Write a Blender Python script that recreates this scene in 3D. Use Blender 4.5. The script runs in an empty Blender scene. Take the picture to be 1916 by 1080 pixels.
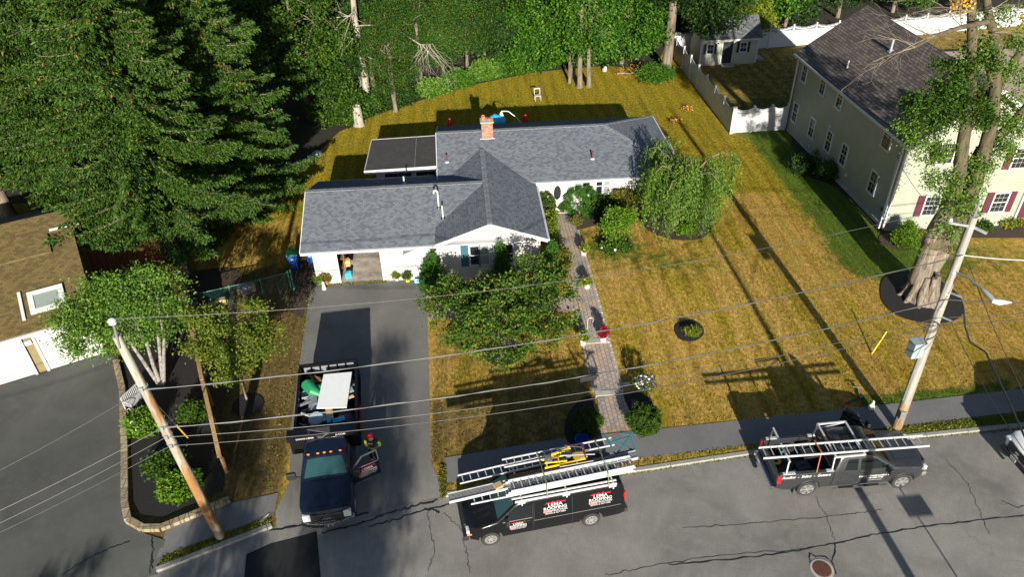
import bpy, bmesh, math, random
import numpy as np
from mathutils import Vector, Matrix
PI = math.pi
S = bpy.context.scene
COL = S.collection
# ------------------------------------------------ camera, sky, sun, exposure
F_PX, CX, CY = 1420.0, 958.0, 540.0            # focal length in photo pixels
R3 = Matrix(((0.99667696, -0.06091175, 0.05408146),
             (-0.07957123, -0.58607063, 0.80634337),
             (-0.01742024, -0.80796718, -0.58896992)))   # camera (x right, y down, z forward) -> world
CAM = Vector((0, 0, 24.8))
cd = bpy.data.cameras.new('camera'); cam = bpy.data.objects.new('camera', cd); COL.objects.link(cam)
cd.sensor_width = 36.0; cd.lens = 36.0 * F_PX / 1916.0; cd.clip_start = 0.5; cd.clip_end = 600
mw = R3.to_4x4() @ Matrix.Diagonal((1, -1, -1, 1)); mw.translation = CAM
cam.matrix_world = mw
S.camera = cam
SUN_EL = math.radians(17.6)
world = bpy.data.worlds.new('World'); S.world = world; world.use_nodes = True
wn = world.node_tree
sky = wn.nodes.new('ShaderNodeTexSky'); sky.sky_type = 'NISHITA'; sky.sun_disc = False
sky.sun_elevation = SUN_EL; sky.sun_rotation = PI - 0.022; sky.altitude = 0; sky.air_density = 1.0; sky.dust_density = 0.6
wn.links.new(sky.outputs[0], wn.nodes['Background'].inputs[0])
wn.nodes['Background'].inputs[1].default_value = 0.052
sd = bpy.data.lights.new('sun', 'SUN'); sd.energy = 4.8; sd.angle = math.radians(0.5); sd.color = (1.0, 0.92, 0.78)
sun = bpy.data.objects.new('sun', sd); COL.objects.link(sun)
sdir = Vector((-0.022 * math.cos(SUN_EL), math.cos(SUN_EL), -math.sin(SUN_EL)))
sun.rotation_euler = sdir.to_track_quat('-Z', 'Y').to_euler()
sun.location = (0, -30, 40)
S.view_settings.view_transform = 'Standard'; S.view_settings.look = 'None'
S.view_settings.exposure = 1.2; S.view_settings.gamma = 1.0
S.view_settings.use_curve_mapping = False
S.cycles.max_bounces = 6; S.cycles.diffuse_bounces = 3; S.cycles.glossy_bounces = 3
S.cycles.transparent_max_bounces = 6; S.cycles.transmission_bounces = 3

# ------------------------------------------------ placing: a measured pixel of the photo -> a point at a known height
def _ray(px, py): return R3 @ Vector((px - CX, py - CY, F_PX))
def sst(t):
    t = min(1.0, max(0.0, t)); return t * t * (3 - 2 * t)
def H(x, y):                                    # the lawn rises gently towards the front door
    return 0.4 * sst((y - 24) / 12) * sst((x + 1) / 5) * (1 - sst((x - 12) / 6)) * (1 - sst((y - 50) / 6))
def G(px, py, z=0.0):
    d = _ray(px, py); t = (z - CAM.z) / d.z; return CAM + d * t
def T(px, py, dz=0.0):                          # on the terrain
    p = G(px, py)
    for _ in range(6): p = G(px, py, H(p.x, p.y))
    p.z += dz
    return p
def PY(px, py, y):
    d = _ray(px, py); return CAM + d * ((y - CAM.y) / d.y)
def PX(px, py, x):
    d = _ray(px, py); return CAM + d * ((x - CAM.x) / d.x)

# ------------------------------------------------ objects
def link(o, parent=None, w=False):
    COL.objects.link(o)
    if parent is not None:
        o.parent = parent
        if w and parent.type == 'EMPTY':            # part modelled in world coordinates under a root standing elsewhere
            o.matrix_parent_inverse = (Matrix.Translation(parent.location) @ Matrix.Rotation(parent.rotation_euler.z, 4, 'Z')).inverted()
    return o
def tag(o, label=None, cat=None, group=None, kind=None):
    if label: o['label'] = label
    if cat: o['category'] = cat
    if group: o['group'] = group
    if kind: o['kind'] = kind
    return o
def thing(name, label, cat, loc=(0, 0, 0), rz=0.0, group=None):
    o = bpy.data.objects.new(name, None); o.empty_display_size = 0.3
    o.location = loc; o.rotation_euler = (0, 0, rz); link(o)
    return tag(o, label, cat, group)
def copy_tree(o, parent=None):
    kids = list(o.children)
    c = o.copy(); link(c)
    if parent is not None:
        c.parent = parent; c.matrix_parent_inverse = o.matrix_parent_inverse
    for k in kids: copy_tree(k, c)
    return c

class MB:
    def __init__(s): s.v = []; s.f = []; s.m = []; s.mi = 0
    def quad(s, a, b, c, d): s.poly([a, b, c, d])
    def poly(s, pts):
        n = len(s.v); s.v += [tuple(p) for p in pts]; s.f.append(tuple(range(n, n + len(pts)))); s.m.append(s.mi)
    def box(s, c, d, rz=0.0, M=None):
        hx, hy, hz = d[0] / 2, d[1] / 2, d[2] / 2
        ps = [Vector((x, y, z)) for z in (-hz, hz) for x, y in ((-hx, -hy), (hx, -hy), (hx, hy), (-hx, hy))]
        if rz: ps = [Matrix.Rotation(rz, 3, 'Z') @ p for p in ps]
        if M is not None: ps = [M @ p for p in ps]
        c = Vector(c); n = len(s.v); s.v += [tuple(p + c) for p in ps]
        for f in ((3, 2, 1, 0), (4, 5, 6, 7), (0, 1, 5, 4), (1, 2, 6, 5), (2, 3, 7, 6), (3, 0, 4, 7)):
            s.f.append(tuple(n + i for i in f)); s.m.append(s.mi)
        return s
    def bx(s, x0, x1, y0, y1, z0, z1):
        return s.box(((x0 + x1) / 2, (y0 + y1) / 2, (z0 + z1) / 2), (abs(x1 - x0), abs(y1 - y0), abs(z1 - z0)))
    def beam(s, a, b, w, h, up=(0, 0, 1)):       # rectangular bar from a to b
        a, b = Vector(a), Vector(b); d = b - a; L = d.length
        if L < 1e-6: return s
        x = d / L; up = Vector(up)
        y = up.cross(x)
        if y.length < 1e-4: y = Vector((0, 1, 0)).cross(x)
        y.normalize(); z = x.cross(y)
        M = Matrix((x, y, z)).transposed()
        return s.box((a + b) / 2, (L, w, h), M=M)
    def tube(s, pts, rad, n=8, cap=True):
        pts = [Vector(p) for p in pts]
        if not isinstance(rad, (list, tuple)): rad = [rad] * len(pts)
        ref = Vector((0.0, 0.0, 1.0)); base = len(s.v); prev = None
        for i, p in enumerate(pts):
            d = (pts[min(i + 1, len(pts) - 1)] - pts[max(i - 1, 0)])
            if d.length < 1e-9: d = Vector((0, 0, 1))
            d.normalize()
            if prev is None:
                r = ref if abs(d.dot(ref)) < 0.95 else Vector((1, 0, 0))
                u = d.cross(r).normalized()
            else:
                u = (prev - d * prev.dot(d)); u = u.normalized() if u.length > 1e-6 else d.orthogonal().normalized()
            prev = u; w = d.cross(u)
            for k in range(n):
                a = 2 * PI * k / n; s.v.append(tuple(p + (u * math.cos(a) + w * math.sin(a)) * rad[i]))
        for i in range(len(pts) - 1):
            for k in range(n):
                a = base + i * n + k; b = base + i * n + (k + 1) % n
                s.f.append((a, b, b + n, a + n)); s.m.append(s.mi)
        if cap:
            s.f.append(tuple(base + k for k in range(n - 1, -1, -1))); s.m.append(s.mi)
            e = base + (len(pts) - 1) * n; s.f.append(tuple(e + k for k in range(n))); s.m.append(s.mi)
        return s
    def lathe(s, prof, c=(0, 0, 0), n=16, M=None):   # prof [(r, z)...]
        c = Vector(c); base = len(s.v)
        for r, z in prof:
            for k in range(n):
                a = 2 * PI * k / n; p = Vector((r * math.cos(a), r * math.sin(a), z))
                if M is not None: p = M @ p
                s.v.append(tuple(p + c))
        for i in range(len(prof) - 1):
            for k in range(n):
                a = base + i * n + k; b = base + i * n + (k + 1) % n
                s.f.append((a, b, b + n, a + n)); s.m.append(s.mi)
        s.f.append(tuple(base + k for k in range(n - 1, -1, -1))); s.m.append(s.mi)
        e = base + (len(prof) - 1) * n; s.f.append(tuple(e + k for k in range(n))); s.m.append(s.mi)
        return s
    def ball(s, c, r, n=10, sq=(1, 1, 1)):
        pr = [(math.sin(PI * i / 6) * r + 1e-4, -math.cos(PI * i / 6) * r) for i in range(7)]
        return s.lathe(pr, c, n, Matrix.Diagonal(sq))
    def prism(s, poly, z0, z1, M=None):           # poly in xy
        n = len(poly); b = len(s.v)
        for z in (z0, z1):
            for p in poly:
                q = Vector((p[0], p[1], z))
                if M is not None: q = M @ q
                s.v.append(tuple(q))
        s.f.append(tuple(b + i for i in range(n - 1, -1, -1))); s.m.append(s.mi)
        s.f.append(tuple(b + n + i for i in range(n))); s.m.append(s.mi)
        for i in range(n):
            j = (i + 1) % n; s.f.append((b + i, b + j, b + n + j, b + n + i)); s.m.append(s.mi)
        return s
    def build(s, name, mats, parent=None, smooth=False, bevel=0.0, uv=False, recalc=True, w=False):
        me = bpy.data.meshes.new(name); me.from_pydata(s.v, [], s.f)
        if not isinstance(mats, (list, tuple)): mats = [mats]
        for m in mats: me.materials.append(m)
        me.polygons.foreach_set('material_index', s.m)
        bm = bmesh.new(); bm.from_mesh(me)
        if recalc: bmesh.ops.recalc_face_normals(bm, faces=bm.faces)
        if bevel:
            bmesh.ops.bevel(bm, geom=bm.edges[:], offset=bevel, segments=2, affect='EDGES', profile=0.6)
        if uv: face_uv(bm)
        bm.to_mesh(me); bm.free()
        if smooth:
            me.polygons.foreach_set('use_smooth', [True] * len(me.polygons))
            try: me.set_sharp_from_angle(angle=math.radians(40))
            except Exception: pass
        o = bpy.data.objects.new(name, me); link(o, parent, w); return o

def face_uv(bm):
    """metres on every face: u level along the surface, v up its slope (0 at z=0)"""
    L = bm.loops.layers.uv.new('UVMap')
    for f in bm.faces:
        n = f.normal; up = Vector((0, 0, 1)); u = up.cross(n)
        if u.length < 0.02: u = Vector((1, 0, 0)); v = Vector((0, 1, 0))
        else: u.normalize(); v = n.cross(u)
        for l in f.loops: l[L].uv = (l.vert.co.dot(u), l.vert.co.dot(v))

# ------------------------------------------------ materials
def new_mat(name):
    m = bpy.data.materials.new(name); m.use_nodes = True
    return m, m.node_tree, m.node_tree.nodes['Principled BSDF']
def N(t, typ, **kw):
    n = t.nodes.new(typ)
    for k, v in kw.items():
        if k.startswith('i_'):
            n.inputs[k[2:].replace('_', ' ')].default_value = v
        else: setattr(n, k, v)
    return n
def rgb(c): return (c[0], c[1], c[2], 1.0)
def ramp(t, src, stops, interp='LINEAR'):
    r = t.nodes.new('ShaderNodeValToRGB'); r.color_ramp.interpolation = interp
    e = r.color_ramp.elements
    while len(e) < len(stops): e.new(0.5)
    for i, (p, c) in enumerate(stops): e[i].position = p; e[i].color = rgb(c)
    t.links.new(src, r.inputs[0]); return r.outputs[0]
def mix(t, a, b, fac, mode='MIX'):
    m = t.nodes.new('ShaderNodeMix'); m.data_type = 'RGBA'; m.blend_type = mode; m.clamp_factor = True
    def put(i, v):
        if isinstance(v, (tuple, list)): m.inputs[i].default_value = rgb(v)
        elif isinstance(v, (int, float)): m.inputs[i].default_value = v
        else: t.links.new(v, m.inputs[i])
    put(0, fac); put(6, a); put(7, b); return m.outputs[2]
def noise(t, scale, detail=4, rough=0.6, coord='Object', dist=0.0, stretch=None, rot=0.0):
    tc = t.nodes.new('ShaderNodeTexCoord'); src = tc.outputs[coord]
    if stretch:
        mp = t.nodes.new('ShaderNodeMapping'); mp.inputs['Scale'].default_value = stretch; mp.inputs['Rotation'].default_value = (0, 0, rot)
        t.links.new(src, mp.inputs[0]); src = mp.outputs[0]
    n = N(t, 'ShaderNodeTexNoise', i_Scale=scale, i_Detail=detail, i_Roughness=rough, i_Distortion=dist)
    t.links.new(src, n.inputs['Vector']); return n.outputs['Fac']
def bump(t, b, h, strength=0.5, dist=0.02):
    n = N(t, 'ShaderNodeBump', i_Strength=strength, i_Distance=dist)
    t.links.new(h, n.inputs['Height']); t.links.new(n.outputs[0], b.inputs['Normal'])
def simple(name, c, rough=0.5, metal=0.0, var=0.12, vs=6.0, spec=0.5, coat=0.0, dirt=None, bmp=0.0):
    m, t, b = new_mat(name)
    n = noise(t, vs, 5, 0.65)
    lo = tuple(x * (1 - var) for x in c); hi = tuple(min(1, x * (1 + var)) for x in c)
    col = ramp(t, n, [(0.3, lo), (0.7, hi)])
    if dirt:
        n2 = noise(t, 1.3, 6, 0.75)
        col = mix(t, col, dirt, ramp(t, n2, [(0.5, (0, 0, 0)), (0.75, (0.75, 0.75, 0.75))]))
    t.links.new(col, b.inputs['Base Color'])
    b.inputs['Roughness'].default_value = rough; b.inputs['Metallic'].default_value = metal
    b.inputs['Specular IOR Level'].default_value = spec; b.inputs['Coat Weight'].default_value = coat
    b.inputs['Coat Roughness'].default_value = 0.05
    if bmp: bump(t, b, noise(t, vs * 6, 4, 0.7), bmp, 0.01)
    return m
M = {}
M['white'] = simple('white_paint', (0.46, 0.465, 0.47), 0.5, var=0.05)
M['white_trim'] = simple('white_trim', (0.46, 0.47, 0.49), 0.4, var=0.04)
M['vinyl'] = simple('white_vinyl', (0.42, 0.44, 0.47), 0.35, var=0.05, vs=1.5)
M['black'] = simple('black_plastic', (0.014, 0.015, 0.018), 0.5)
M['rubber'] = simple('rubber', (0.02, 0.02, 0.021), 0.8, bmp=0.3)
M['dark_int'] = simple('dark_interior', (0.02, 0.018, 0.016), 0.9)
M['alum'] = simple('aluminium', (0.25, 0.255, 0.26), 0.45, 0.5, var=0.15, vs=9)
M['alum_white'] = simple('bright_aluminium', (0.46, 0.47, 0.48), 0.5, 0.2, var=0.12, vs=9)
M['steel'] = simple('galvanised_steel', (0.36, 0.40, 0.43), 0.45, 0.6, var=0.2)
M['chrome'] = simple('chrome', (0.8, 0.8, 0.8), 0.12, 1.0, var=0.03)
M['black_paint'] = simple('black_car_paint', (0.005, 0.0055, 0.007), 0.3, spec=.25, coat=0.25, var=0.1)
M['navy_paint'] = simple('navy_car_paint', (0.004, 0.009, 0.022), 0.28, spec=.3, coat=0.35, var=0.1)
M['grey_paint'] = simple('grey_car_paint', (0.05, 0.054, 0.062), 0.35, 0.55, coat=0.4, var=0.06)
M['white_paint_car'] = simple('white_car_paint', (0.72, 0.73, 0.74), 0.3, coat=0.7, var=0.03)
M['bright_white'] = simple('bright_white_panel', (0.72, 0.74, 0.75), 0.4, var=0.04)
M['dark_tarp'] = simple('dark_tarp', (0.045, 0.047, 0.05), 0.6, var=0.4)
M['red'] = simple('red_paint', (0.55, 0.01, 0.02), 0.4)
M['redlamp'] = simple('red_lamp', (0.45, 0.008, 0.012), 0.2, coat=0.5)
M['orange'] = simple('orange_lens', (0.85, 0.22, 0.02), 0.25)
M['yellow'] = simple('yellow_paint', (0.80, 0.52, 0.01), 0.45, var=0.2)
M['green_pl'] = simple('green_plastic', (0.01, 0.17, 0.07), 0.5)
M['blue_pl'] = simple('blue_plastic', (0.012, 0.07, 0.33), 0.45)
M['teal'] = simple('teal_metal', (0.015, 0.10, 0.14), 0.45)
M['greenmetal'] = simple('green_fence_metal', (0.04, 0.17, 0.14), 0.5)
M['lime'] = simple('lime_plastic', (0.50, 0.72, 0.02), 0.4)
M['skyblue'] = simple('light_blue_plastic', (0.02, 0.36, 0.62), 0.35)
M['tan'] = simple('tan_wood', (0.40, 0.27, 0.13), 0.7, var=0.25)
M['brownwood'] = simple('brown_wood', (0.16, 0.075, 0.03), 0.75, var=0.3)
M['cardboard'] = simple('cardboard', (0.5, 0.33, 0.14), 0.8)
M['concrete'] = simple('concrete', (0.34, 0.33, 0.31), 0.85, var=0.18, vs=3, bmp=0.3, dirt=(0.16, 0.14, 0.12))
M['granite'] = simple('granite_kerb', (0.25, 0.245, 0.23), 0.85, var=0.2, vs=14, bmp=0.5, dirt=(0.2, 0.19, 0.17))
M['burgundy'] = simple('burgundy_shutter', (0.085, 0.012, 0.026), 0.55)
M['navy'] = simple('dark_shutter', (0.012, 0.013, 0.022), 0.6)
M['blue_shut'] = simple('blue_shutter', (0.02, 0.09, 0.13), 0.55)
M['greybox'] = simple('grey_enamel', (0.24, 0.30, 0.34), 0.4, var=0.08)
M['beige'] = simple('beige_wall', (0.42, 0.36, 0.24), 0.7)
M['skin'] = simple('skin', (0.34, 0.17, 0.10), 0.55, var=0.06)
M['jeans'] = simple('dark_trousers', (0.012, 0.013, 0.018), 0.85)
M['tee'] = simple('black_shirt', (0.009, 0.009, 0.011), 0.85)
M['hivis'] = simple('hi_vis_sleeve', (0.55, 0.85, 0.03), 0.6)
M['boots'] = simple('tan_boots', (0.30, 0.13, 0.04), 0.7)
M['terracotta'] = simple('terracotta', (0.42, 0.13, 0.06), 0.7)
M['tarp'] = simple('silver_tarp', (0.15, 0.16, 0.18), 0.5, var=0.3)
M['plaster'] = simple('warm_tan_siding', (0.18, 0.14, 0.065), 0.7)
M['rust'] = simple('rusty_iron', (0.085, 0.028, 0.02), 0.75, var=0.3, vs=14, bmp=0.4)
M['cable'] = simple('wire_dark', (0.028, 0.029, 0.032), 0.6)
M['cable_l'] = simple('wire_light', (0.045, 0.048, 0.052), 0.5, 0.1)
M['fl_red'] = simple('red_flowers', (0.5, 0.02, 0.03), 0.6)
M['fl_white'] = simple('white_flowers', (0.8, 0.78, 0.78), 0.6)
M['fl_pink'] = simple('pink_flowers', (0.72, 0.16, 0.36), 0.6)
M['fl_purple'] = simple('purple_flowers', (0.16, 0.03, 0.32), 0.6)
M['fl_yellow'] = simple('yellow_flowers', (0.75, 0.55, 0.04), 0.6)
M['fl_orange'] = simple('orange_flowers', (0.75, 0.20, 0.03), 0.6)

def glass_mat(name, c, rough=0.04, spec=0.8):
    m, t, b = new_mat(name); b.inputs['Base Color'].default_value = rgb(c)
    b.inputs['Roughness'].default_value = rough; b.inputs['Specular IOR Level'].default_value = spec
    return m
M['glass'] = glass_mat('window_glass', (0.012, 0.016, 0.022))
M['carglass'] = glass_mat('car_glass', (0.006, 0.009, 0.011))
M['windscreen'] = glass_mat('windscreen', (0.015, 0.05, 0.056), 0.06)
M['curtain'] = glass_mat('curtained_glass', (0.20, 0.24, 0.23), 0.1)
M['lamp'] = glass_mat('headlamp', (0.5, 0.53, 0.56), 0.08)

def stripe_val(t, coord_axis, period, uv='UV'):      # 0..1 sawtooth
    tc = t.nodes.new('ShaderNodeTexCoord'); sp = t.nodes.new('ShaderNodeSeparateXYZ'); t.links.new(tc.outputs[uv], sp.inputs[0])
    a = N(t, 'ShaderNodeMath', operation='DIVIDE'); t.links.new(sp.outputs[coord_axis], a.inputs[0]); a.inputs[1].default_value = period
    f = N(t, 'ShaderNodeMath', operation='FRACT'); t.links.new(a.outputs[0], f.inputs[0]); return f.outputs[0]
def siding(name, c, period=0.11):
    m, t, b = new_mat(name)
    f = stripe_val(t, 'Y', period)
    n = noise(t, 1.2, 5, 0.6); lo = tuple(x * 0.88 for x in c)
    col = ramp(t, n, [(0.35, lo), (0.65, c)])
    col = mix(t, col, tuple(x * 0.45 for x in c), ramp(t, f, [(0.0, (1, 1, 1)), (0.12, (0, 0, 0))]))
    t.links.new(col, b.inputs['Base Color']); b.inputs['Roughness'].default_value = 0.6
    bump(t, b, f, 0.8, 0.02); return m
M['siding_w'] = siding('white_siding', (0.44, 0.45, 0.445), 0.18)
M['siding_c'] = siding('pale_sage_siding', (0.31, 0.335, 0.28), 0.12)
M['siding_shed'] = siding('shed_siding', (0.40, 0.42, 0.33), 0.12)

def shingles(name, c1, c2, c3, bw=0.30, rh=0.145, gap=0.012, gapc=None, blotch=None):
    """tabs of three tones over uv in metres"""
    m, t, b = new_mat(name)
    tc = t.nodes.new('ShaderNodeTexCoord')
    br = N(t, 'ShaderNodeTexBrick', offset=0.5, squash=1.0)
    br.inputs['Scale'].default_value = 1.0; br.inputs['Brick Width'].default_value = bw; br.inputs['Row Height'].default_value = rh
    br.inputs['Mortar Size'].default_value = gap; br.inputs['Mortar Smooth'].default_value = 0.3; br.inputs['Bias'].default_value = 0.0
    br.inputs['Color1'].default_value = rgb((0, 0, 0)); br.inputs['Color2'].default_value = rgb((1, 1, 1)); br.inputs['Mortar'].default_value = rgb((0.1, 0.1, 0.1))
    t.links.new(tc.outputs['UV'], br.inputs['Vector'])
    col = ramp(t, br.outputs['Color'], [(0.12, c1), (0.4, c2), (0.85, c3)])
    n = noise(t, 0.7, 4, 0.6); col = mix(t, col, blotch or tuple(x * 0.75 for x in c2), ramp(t, n, [(0.4, (0, 0, 0)), (0.75, (0.3, 0.3, 0.3))]))
    g = noise(t, 55, 3, 0.8); col = mix(t, col, mix(t, tuple(x * 0.5 for x in c1), c3, g), 0.3)
    col = mix(t, col, gapc or tuple(x * 0.4 for x in c1), br.outputs['Fac'])
    t.links.new(col, b.inputs['Base Color']); b.inputs['Roughness'].default_value = 0.92; b.inputs['Specular IOR Level'].default_value = 0.2
    s = stripe_val(t, 'Y', rh)
    a = N(t, 'ShaderNodeMath', operation='SUBTRACT'); a.inputs[0].default_value = 1.0; t.links.new(s, a.inputs[1])
    a2 = N(t, 'ShaderNodeMath', operation='ADD'); t.links.new(a.outputs[0], a2.inputs[0])
    g2 = N(t, 'ShaderNodeMath', operation='MULTIPLY'); t.links.new(g, g2.inputs[0]); g2.inputs[1].default_value = 0.5; t.links.new(g2.outputs[0], a2.inputs[1])
    bump(t, b, a2.outputs[0], 0.5, 0.012); return m
M['roof_grey'] = shingles('grey_shingles', (0.08, 0.093, 0.115), (0.118, 0.135, 0.163), (0.158, 0.178, 0.208), 0.19, 0.125, 0.004)
M['roof_cap'] = shingles('grey_cap_shingles', (0.15, 0.165, 0.19), (0.19, 0.205, 0.23), (0.23, 0.245, 0.27), 0.3, 0.2)
M['roof_brown'] = shingles('brown_shingles', (0.08, 0.068, 0.066), (0.125, 0.107, 0.10), (0.18, 0.155, 0.14), 0.42, 0.2, 0.02)
M['roof_tan'] = shingles('tan_brown_shingles', (0.075, 0.056, 0.023), (0.112, 0.085, 0.034), (0.15, 0.115, 0.045), 0.22, 0.13, 0.004)
M['roof_shed'] = shingles('dark_shed_shingles', (0.05, 0.055, 0.065), (0.09, 0.095, 0.11), (0.14, 0.145, 0.16), 0.3, 0.14)
M['roof_flat'] = simple('black_roll_roofing', (0.036, 0.036, 0.038), 0.85, var=0.15, vs=3, dirt=(0.07, 0.065, 0.06))

def brick_mat(name, c1, c2, mort, bw, rh, ms, coord='UV', scale=1.0, rot=0.0, third=None, gl=0.85):
    m, t, b = new_mat(name)
    tc = t.nodes.new('ShaderNodeTexCoord'); mp = t.nodes.new('ShaderNodeMapping'); mp.inputs['Rotation'].default_value = (0, 0, rot)
    t.links.new(tc.outputs[coord], mp.inputs[0])
    br = N(t, 'ShaderNodeTexBrick', offset=0.5); br.inputs['Scale'].default_value = scale
    br.inputs['Brick Width'].default_value = bw; br.inputs['Row Height'].default_value = rh; br.inputs['Mortar Size'].default_value = ms
    br.inputs['Color1'].default_value = rgb((0, 0, 0)); br.inputs['Color2'].default_value = rgb((1, 1, 1)); br.inputs['Mortar'].default_value = rgb((.5, .5, .5))
    t.links.new(mp.outputs[0], br.inputs['Vector'])
    col = ramp(t, br.outputs['Color'], [(0.15, c1), (0.5, third or c1), (0.85, c2)])
    n = noise(t, 1.6, 5, 0.7); col = mix(t, col, tuple(x * 0.55 for x in c1), ramp(t, n, [(0.45, (0, 0, 0)), (0.8, (0.6, 0.6, 0.6))]))
    col = mix(t, col, mort, br.outputs['Fac'])
    t.links.new(col, b.inputs['Base Color']); b.inputs['Roughness'].default_value = gl
    iv = N(t, 'ShaderNodeMath', operation='SUBTRACT'); iv.inputs[0].default_value = 1; t.links.new(br.outputs['Fac'], iv.inputs[1])
    bump(t, b, iv.outputs[0], 0.5, 0.01); return m
M['brick'] = brick_mat('chimney_brick', (0.20, 0.085, 0.05), (0.30, 0.165, 0.11), (0.26, 0.21, 0.17), 0.21, 0.075, 0.008)
M['paver'] = brick_mat('path_pavers', (0.27, 0.25, 0.24), (0.44, 0.29, 0.19), (0.14, 0.12, 0.11), 0.27, 0.2, 0.014, 'Object', 1.0, PI / 2, third=(0.36, 0.295, 0.25))
M['block'] = brick_mat('tan_wall_blocks', (0.24, 0.19, 0.12), (0.34, 0.28, 0.18), (0.10, 0.085, 0.06), 0.42, 0.5, 0.02, 'Object', 1.0)

def asphalt(name, c, spotty=0.42, crack=True, blotch=(0.5, 0.9), patch=None):
    m, t, b = new_mat(name)
    g = noise(t, 32, 4, 0.85); big = noise(t, 0.28, 5, 0.6, dist=0.4); mid = noise(t, 2.2, 5, 0.7)
    col = ramp(t, g, [(0.3, tuple(x * (1 - spotty) for x in c)), (0.7, tuple(x * (1 + spotty) for x in c))])
    col = mix(t, col, tuple(x * blotch[0] for x in c), ramp(t, big, [(0.42, (0, 0, 0)), (0.68, (0.75, 0.75, 0.75))]))
    col = mix(t, col, tuple(min(1, x * 1.35) for x in c), ramp(t, mid, [(0.5, (0, 0, 0)), (0.75, (0.4, 0.4, 0.4))]))
    if patch: col = mix(t, col, patch, ramp(t, noise(t, 0.55, 6, 0.7, dist=0.8), [(0.6, (0, 0, 0)), (0.72, (0.6, 0.6, 0.6))]))
    if crack:
        vo = N(t, 'ShaderNodeTexVoronoi', feature='DISTANCE_TO_EDGE', i_Scale=0.42)
        tc = t.nodes.new('ShaderNodeTexCoord'); nn = N(t, 'ShaderNodeTexNoise', i_Scale=1.3, i_Detail=5.0)
        t.links.new(tc.outputs['Object'], nn.inputs['Vector'])
        ad = N(t, 'ShaderNodeVectorMath', operation='MULTIPLY_ADD'); t.links.new(nn.outputs['Color'], ad.inputs[0]); ad.inputs[1].default_value = (1.1, 1.1, 0); t.links.new(tc.outputs['Object'], ad.inputs[2])
        t.links.new(ad.outputs[0], vo.inputs['Vector'])
        cr = ramp(t, vo.outputs['Distance'], [(0.003, (1, 1, 1)), (0.013, (0, 0, 0))])
        msk = ramp(t, noise(t, 0.3, 3), [(0.48, (0, 0, 0)), (0.58, (1, 1, 1))])
        cr = mix(t, (0, 0, 0), cr, msk)
        col = mix(t, col, tuple(x * 0.78 for x in c), cr)
    t.links.new(col, b.inputs['Base Color']); b.inputs['Roughness'].default_value = 0.9; b.inputs['Specular IOR Level'].default_value = 0.25
    bump(t, b, noise(t, 45, 3, 0.8), 0.35, 0.008); return m
M['road'] = asphalt('road_asphalt', (0.21, 0.204, 0.195))
M['walkasphalt'] = asphalt('pavement_asphalt', (0.15, 0.15, 0.153), 0.28, crack=False, blotch=(0.75, 1))
M['drive'] = asphalt('driveway_asphalt', (0.155, 0.153, 0.15), 0.34, crack=False, blotch=(0.7, 1))
M['leftdrive'] = asphalt('sealed_driveway', (0.085, 0.088, 0.084), 0.2, crack=False, blotch=(0.6, 1), patch=(0.12, 0.12, 0.11))
M['freshpatch'] = asphalt('fresh_asphalt', (0.018, 0.019, 0.021), 0.2, crack=False)
M['tar'] = simple('tar_seal', (0.012, 0.012, 0.013), 0.55)
M['floor'] = simple('garage_floor', (0.42, 0.38, 0.33), 0.45, var=0.35, vs=1.4, dirt=(0.12, 0.075, 0.05))

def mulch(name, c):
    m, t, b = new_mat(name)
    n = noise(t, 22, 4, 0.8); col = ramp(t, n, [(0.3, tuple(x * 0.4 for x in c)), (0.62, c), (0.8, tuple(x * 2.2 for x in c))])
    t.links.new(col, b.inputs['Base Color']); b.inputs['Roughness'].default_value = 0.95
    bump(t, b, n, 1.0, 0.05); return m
M['mulch'] = mulch('black_mulch', (0.014, 0.013, 0.014))
M['mulch_br'] = mulch('brown_mulch', (0.065, 0.045, 0.032))
M['dirt'] = mulch('bare_dirt', (0.075, 0.052, 0.03))
M['soil'] = mulch('forest_floor', (0.022, 0.02, 0.01))

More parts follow.
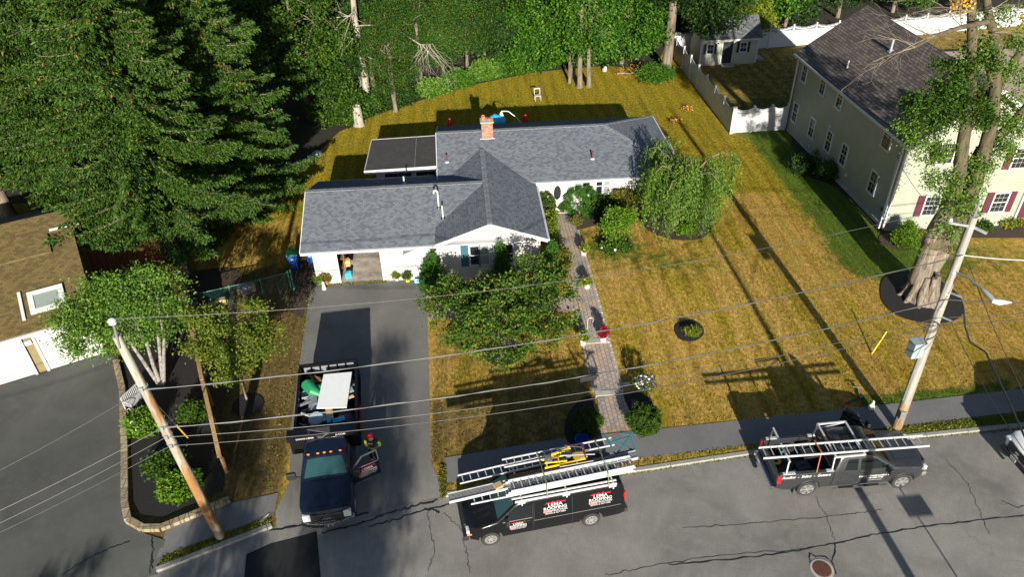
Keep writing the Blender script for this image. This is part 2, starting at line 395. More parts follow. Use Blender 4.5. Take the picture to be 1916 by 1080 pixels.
def lawn():
    m, t, b = new_mat('lawn')
    at = t.nodes.new('ShaderNodeAttribute'); at.attribute_name = 'zone'
    sp = t.nodes.new('ShaderNodeSeparateColor'); t.links.new(at.outputs['Color'], sp.inputs[0])
    big = noise(t, 0.33, 5, 0.62, dist=0.6, stretch=(1.5, 0.45, 1), rot=0.12); mid = noise(t, 1.5, 6, 0.72, dist=0.5); fine = noise(t, 6.5, 6, 0.85, stretch=(1.0, 0.6, 1)); vf = noise(t, 38, 3, 0.8)
    straw = ramp(t, fine, [(0.34, (0.21, 0.125, 0.022)), (0.5, (0.52, 0.33, 0.075)), (0.64, (0.84, 0.58, 0.18))])
    olive = ramp(t, fine, [(0.36, (0.06, 0.058, 0.004)), (0.5, (0.33, 0.26, 0.009)), (0.62, (0.62, 0.48, 0.025))])
    green = ramp(t, fine, [(0.36, (0.018, 0.06, 0.005)), (0.5, (0.055, 0.155, 0.010)), (0.64, (0.13, 0.25, 0.022))])
    brown = ramp(t, fine, [(0.36, (0.06, 0.044, 0.018)), (0.5, (0.16, 0.112, 0.046)), (0.64, (0.31, 0.22, 0.10))])
    a = N(t, 'ShaderNodeMath', operation='MULTIPLY_ADD'); t.links.new(big, a.inputs[0]); a.inputs[1].default_value = 0.6
    mm = N(t, 'ShaderNodeMath', operation='MULTIPLY'); t.links.new(mid, mm.inputs[0]); mm.inputs[1].default_value = 0.4
    t.links.new(mm.outputs[0], a.inputs[2])
    base = mix(t, straw, olive, ramp(t, a.outputs[0], [(0.48, (0, 0, 0)), (0.60, (1, 1, 1))]))
    def zone(ch, amp=0.9):                       # zone value pushed through noise for ragged edges
        s1 = N(t, 'ShaderNodeMath', operation='SUBTRACT'); t.links.new(mid, s1.inputs[0]); s1.inputs[1].default_value = 0.5
        s2 = N(t, 'ShaderNodeMath', operation='MULTIPLY_ADD'); t.links.new(s1.outputs[0], s2.inputs[0]); s2.inputs[1].default_value = amp * 2; t.links.new(ch, s2.inputs[2])
        return ramp(t, s2.outputs[0], [(0.3, (0, 0, 0)), (0.72, (1, 1, 1))])
    oz = zone(sp.outputs[2], 0.5); base = mix(t, base, olive, oz)
    base = mix(t, base, green, zone(sp.outputs[0], 0.95))
    base = mix(t, base, brown, zone(sp.outputs[1], 0.7))
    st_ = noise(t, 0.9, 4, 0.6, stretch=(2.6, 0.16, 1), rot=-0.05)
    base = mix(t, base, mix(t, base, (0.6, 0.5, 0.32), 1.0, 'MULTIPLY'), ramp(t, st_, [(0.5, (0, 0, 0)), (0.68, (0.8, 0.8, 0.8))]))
    base = mix(t, base, mix(t, (0.03, 0.03, 0.004), (0.5, 0.36, 0.11), vf), 0.2)
    mow = N(t, 'ShaderNodeTexWave', bands_direction='X', i_Scale=0.28, i_Distortion=2.5, i_Detail=3.0)
    tcm = t.nodes.new('ShaderNodeTexCoord'); t.links.new(tcm.outputs['Object'], mow.inputs['Vector'])
    base = mix(t, base, mix(t, base, (0.72, 0.76, 0.6), 1.0, 'MULTIPLY'), ramp(t, mow.outputs['Fac'], [(0.35, (0, 0, 0)), (0.75, (0.6, 0.6, 0.6))]))
    t.links.new(base, b.inputs['Base Color']); b.inputs['Roughness'].default_value = 0.95; b.inputs['Specular IOR Level'].default_value = 0.1
    ad = N(t, 'ShaderNodeMath', operation='ADD'); t.links.new(fine, ad.inputs[0]); t.links.new(vf, ad.inputs[1])
    bump(t, b, ad.outputs[0], 0.9, 0.09); return m
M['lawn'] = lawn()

def leaf_mat(name, c1, c2, c3, trans=0.25, tip=None):
    m, t, b = new_mat(name)
    g = t.nodes.new('ShaderNodeNewGeometry')
    st = [(0.0, c1), (0.5, c2), (0.92 if tip else 1.0, c3)]
    if tip: st += [(1.0, tip)]
    col = ramp(t, g.outputs['Random Per Island'], st)
    n = noise(t, 0.35, 3); col = mix(t, col, mix(t, col, (0.7, 0.75, 0.35), 1.0, 'MULTIPLY'), ramp(t, n, [(0.4, (0, 0, 0)), (0.7, (1, 1, 1))]))
    t.links.new(col, b.inputs['Base Color']); b.inputs['Roughness'].default_value = 0.6; b.inputs['Specular IOR Level'].default_value = 0.14
    tr = t.nodes.new('ShaderNodeBsdfTranslucent'); t.links.new(col, tr.inputs[0])
    mx = t.nodes.new('ShaderNodeMixShader'); mx.inputs[0].default_value = trans
    out = t.nodes['Material Output']
    t.links.new(b.outputs[0], mx.inputs[1]); t.links.new(tr.outputs[0], mx.inputs[2]); t.links.new(mx.outputs[0], out.inputs[0]); return m
L = {}
L['spruce'] = leaf_mat('spruce_needles', (0.012, 0.042, 0.008), (0.036, 0.082, 0.013), (0.080, 0.138, 0.022), 0.12)
L['oak'] = leaf_mat('oak_leaves', (0.012, 0.042, 0.007), (0.034, 0.085, 0.009), (0.085, 0.145, 0.018))
L['maple'] = leaf_mat('maple_leaves', (0.016, 0.06, 0.008), (0.042, 0.125, 0.010), (0.10, 0.205, 0.02))
L['locust'] = leaf_mat('locust_leaves', (0.012, 0.048, 0.012), (0.03, 0.09, 0.014), (0.065, 0.135, 0.018), tip=(0.3, 0.19, 0.02))
L['dark'] = leaf_mat('dark_leaves', (0.010, 0.032, 0.010), (0.024, 0.06, 0.013), (0.05, 0.095, 0.02))
L['yellowgreen'] = leaf_mat('yellow_green_leaves', (0.07, 0.12, 0.01), (0.14, 0.20, 0.018), (0.25, 0.26, 0.03))
L['birch'] = leaf_mat('birch_leaves', (0.04, 0.10, 0.016), (0.085, 0.18, 0.022), (0.17, 0.28, 0.05))
L['crab'] = leaf_mat('crabapple_leaves', (0.02, 0.065, 0.010), (0.055, 0.12, 0.014), (0.13, 0.19, 0.028), tip=(0.22, 0.12, 0.04))
L['weep'] = leaf_mat('weeping_leaves', (0.04, 0.10, 0.014), (0.09, 0.175, 0.024), (0.17, 0.27, 0.055))
L['bushlime'] = leaf_mat('lime_leaves', (0.045, 0.11, 0.008), (0.09, 0.18, 0.012), (0.15, 0.25, 0.025))
L['deep'] = leaf_mat('deep_green_leaves', (0.010, 0.04, 0.012), (0.022, 0.075, 0.016), (0.045, 0.11, 0.02))
L['yew'] = leaf_mat('box_leaves', (0.02, 0.05, 0.006), (0.045, 0.10, 0.01), (0.08, 0.14, 0.016))
L['arbor'] = leaf_mat('arborvitae', (0.022, 0.085, 0.014), (0.045, 0.14, 0.018), (0.075, 0.18, 0.024))
L['redbush'] = leaf_mat('turning_leaves', (0.06, 0.10, 0.015), (0.12, 0.14, 0.022), (0.20, 0.14, 0.025), tip=(0.3, 0.10, 0.03))
L['cone'] = leaf_mat('spruce_cones', (0.10, 0.055, 0.018), (0.16, 0.09, 0.03), (0.24, 0.13, 0.04), 0.05)
L['dry'] = leaf_mat('dead_leaves', (0.25, 0.13, 0.04), (0.42, 0.20, 0.05), (0.55, 0.32, 0.10), 0.1)

def bark(name, c1, c2, scale=5, stretch=(1, 1, 0.18)):
    m, t, b = new_mat(name)
    n = noise(t, scale, 6, 0.75, stretch=stretch)
    col = ramp(t, n, [(0.36, c1), (0.6, c2)])
    n2 = noise(t, 1.1, 4); col = mix(t, col, tuple(x * 0.6 for x in c2), ramp(t, n2, [(0.45, (0, 0, 0)), (0.75, (0.7, 0.7, 0.7))]))
    t.links.new(col, b.inputs['Base Color']); b.inputs['Roughness'].default_value = 0.9
    bump(t, b, n, 1.0, 0.06); return m
M['bark'] = bark('grey_bark', (0.06, 0.048, 0.036), (0.20, 0.165, 0.125))
M['bark_big'] = bark('furrowed_bark', (0.035, 0.028, 0.02), (0.24, 0.20, 0.155), 7)
M['bark_limb'] = bark('mossy_shaded_limb_bark', (0.025, 0.022, 0.012), (0.11, 0.09, 0.05), 4)  # moss and the shade on the limbs are both put into this darker bark
M['bark_twig'] = bark('twig_bark', (0.09, 0.08, 0.06), (0.24, 0.21, 0.16), 4)
M['bark_pale'] = bark('pale_dead_bark', (0.16, 0.14, 0.11), (0.36, 0.33, 0.28))
M['bark_white'] = bark('white_birch_bark', (0.10, 0.085, 0.07), (0.30, 0.29, 0.275), 6, (1, 1, 1.5))
M['pole_w'] = bark('weathered_pole', (0.17, 0.16, 0.14), (0.36, 0.345, 0.315), 6, (1, 1, 0.06))
def poleL_mat():
    m, t, b = new_mat('rusty_weathered_pole')
    n = noise(t, 6, 6, 0.75, stretch=(1, 1, 0.06)); col = ramp(t, n, [(0.36, (0.18, 0.165, 0.14)), (0.62, (0.38, 0.355, 0.31))])
    tc = t.nodes.new('ShaderNodeTexCoord'); sp = t.nodes.new('ShaderNodeSeparateXYZ'); t.links.new(tc.outputs['Object'], sp.inputs[0])
    mr = N(t, 'ShaderNodeMapRange'); t.links.new(sp.outputs['Z'], mr.inputs[0]); mr.inputs[1].default_value = 0; mr.inputs[2].default_value = 11; mr.inputs[3].default_value = 1.0; mr.inputs[4].default_value = 0.62
    n2 = noise(t, 2.2, 5, 0.7, stretch=(1.4, 1.4, 0.16)); a = N(t, 'ShaderNodeMath', operation='MULTIPLY'); t.links.new(mr.outputs[0], a.inputs[0]); t.links.new(n2, a.inputs[1])
    col = mix(t, col, mix(t, (0.14, 0.05, 0.012), (0.36, 0.19, 0.055), n), ramp(t, a.outputs[0], [(0.40, (0, 0, 0)), (0.46, (1, 1, 1))]))
    t.links.new(col, b.inputs['Base Color']); b.inputs['Roughness'].default_value = 0.9; bump(t, b, n, 1, 0.03); return m
M['pole_rust'] = poleL_mat()
M['pole_foot'] = bark('stained_pole_foot', (0.14, 0.06, 0.018), (0.34, 0.25, 0.15), 8, (1, 1, 0.09))
M['fence_wood'] = bark('cedar_boards', (0.24, 0.13, 0.05), (0.46, 0.29, 0.14), 7, (3, 3, 0.2))
M['fence_red'] = bark('red_cedar_boards', (0.10, 0.036, 0.015), (0.20, 0.085, 0.035), 7, (3, 3, 0.2))
# ================================================ the ground, road and paths
KX = [-60, -18, -12.12, -8.33, -1.61, 6.1, 11.5, 23.75, 90]
KY = [5.2, 15.9, 17.64, 19.2, 20.05, 20.56, 21.07, 21.47, 23.6]
def kerbY(x): return float(np.interp(x, KX, KY))
def gap(x):
    if x < -12.4: return 1.0
    return 1.0 if -8.3 < x < -1.65 else 0.0
def zones(x, y):
    g = b = o = 0.0
    g += 1.15 * sst((x - 20.2) / 2.6) * sst((28.0 - x) / 3) * sst((y - 31.5) / 3) * sst((60 - y) / 4) * (0.8 if y < 36 else 1)
    g += 0.62 * math.exp(-((x - 27) ** 2 / 40 + (y - 34.5) ** 2 / 7))
    g += 0.75 * math.exp(-((x - 8.5) ** 2 / 6 + (y - 37.2) ** 2 / 4))
    g += 0.55 * math.exp(-((x - 12) ** 2 / 9 + (y - 34.8) ** 2 / 2.2))
    g += 0.35 * math.exp(-((x - 14) ** 2 / 10 + (y - 57.0) ** 2 / 16)); g += 0.42 * math.exp(-((x - 2) ** 2 / 30 + (y - 60.0) ** 2 / 5))
    if y < 24 and x > 17: g += 0.8
    if y < kerbY(x) + 1.2 and x < -8: g += 0.55
    if x < -8.2 and y < 37.5: b += 0.95 - 0.2 * sst((y - 30) / 6)
    if -9.5 < x < -8.2 and y < 36: g += 0.45
    if -2.4 < x < 5.5 and y < 33: b += 0.35; g += 0.25
    if -2.4 < x < 5.2 and 22 < y < 26: b += 0.3
    if y > 43: o += 0.85
    if x < -8 and 36 < y < 48: b += 0.2; o += 0.3
    if x > 20.4 and y > 52 and x < 60: b += 0.55; g += 0.3; o = 0.3
    if x > 13: o += 0.12
    return (min(1, g), min(1, b), min(1, o))
def ground():
    xs = list(np.arange(-150, -32, 8.0)) + list(np.arange(-32, 46, 0.5)) + list(np.arange(46, 170, 8.0))
    ts = [0, 0.25, 0.5, 0.75] + list(np.arange(1, 56, 0.5)) + list(np.arange(56, 260, 8.0))
    V = []; C = []
    for t in ts:
        for x in xs:
            y = kerbY(x) + t; z = H(x, y)
            if t < 1.0 and gap(x): z = -0.14 * (1 - t)
            V.append((x, y, z)); C.append(zones(x, y))
    nx = len(xs); Fc = [(j * nx + i, j * nx + i + 1, (j + 1) * nx + i + 1, (j + 1) * nx + i) for j in range(len(ts) - 1) for i in range(nx - 1)]
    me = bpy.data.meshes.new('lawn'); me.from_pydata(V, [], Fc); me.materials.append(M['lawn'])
    at = me.color_attributes.new('zone', 'FLOAT_COLOR', 'POINT')
    at.data.foreach_set('color', np.array([c + (1.0,) for c in C], dtype=np.float32).ravel())
    me.polygons.foreach_set('use_smooth', [True] * len(me.polygons))
    o = bpy.data.objects.new('lawn', me); link(o); tag(o, kind='structure')
ground()
def sheet(name, pts, dz, mat, step=1.0, flat=None, kind='structure', uv=False, zf=None):
    bm = bmesh.new(); bm.faces.new([bm.verts.new((p[0], p[1], 0)) for p in pts])
    xs = [p[0] for p in pts]; ys = [p[1] for p in pts]
    for lo, hi, n in ((min(xs), max(xs), (1, 0, 0)), (min(ys), max(ys), (0, 1, 0))):
        k = math.floor(lo / step) * step + step
        while k < hi:
            bmesh.ops.bisect_plane(bm, geom=bm.verts[:] + bm.edges[:] + bm.faces[:], plane_co=(k * n[0], k * n[1], 0), plane_no=n); k += step
    for v in bm.verts: v.co.z = zf(v.co.x, v.co.y) if zf else ((flat if flat is not None else H(v.co.x, v.co.y)) + dz)
    bmesh.ops.recalc_face_normals(bm, faces=bm.faces)
    for f in bm.faces:
        if f.normal.z < 0: f.normal_flip()
    me = bpy.data.meshes.new(name); bm.to_mesh(me); bm.free(); me.materials.append(mat)
    me.polygons.foreach_set('use_smooth', [True] * len(me.polygons))
    o = bpy.data.objects.new(name, me); link(o); tag(o, kind=kind); return o
def smoothloop(pts, n=6):
    out = []; k = len(pts)
    for i in range(k):
        p0, p1, p2, p3 = [Vector(pts[(i + j - 1) % k][:2]) for j in range(4)]
        for s in range(n):
            t = s / n
            out.append(0.5 * ((2 * p1) + (-p0 + p2) * t + (2 * p0 - 5 * p1 + 4 * p2 - p3) * t * t + (-p0 + 3 * p1 - 3 * p2 + p3) * t ** 3))
    return out
ZR = -0.10
far = [(x, kerbY(x)) for x in KX]
near = [(x, kerbY(x) - 9.6) for x in KX]
sheet('road', near + far[::-1], 0, M['road'], 4.0, flat=ZR)
sheet('far_side_verge', [(-60, -60), (90, -60)] + near[::-1], 0, M['lawn'], 8.0, flat=-0.02)
kb = MB()
def kerb_run(x0, x1, off=0.0, w=0.2):
    x = x0
    while x < x1 - 0.05:
        e = min(x + 1.9, x1)
        a = Vector((x + 0.01, kerbY(x) + w / 2 - 0.03 + off, -0.09)); b = Vector((e - 0.01, kerbY(e) + w / 2 - 0.03 + off, -0.09))
        kb.beam(a, b, w, 0.23); x = e
kerb_run(-12.3, -8.33); kerb_run(-1.62, 60); kerb_run(-60, 90, -9.6)
kb.build('kerb', M['granite'], bevel=0.02); COL.objects[-1]
tag(bpy.data.objects['kerb'], kind='structure')
# pavement (back edge / front edge measured)
def swb(x): return float(np.interp(x, [-13, -9.97, -2.16, 3.76, 8.0, 16.9, 25.2, 60], [19.35, 20.5, 21.96, 22.67, 22.8, 23.2, 23.66, 25.3]))
def swf(x): return float(np.interp(x, [-13, -12.3, -8.4, -1.54, 6.3, 24.3, 60], [17.9, 18.15, 19.7, 20.67, 21.2, 22.3, 24.2]))
xsw = [-12.4, -11, -9.97, -9, -8.33]
sheet('pavement', [(x, swf(x)) for x in xsw] + [(x, swb(x)) for x in xsw[::-1]], 0.02, M['walkasphalt'], 1.0, flat=0)
xsw = [-1.55, 0, 2, 3.76, 6, 8, 12, 16.9, 20, 25, 40, 60]
sheet('pavement', [(x, swf(x)) for x in xsw] + [(x, swb(x)) for x in xsw[::-1]], 0.02, M['walkasphalt'], 1.0, flat=0)
def apron(x, y, e=0.026):
    t = y - kerbY(x)
    return e if t > 1.0 else -0.092 + (e + 0.092) * max(0, (t + 0.05) / 1.05)
dl = [T(583, 531), T(572, 600), T(558, 700), T(545, 800), T(541, 905)]
dr = [T(797, 525), T(800, 600), T(804, 750), T(806, 862)]
sheet('driveway', [(-8.62, 35.75), (-8.9, 34.6)] + [(p.x, p.y) for p in dl[1:]] + [(-8.45, kerbY(-8.45) + .02), (-7, kerbY(-7) - .05), (-4, kerbY(-4) - .05), (-1.6, kerbY(-1.6) + .02)] + [(p.x, p.y) for p in dr[::-1]], 0, M['drive'], 0.8, zf=apron)
# neighbour's sealed driveway, left
ld = [(-34, 22.0), (-22.9, 28.5), (-18.4, 30.6), (-17.62, 29.9), (-16.63, 27.69), (-15.4, 24), (-14.3, 20.6), (-13.9, 19.7), (-13.1, 19.25), (-12.3, 18.9), (-12.22, 17.5), (-16.29, kerbY(-16.29) - .05), (-20, kerbY(-20) - .05), (-34, kerbY(-34) - .05)]
sheet('neighbour_driveway', ld, 0, M['leftdrive'], 0.4, zf=lambda x, y: apron(x, y, 0.018) + .012)
# brick walkway with two steps
wl = [(5.03, 22.72), (5.35, 23.5), (5.48, 24.6), (5.48, 25.3), (5.5, 28.5), (5.42, 33), (5.35, 41.4)]
wr = [(6.62, 41.4), (6.7, 33), (6.68, 28.4), (6.72, 25.2), (6.72, 24.6), (6.85, 23.8), (7.4, 22.86)]
sheet('brick_walkway', wl + wr, 0.075, M['paver'], 0.5)
sheet('brick_walkway', [(-2.3, 31.6), (5.45, 31.2), (5.45, 32.4), (-1.9, 33.0), (-2.3, 34.2), (-2.45, 33)], 0.035, M['paver'], 0.5)
st = MB()
for y, x0, x1 in ((25.15, 5.44, 6.76), (28.75, 5.46, 6.74)):
    z = H(6, y); st.bx(x0, x1, y - 0.15, y + 0.2, z - 0.1, z + 0.10)
st.bx(5.35, 6.6, 41.0, 41.35, 0.3, 0.52)
o = st.build('walkway_step', M['concrete'], bevel=0.015); tag(o, kind='structure')
ed = MB()
for side in ((6.7, 25.4, 33), (6.66, 33, 38.6)):
    y = side[1]
    while y < side[2]:
        ed.bx(side[0], side[0] + 0.12, y, y + 0.48, H(6.7, y) - 0.1, H(6.7, y) + 0.055); y += 0.5
y = 25.4
while y < 31:
    ed.bx(5.36, 5.48, y, y + 0.48, H(5.4, y) - 0.1, H(5.4, y) + 0.055); y += 0.5
o = ed.build('walkway_edging', M['concrete'], bevel=0.01); tag(o, kind='structure')
# beds
def bed(pts, mat='mulch', dz=0.05, n=5, name='mulch_bed', step=0.5): return sheet(name, [(p.x, p.y) for p in smoothloop([T(*p) for p in pts], n)], dz, M[mat], step)
bed([(1103, 742), (1070, 765), (1056, 800), (1064, 830), (1092, 826), (1114, 815), (1112, 770)])
bed([(1172, 735), (1160, 745), (1175, 780), (1205, 804), (1236, 803), (1226, 765), (1205, 740)])
bed([(1262, 620), (1268, 607), (1290, 600), (1312, 610), (1316, 628), (1298, 640), (1272, 637)], dz=0.06, step=0.25)
bed([(904, 655), (905, 668), (918, 682), (945, 686), (972, 675), (985, 655), (960, 640), (925, 640)])
bed([(1655, 520), (1647, 545), (1655, 572), (1685, 595), (1735, 606), (1780, 603), (1803, 585), (1795, 555), (1765, 530), (1725, 512), (1685, 510)])
bed([(435, 760), (440, 775), (460, 781), (488, 772), (493, 750), (475, 738), (452, 742)])
bed([(1066, 400), (1072, 430), (1120, 422), (1168, 412), (1215, 405), (1210, 350), (1100, 350)], 'mulch_br', 0.05)
bed([(1195, 408), (1215, 433), (1262, 450), (1310, 448), (1330, 430), (1335, 400), (1290, 370), (1230, 365), (1200, 380)], 'mulch_br', 0.05)
bed([(1120, 455), (1135, 473), (1165, 468), (1180, 455), (1160, 440), (1130, 440)], 'mulch_br', 0.05)
bed([(1648, 440), (1652, 458), (1690, 470), (1725, 462), (1790, 447), (1916, 446), (1990, 440), (1990, 415), (1890, 412), (1700, 430)], 'mulch_br', 0.04)
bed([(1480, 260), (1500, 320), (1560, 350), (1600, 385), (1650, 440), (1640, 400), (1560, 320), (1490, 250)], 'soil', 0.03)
bedL = [(-17.5, 29.7), (-16.5, 27.7), (-15.2, 24), (-14.1, 20.9), (-13.6, 20.2), (-12.7, 20.0), (-10.6, 21.1), (-10.9, 22.6), (-12.2, 26), (-13.6, 29.5), (-15.6, 34), (-17.3, 36.5), (-18.6, 34)]
sheet('black_mulch_bed', bedL, 0.06, M['mulch'], 0.8, flat=0)
sheet('bare_soil', [(p.x, p.y) for p in smoothloop([(-12.2, 25.8), (-13.2, 28.5), (-14.8, 32.5), (-16.4, 37), (-13.6, 37.6), (-12.9, 35.5), (-12.6, 33), (-11.9, 30.6), (-11.5, 28.6)], 5)], 0.015, M['dirt'], 1.0)
sheet('bare_soil', [(-9.9, 33.2), (-9.0, 32.4), (-8.75, 35.5), (-8.8, 38.5), (-10.2, 37.8)], 0.015, M['mulch_br'], 1.0)
# block edging of the black bed
eb = MB(); path = [Vector((p[0], p[1], 0.1)) for p in [(-17.75, 29.8), (-16.75, 27.7), (-15.45, 24), (-14.4, 20.8), (-14.0, 19.95), (-13.3, 19.5), (-12.6, 19.45), (-11.3, 20.05), (-10.2, 20.6)]]
def walk_blocks(mb, path, L, w, h):
    for a, b in zip(path[:-1], path[1:]):
        d = b - a; n = max(1, round(d.length / L))
        for i in range(n):
            p = a + d * (i / n); q = a + d * ((i + 1) / n); e = d.normalized() * 0.008
            mb.beam(p + e, q - e, w, h)
walk_blocks(eb, path, 0.4, 0.28, 0.18)
o = eb.build('block_edging', M['block'], bevel=0.02)
tag(o, 'low tan block edging curving round the black mulch bed', 'edging')
# forest floor behind the lawn
te = [(-45, 44), (-30, 47), (-14, 47), (-11.13, 51.32), (-9.5, 56), (-7.2, 58.6), (-5.29, 60.2), (-2.67, 62), (1.02, 64.5), (6.9, 67), (13.34, 67.8), (18.0, 66.5), (20.2, 72), (36, 74), (60, 76), (160, 80), (160, 200), (-140, 200), (-140, 30), (-45, 44)]
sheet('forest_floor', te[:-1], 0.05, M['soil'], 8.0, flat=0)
# repaired patches, tar lines
def strip(name, pts, w, z, mat, kind='structure'):
    mb = MB(); pts = [Vector((p[0], p[1], 0)) for p in pts]; L_, R_ = [], []
    for i, p in enumerate(pts):
        d = (pts[min(i + 1, len(pts) - 1)] - pts[max(i - 1, 0)]).normalized(); n = Vector((-d.y, d.x, 0))
        ww = w * (0.6 + 0.8 * ((i * 7919) % 13) / 13)
        zz = z(p.x, p.y) if callable(z) else z
        L_.append(p + n * ww / 2 + Vector((0, 0, zz))); R_.append(p - n * ww / 2 + Vector((0, 0, zz)))
    for i in range(len(pts) - 1): mb.quad(R_[i], R_[i + 1], L_[i + 1], L_[i])
    o = mb.build(name, mat); tag(o, kind=kind); return o
def wiggle(pts, amp=0.05, n=10, seed=1):
    rg = random.Random(seed); out = []
    for a, b in zip(pts[:-1], pts[1:]):
        a, b = Vector(a[:2]), Vector(b[:2])
        for i in range(n):
            p = a.lerp(b, i / n); out.append(p + Vector((rg.uniform(-amp, amp), rg.uniform(-amp, amp))))
    out.append(Vector(pts[-1][:2])); return out
sheet('asphalt_patch', [(p.x, p.y) for p in [G(460, 1035), G(505, 1015), G(560, 1001), G(592, 992), G(600, 1085), G(455, 1085)]], 0, M['freshpatch'], 2.0, flat=ZR + 0.005)
def R_(px): return [G(*p, ZR) for p in px]
strip('tar_seal_line', wiggle(R_([(1250, 1058), (1370, 1047), (1475, 1035), (1560, 1018), (1640, 1000), (1740, 985), (1830, 974), (1916, 965)]), 0.03, 10, 2), 0.05, ZR + 0.006, M['tar'])
strip('tar_seal_line', wiggle(R_([(1516, 1055), (1514, 1035), (1525, 1042), (1545, 1043), (1558, 1055), (1564, 1075)]), 0.02, 6, 3), 0.05, ZR + 0.006, M['tar'])
strip('tar_seal_line', wiggle(R_([(1556, 1052), (1563, 1030), (1562, 1017)]), 0.02, 6, 4), 0.05, ZR + 0.007, M['tar'])
strip('tar_seal_line', wiggle(R_([(1874, 938), (1895, 947), (1905, 951), (1916, 947)]), 0.02, 6, 5), 0.035, ZR + 0.006, M['tar'])
strip('tar_seal_line', wiggle(R_([(600, 1000), (660, 985), (700, 972), (735, 958), (770, 950), (820, 937)]), 0.05, 8, 6), 0.06, lambda x, y: apron(x, y) + 0.012, M['tar'])
strip('tar_seal_line', wiggle(R_([(690, 985), (735, 975), (770, 962), (800, 955), (830, 948), (868, 938)]), 0.05, 8, 7), 0.055, ZR + 0.012, M['tar'])
strip('tar_seal_line', wiggle(R_([(795, 954), (810, 953), (822, 961)]), 0.03, 6, 8), 0.07, ZR + 0.014, M['tar'])
strip('tar_seal_line', wiggle([(x, kerbY(x) - 0.12) for x in (-8.4, -7.2, -6, -4.6)], 0.04, 8, 9), 0.08, ZR + 0.012, M['tar'])
strip('tar_seal_line', wiggle([(p.x, p.y) for p in (G(115, 1078), G(160, 1050), G(205, 1028), G(243, 1015))], 0.03, 8, 10), 0.04, lambda x, y: apron(x, y, 0.018) + 0.022, M['tar'])
strip('tar_seal_line', wiggle([(p.x, p.y) for p in (G(284, 1005), G(287, 1030), G(283, 1050), G(280, 1075))], 0.03, 8, 11), 0.05, 0.03, M['tar'])
for i, pp in enumerate([[(1276, 990), (1430, 978), (1600, 962), (1650, 955)], [(880, 1075), (872, 1030), (862, 990), (830, 960)], [(1130, 1078), (1200, 1064), (1330, 1042), (1500, 1028)], [(1525, 930), (1545, 965), (1562, 1012)], [(1770, 860), (1810, 905), (1830, 950), (1850, 1000)], [(800, 955), (805, 990), (815, 1030), (800, 1070)]]):
    strip('road_crack', wiggle(R_(pp), 0.05, 12, 20 + i), 0.022, ZR + 0.005, M['tar'])
# verge grass tufts along the kerb are part of the lawn; loose sprigs beside path and kerb
def hatch(ob, lab, cat): return tag(ob, lab, cat)
mh = thing('manhole', 'rusty round manhole cover in the road ringed with black tar', 'manhole', G(1538, 1066, ZR))
b_ = MB(); b_.lathe([(0.42, 0), (0.42, 0.012), (0.34, 0.014), (0.001, 0.014)], n=28); b_.build('ring', M['concrete'], mh)
b_ = MB(); b_.lathe([(0.335, 0.012), (0.33, 0.026), (0.29, 0.024), (0.28, 0.028), (0.001, 0.028)], n=28); b_.build('cover', M['rust'], mh)
# ================================================ buildings
def slab(mb, pts, th=0.12):
    n = len(pts); b = len(mb.v); pts = [Vector(p) for p in pts]
    mb.v += [tuple(p) for p in pts] + [tuple(p - Vector((0, 0, th))) for p in pts]
    mb.f.append(tuple(range(b, b + n))); mb.m.append(mb.mi)
    mb.f.append(tuple(range(b + 2 * n - 1, b + n - 1, -1))); mb.m.append(mb.mi)
    for i in range(n):
        j = (i + 1) % n; mb.f.append((b + i, b + n + i, b + n + j, b + j)); mb.m.append(mb.mi)
def wall(mb, p0, p1, z0, z1, holes=(), th=0.14):
    """upright wall from p0 to p1 (xy), holes (u0,u1,z0,z1)"""
    a, b = Vector((p0[0], p0[1], 0)), Vector((p1[0], p1[1], 0)); L_ = (b - a).length; d = (b - a) / L_
    def seg(u0, u1, v0, v1):
        if u1 - u0 > 1e-3 and v1 - v0 > 1e-3: mb.beam(a + d * u0 + Vector((0, 0, (v0 + v1) / 2)), a + d * u1 + Vector((0, 0, (v0 + v1) / 2)), th, v1 - v0)
    u = 0
    for h in sorted(holes):
        seg(u, h[0], z0, z1); seg(h[0], h[1], z0, h[2]); seg(h[0], h[1], h[3], z1); u = h[1]
    seg(u, L_, z0, z1)
def frameM(u, n): u = Vector(u).normalized(); n = Vector(n).normalized(); return Matrix((u, n, Vector((0, 0, 1)))).transposed()
